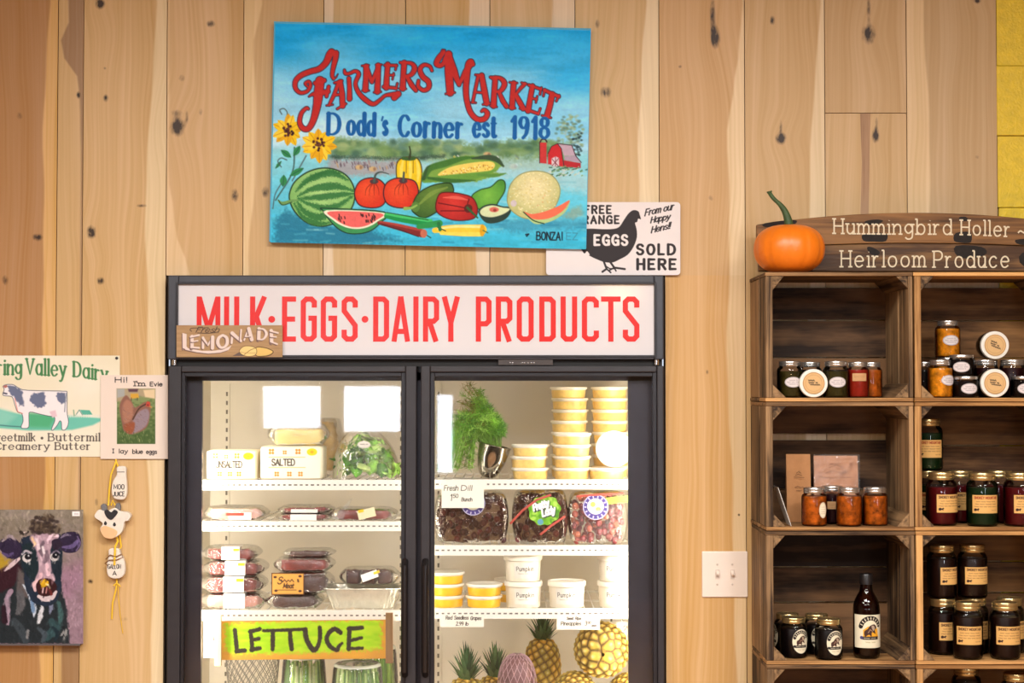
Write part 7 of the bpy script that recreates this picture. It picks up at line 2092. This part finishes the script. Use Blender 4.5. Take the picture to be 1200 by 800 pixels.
greens_tub(419.5, .19, .077, .158, 'front clear tub of green stalks under the right half of the lettuce board', 5)
greens_tub(440, .36, .07, .183, 'clear tub of green stalks at the back, behind the front tub', 8)

# ---------------------------------------------------------------- pot of dill
pt_ = fthing('metal_pot', 'small shiny metal pot holding dill at left of the top right shelf', 'pot', 575, .17, SR1)
m = MB(); R = Matrix.Rotation(.24, 3, 'Y')
m.lathe([(.016, 0.0), (.024, .005), (.034, .024), (.042, .055), (.046, .09), (.049, .093), (.046, .0945), (.041, .07), (.030, .024), (.01, .010)], 40, (-.010, 0, .0045), R, cap1=True); m.build('pot_body', pmat('polished steel', (176, 170, 158), rough=.16, metal=1.0, var=.06), pt_, smooth=50)
dl = fthing('dill_bunch', 'feathery green dill bunch spilling out of the metal pot', 'herb', 575, .17, SR1 + .095)
rg = random.Random(21); m = MB(); st2 = MB()
for i in range(190):
    # fronds fan to the left and droop, some rise
    u = rg.random()
    tgt = Vector((rg.uniform(-.15, .04), rg.uniform(-.05, .07), 0))
    tx = tgt.x
    top = (.045 + .11 * math.exp(-((tx + .06) / .06) ** 2)) * rg.uniform(.45, 1.2)
    droop = rg.uniform(.06, .22) if (tx < -.05 and rg.random() < .6) else (rg.uniform(0, .05) if tx > .04 else 0)
    end = Vector((tx, tgt.y, max(-.064, top - droop)))
    base = Vector((rg.uniform(-.02, .03), rg.uniform(-.02, .02), -.02))
    mid1 = base.lerp(end, .55) + Vector((0, 0, .035 + droop * .45))
    path = cr_curve([base, mid1, end], False, 6)
    c = rg.choice([(112, 170, 52), (136, 196, 62), (88, 146, 48), (160, 208, 90), (76, 128, 50)]) if not (tx < -.06 and top > .1 and rg.random() < .6) else rg.choice([(132, 116, 56), (112, 104, 52), (150, 132, 72)])
    st2.tube(path, .0009, 4, col=(110, 150, 62))
    for j in range(4, len(path)):
        p0 = path[j]
        for k in range(7):
            d = Vector((rg.gauss(0, 1), rg.gauss(0, 1) * .7, rg.gauss(.25, .8))).normalized() * rg.uniform(.010, .024)
            sd_ = d.cross(Vector((rg.gauss(0, 1), 1, rg.gauss(0, 1)))).normalized() * .00055
            m.add([p0 - sd_, p0 + sd_, p0 + d * .6 + sd_, p0 + d, p0 + d * .6 - sd_], [(0, 1, 2, 3, 4)], col=c)
m.build('fronds', leaf_m, dl, smooth=0, use_col=True); st2.build('stems', leaf_m, dl, use_col=True)

# ---------------------------------------------------------------- deli tubs
dc_m = pmat('orange cheese spread', (246, 208, 124), rough=.35, var=.2, scale=75, detail=5)
dy_m = pmat('yellow cheese spread', (250, 194, 52), rough=.35, var=.08, scale=40)
dw_m = pmat('white tub plastic', (240, 230, 210), rough=.4, var=.02)
dlid = pmat('frosted lid', (248, 240, 222), rough=.35, var=.02)
tub_cl = clear('frosted tub', veil=.06, rough=.1)


def tub_proto(kind, cont, r, h, opaque=False):
    t = thing('deli_tub', 'tub', 'tub')
    b = MB(); b.lathe([(.86 * r, .0), (.88 * r, .002), (.925 * r, h * .70)], 40, cap1=False); b.lathe([(.925 * r, h * .70), (.935 * r, h * .86), (.95 * r, h * .88)], 40, cap0=False, cap1=False, mi=1)
    b.build('tub_body', [dw_m, dw_m] if opaque else [cont, dw_m], t, smooth=45)
    l = MB(); l.lathe([(.955 * r, h * .80), (r, h * .81), (r, h * .95), (.975 * r, h * .995), (.90 * r, h * .995), (.87 * r, h * .955), (.004, h * .955)], 40, cap0=False); l.build('lid', dlid, t, smooth=40)
    if opaque:
        A = Art(-34, -20, 34, 20, 2.0, (236, 230, 218)); A.text('Pumpkin', -28, 1, 10.5, 1.5, (48, 44, 42), fit=56, gap=1.9); squig(A, -22, 10, 8, 3.4, (160, 150, 138), .8, 2)
        k = h * .6 / 40
        def fn(a, b_):
            z = h * .44 - b_ * k; rr = r * (.88 + .055 * z / (h * .86)) + .0007; an = a * .001 / r
            return rr * np.sin(an), -rr * np.cos(an), z
        A.mesh('label', lab_m, fn, t)
    return t


TP = {'o': tub_proto('o', dc_m, .0545, .0325), 'y': tub_proto('y', dy_m, .0525, .0325), 'p': tub_proto('p', None, .0545, .073, True)}
TPH = {'o': .0325, 'y': .0325, 'p': .073}
_tf = {}
def tub(kind, px, Y, z, label, group, rot=0, sc=1.0):
    t = TP[kind]
    o = t if kind not in _tf else dup(t)
    _tf[kind] = 1
    o.location = (X(px, 600, Y), Y, z + .0004); o.rotation_euler = (0, 0, rot); o.scale = (sc, sc, 1)
    o['label'] = label; o['category'] = 'tub'; o['group'] = group
    return o
ORD = ['bottom', 'second', 'third', 'fourth', 'fifth', 'sixth', 'seventh', 'top']
GT = 'orange deli tubs on the top right shelf'
def pile(px, Y, n, where, kind='o', z=None, group=GT, jit=1.2):
    z = SR1 if z is None else z
    h = TPH[kind]
    for i in range(n):
        nm = 'bottom' if i == 0 else ('top' if i == n - 1 else ORD[i])
        tub(kind, px + random.uniform(-jit, jit), Y, z + i * (h + .0003), '%s%s' % ('bottom tub of %s' % where if i == 0 else 'topmost tub of %s' % where if i == n - 1 else '%s tub from the bottom of %s' % (ORD[i], where), ''), group, random.uniform(0, 6))
OT = 'orange deli spread'
pile(620.5, .172, 3, 'the three-tub stack beside the dill pot')
pile(670.5, .172, 4, 'the front stack of four orange deli tubs')
pile(667, .292, 8, 'the tall orange tub stack behind the stack of four')
pile(715.5, .285, 8, 'the tall orange tub stack against the right post')
tub('o', 711, .168, SR1, 'single orange deli tub in the right front corner of the top right shelf', GT)
# tub leaning on edge, lid towards the viewer
le = fthing('deli_tub', 'deli tub standing on its edge with a white written lid facing out', 'tub', 719.5, .14, SR1 + .033, GT)
R = Matrix.Rotation(pi / 2 - .12, 3, 'X'); r = .052
m = MB(); m.lathe([(.80 * r, -.03), (.84 * r, -.029), (.95 * r, -.004)], 40, (0, 0, r + .001), R); m.build('tub_body', dw_m, le, smooth=45)
m = MB(); m.lathe([(.95 * r, -.006), (r, -.005), (r, .0), (.97 * r, .0016), (.9 * r, .0016), (.87 * r, .0), (.004, .0)], 40, (0, 0, r + .001), R, cap0=False); m.build('lid', dlid, le, smooth=40)
m = MB(); k_ = 0
for pl in ([(-.012, .012), (.0, .018), (.012, .016), (.022, .022)], [(-.005, .0), (.006, .006), (.02, .008)], [(.0, -.012), (.012, -.006), (.022, -.004)]):
    k_ += 1; ribbon(m, [(a, b + r) for a, b in pl], .0012, -.0012 - .00003 * k_)
m.v = [R @ Vector((v.x, v.z - r, .0012 + .00003 * k_)) + Vector((0, 0, r + .001)) for v in m.v]
m.build('handwriting', pmat('grey marker', (150, 140, 128), rough=.7), le, smooth=0)
# third right shelf
GY_ = 'cheese and pumpkin tubs on the third right shelf'
pile(522, .172, 3, 'the left-end yellow tub stack', 'y', SR3, GY_)
pile(567.5, .166, 2, 'the pair of yellow tubs with a see-through top', 'y', SR3, GY_, .4)
pile(613, .167, 2, 'the tall white pumpkin tub pair in the middle', 'p', SR3, GY_, .6)
for o in bpy.data.objects:
    if o.name.startswith('deli_tub') and o.get('group') == GY_ and abs(o.location.y - .167) < .001: o.rotation_euler = (0, 0, .12)
tub('p', 664, .168, SR3, 'single white pumpkin tub standing between two pumpkin tub stacks', GY_, -.05)
for i in range(2): tub('p', 722, .17, SR3 + i * .0735, ['lower', 'upper'][i] + ' white pumpkin tub of the pair against the right post', GY_, -.1)
tub('y', 600, .29, SR3, 'yellow tub at the back behind the pumpkin tub pair', GY_)
tub('y', 600, .29, SR3 + .0328, 'yellow tub at the back, stacked on another behind the pumpkin tubs', GY_)

# ---------------------------------------------------------------- grape bags on the second right shelf
def grape_bag(px0, px1, Y, hgt, label, seed, cols, veil_m, dense):
    w = (px1 - px0) / FPM(Y) - .016
    t = fthing('grape_bag', label, 'grapes', (px0 + px1) / 2, Y, SR2, 'bags of grapes on the second right shelf')
    rg = random.Random(seed); m = MB()
    pts = []
    tries = 0
    while len(pts) < dense and tries < 6000:
        tries += 1
        p = Vector((rg.uniform(-w / 2 + .012, w / 2 - .012), rg.uniform(.012, .10), rg.uniform(.0105, hgt - .014)))
        if abs(p.x) / (w / 2) > 1 - (p.z / hgt) ** 4 * .5: continue
        if all((p - q).length > .0165 for q in pts):
            pts.append(p)
    for p in pts:
        c = rg.choice(cols); m.ellipsoid(p, (.0096, .0096, .0104), None, 12, 8, col=c)
    g = m.build('grapes', pmat('grape skin', None, rough=.28, attr=True, var=.18, scale=90, spec=.5, coat=.1), t, use_col=True, smooth=80)
    g['kind'] = 'stuff'
    film_pouch(t, -w / 2, w / 2, -.002, .112, -.0003, hgt, seed, veil_m, 'bag_film', flare=.004)
    return t, w
RG = [(150, 62, 56), (172, 84, 66), (120, 44, 50), (196, 110, 80), (136, 54, 58)]
DG_ = [(92, 40, 48), (66, 30, 40), (120, 58, 60), (84, 50, 46)]
smoke = clear('smoky film', tint=(206, 190, 178), veil=.08, bump=1.0, bscale=34, rough=.06, veil_col=(150, 120, 104))
ga, wa = grape_bag(506, 598, .125, .150, 'bag of dark grapes at left, with a round purple label half behind the dill note', 31, DG_, smoke, 95)
gb, wb = grape_bag(598, 668, .13, .155, 'bag of dark grapes in the middle with green printed label and red seal', 32, DG_, smoke, 90)
gc, wc = grape_bag(664, 738, .122, .150, 'bag of red grapes at right with a round white and purple label', 33, RG, film, 110)
def round_label(t, cx, cz, r, y, seed):
    A = Art(-20, -20, 20, 20, 1.3, (70, 60, 120)); A.ell(0, 0, 19.2, 19.2, (232, 228, 236)); A.ell(0, 0, 18.2, 18.2, (74, 62, 130)); A.ell(0, -1, 12.5, 12, (240, 236, 214))
    A.ell(-4, -4, 4, 4, (226, 206, 90)); A.ell(4, 3, 4, 3, (190, 200, 90)); A.ell(3, -6, 3, 3, (244, 240, 200)); squig(A, -9, 9, 5, 5, (96, 82, 130), 1.2, seed)
    for i in range(14):
        a = 2 * pi * i / 14; A.stroke([(14.5 * math.cos(a), 14.5 * math.sin(a)), (16.8 * math.cos(a), 16.8 * math.sin(a))], 1.4, (226, 222, 236))
    def fn(a, b):
        d = np.hypot(a, b); k = np.where(d > 19.6, 19.6 / np.maximum(d, 1e-6), 1); return cx + a * k * r / 20, np.full(a.shape, y) + 0.0, cz - b * k * r / 20
    return A.mesh('label', lab_m, fn, t)
round_label(ga, .006, .118, .035, -.012, 3)
round_label(gc, -.008, .108, .037, -.012, 6)
lp = MB()
A = Art(-22, -20, 22, 20, 1.6, (112, 172, 40))
rg = random.Random(4)
for i in range(70):
    A.ell(rg.uniform(-21, 21), rg.uniform(-19, 19), rg.uniform(2, 4), rg.uniform(2, 4), rg.choice([(140, 196, 60), (96, 156, 36), (176, 212, 96), (70, 130, 40)]), soft=.7, alpha=.8)
for dx, dy, c, w in ((.6, .8, (40, 50, 60), 4.2), (0, 0, (244, 244, 240), 2.6)):
    A.text('Pretty', -15 + dx, -4 + dy, 9, w, c, fit=24, slant=.2, gap=.9); A.text('Lady', -6 + dx, 7 + dy, 9, w, c, fit=20, slant=.2, gap=.9)
A.ell(-10, 13, 4, 4, (92, 150, 180))
def gl_(a, b):
    d = np.hypot(a / 22, b / 20); w = 1 + .05 * np.sin(np.arctan2(b, a) * 9); k = np.where(d > w * .98, w * .98 / np.maximum(d, 1e-6), 1); a, b = a * k, b * k
    th = .32; return .012 + (a * math.cos(th) + b * math.sin(th) * 1) * .0021, np.full(a.shape, -.0125), .098 - (b * math.cos(th) - a * math.sin(th)) * .0021
A.mesh('label', lab_m, gl_, gb)
m = MB(); m.tube([(-.085, -.008, .060), (-.05, -.0155, .098), (-.01, -.0165, .128), (.03, -.0155, .142)], .0032, 6, flat=.4); m.tube([(.0, -.0155, .03), (.03, -.017, .055), (.07, -.0165, .082)], .0032, 6, flat=.4)
m.build('seal_strip', pmat('red seal strip', (176, 74, 62), rough=.4), gb)
m = MB(); m.obox((.054, -.011, .128), (.032, .0006, .009), Matrix.Rotation(-.1, 3, 'Y')); m.build('header_label', pmat('leaf green label', (150, 206, 66), rough=.45, var=.25, scale=60), gc, smooth=0)
m = MB(); m.tube([(-.06, -.009, .138), (.0, -.013, .143), (.07, -.011, .146)], .003, 6, flat=.4); m.build('seal_strip', MATS['red seal strip'], gc)

# ---------------------------------------------------------------- pineapples
pine_m = pmat('pineapple rind', None, rough=.5, attr=True, var=.15, scale=80, spec=.35)
def pineapple(px, Y, z, label, r=.058, h=.15, crown=.085, lie=False, seed=1, pale=0.0):
    t = fthing('pineapple', label, 'pineapple', px, Y, z, 'pineapples on the bottom right shelf')
    R = Matrix.Rotation(pi / 2 + .05, 3, 'X') if lie else Matrix.Identity(3)
    base = Vector((0, 0, r * 1.13)) if lie else Vector((0, 0, 0))
    NU, NV = 120, 72
    rad = lambda b: r * math.sin(b) ** .62 * (1 - .08 * math.cos(b))
    # eyes spiral round the fruit
    ne = 150
    ev = []
    for i in range(ne):
        cz = 1 - 2 * (i + .5) / ne; b = math.acos(cz); a = i * 2.39996
        ev.append((rad(b) * math.cos(a), rad(b) * math.sin(a), h * (.5 - .5 * math.cos(b))))
    ev = np.array(ev)
    uu, vv = np.meshgrid(np.linspace(0, 1, NU + 1), np.linspace(.004, .996, NV + 1))
    bb = np.pi * vv; aa = 2 * np.pi * uu
    rr_ = r * np.sin(bb) ** .62 * (1 - .08 * np.cos(bb))
    pos = np.stack([rr_ * np.cos(aa), rr_ * np.sin(aa), h * (.5 - .5 * np.cos(bb))], -1).reshape(-1, 3)
    d = np.sqrt(((pos[:, None, :] - ev[None, :, :]) ** 2).sum(-1)); d.sort(1)
    sp = math.sqrt(4 * pi * r * r * 1.15 / ne)
    gap = np.clip((d[:, 1] - d[:, 0]) / (sp * .55), 0, 1)          # 0 in the grooves
    ctr = np.clip(1 - d[:, 0] / (sp * .30), 0, 1)                  # 1 at the tip of an eye
    cen = np.array([0, 0, h / 2]); nrm = pos - cen; nrm /= np.linalg.norm(nrm, axis=1)[:, None]
    pos = pos + nrm * (r * (.07 * gap ** .5 + .06 * ctr))[:, None]
    nz = vnoise(pos[:, 0] * 60 + seed, pos[:, 2] * 60 + pos[:, 1] * 40, seed)
    ye = np.array((214, 158, 48)) * (1 - pale) + np.array((226, 196, 110)) * pale
    grn = np.array((112, 122, 50)); tip = np.array((240, 226, 190))
    c = np.array((78, 54, 24)) * (1 - gap)[:, None] ** 1.5 + (ye * (1 - .6 * nz)[:, None] + grn * (.6 * nz)[:, None]) * (1 - (1 - gap)[:, None] ** 1.5)
    c = c * (1 - .65 * ctr[:, None]) + tip * .65 * ctr[:, None]
    m = MB()
    vs = [(R @ Vector(p) if lie else Vector(p)) + base for p in pos]
    for p in vs: p.z = max(p.z, .0008)
    m.add(vs, [(q * (NU + 1) + i, q * (NU + 1) + i + 1, (q + 1) * (NU + 1) + i + 1, (q + 1) * (NU + 1) + i) for q in range(NV) for i in range(NU)])
    m.col = [tuple(q) for q in c]
    m.build('fruit', pine_m, t, smooth=80, use_col=True)
    if crown:
        rg = random.Random(seed); c = MB()
        for i in range(46):
            f = i / 45; a = i * 2.4; out = (1 - f) * .75 + .06; L = crown * (.55 + .55 * f) * rg.uniform(.85, 1.1); w = .011 * (1 - .4 * f)
            b0 = Vector((math.cos(a) * .016 * (1 - f), math.sin(a) * .016 * (1 - f), h * .97 + .02 * f))
            d = Vector((math.cos(a) * out, math.sin(a) * out, 1)).normalized(); s_ = Vector((-math.sin(a), math.cos(a), 0))
            col = rg.choice([(58, 92, 60), (74, 112, 74), (46, 78, 54), (96, 130, 84)])
            v = []
            for j in range(6):
                q = j / 5; p = b0 + d * L * q + Vector((math.cos(a), math.sin(a), 0)) * out * L * .35 * q * q
                ww = w * (1 - q) ** .7; v += [p - s_ * ww, p + Vector((math.cos(a), math.sin(a), 0)) * -.003 * (1 - q), p + s_ * ww]
            v = [(R @ p if lie else p) + base for p in v]
            c.add(v, [(j * 3 + k, j * 3 + k + 1, j * 3 + k + 4, j * 3 + k + 3) for j in range(5) for k in range(2)], col=col)
        c.build('crown', leaf_m, t, smooth=60, use_col=True)
    return t
pineapple(635.5, .40, SR4, 'upright pineapple with dark spiky crown under the pumpkin tubs', .052, .190, .075, seed=3)
pineapple(547, .20, SR4, 'pineapple at far left whose green crown just shows at the bottom edge', .052, .105, .085, seed=5)
pineapple(580.5, .32, SR4, 'pineapple second from left whose crown stands beside the netted stand-in', .05, .092, .085, seed=8)
pineapple(672, .275, SR4, 'pineapple lying end-on at the bottom edge under the round bright one', .060, .15, 0, True, 11, .15)
pineapple(735, .275, SR4, 'pineapple lying end-on at the bottom right corner by the post', .058, .15, 0, True, 13, .2)
pineapple(703, .28, SR4 + .112, 'bright round pineapple lying end-on on top of two others', .073, .15, 0, True, 17, .3)
nb_ = fthing('netted_stand_in', 'round purple netted stand-in for a pineapple under a reflection', 'bag', 606, .19, SR4)  # made-up netted body in place of a pineapple overlaid by a reflection
m = MB(); rbox(m, -.050, .050, -.05, .05, .006, .176, .9, .12, 4); m.build('stand_in_body', pmat('purple produce', (118, 84, 88), rough=.5, var=.4, scale=40), nb_, smooth=80)
m = MB()
for s_ in (-1, 1):
    for i in range(18):
        pts = []
        for j in range(15):
            v = .06 + .9 * j / 14; a = 2 * pi * i / 18 + s_ * v * 2.2; b = pi * v; pts.append((.056 * math.sin(b) ** .8 * math.cos(a), .054 * math.sin(b) ** .8 * math.sin(a), .091 - .090 * math.cos(b)))
        m.tube(pts, .0009, 4)
m.build('net', pmat('pale purple net', (176, 142, 150), rough=.5), nb_)
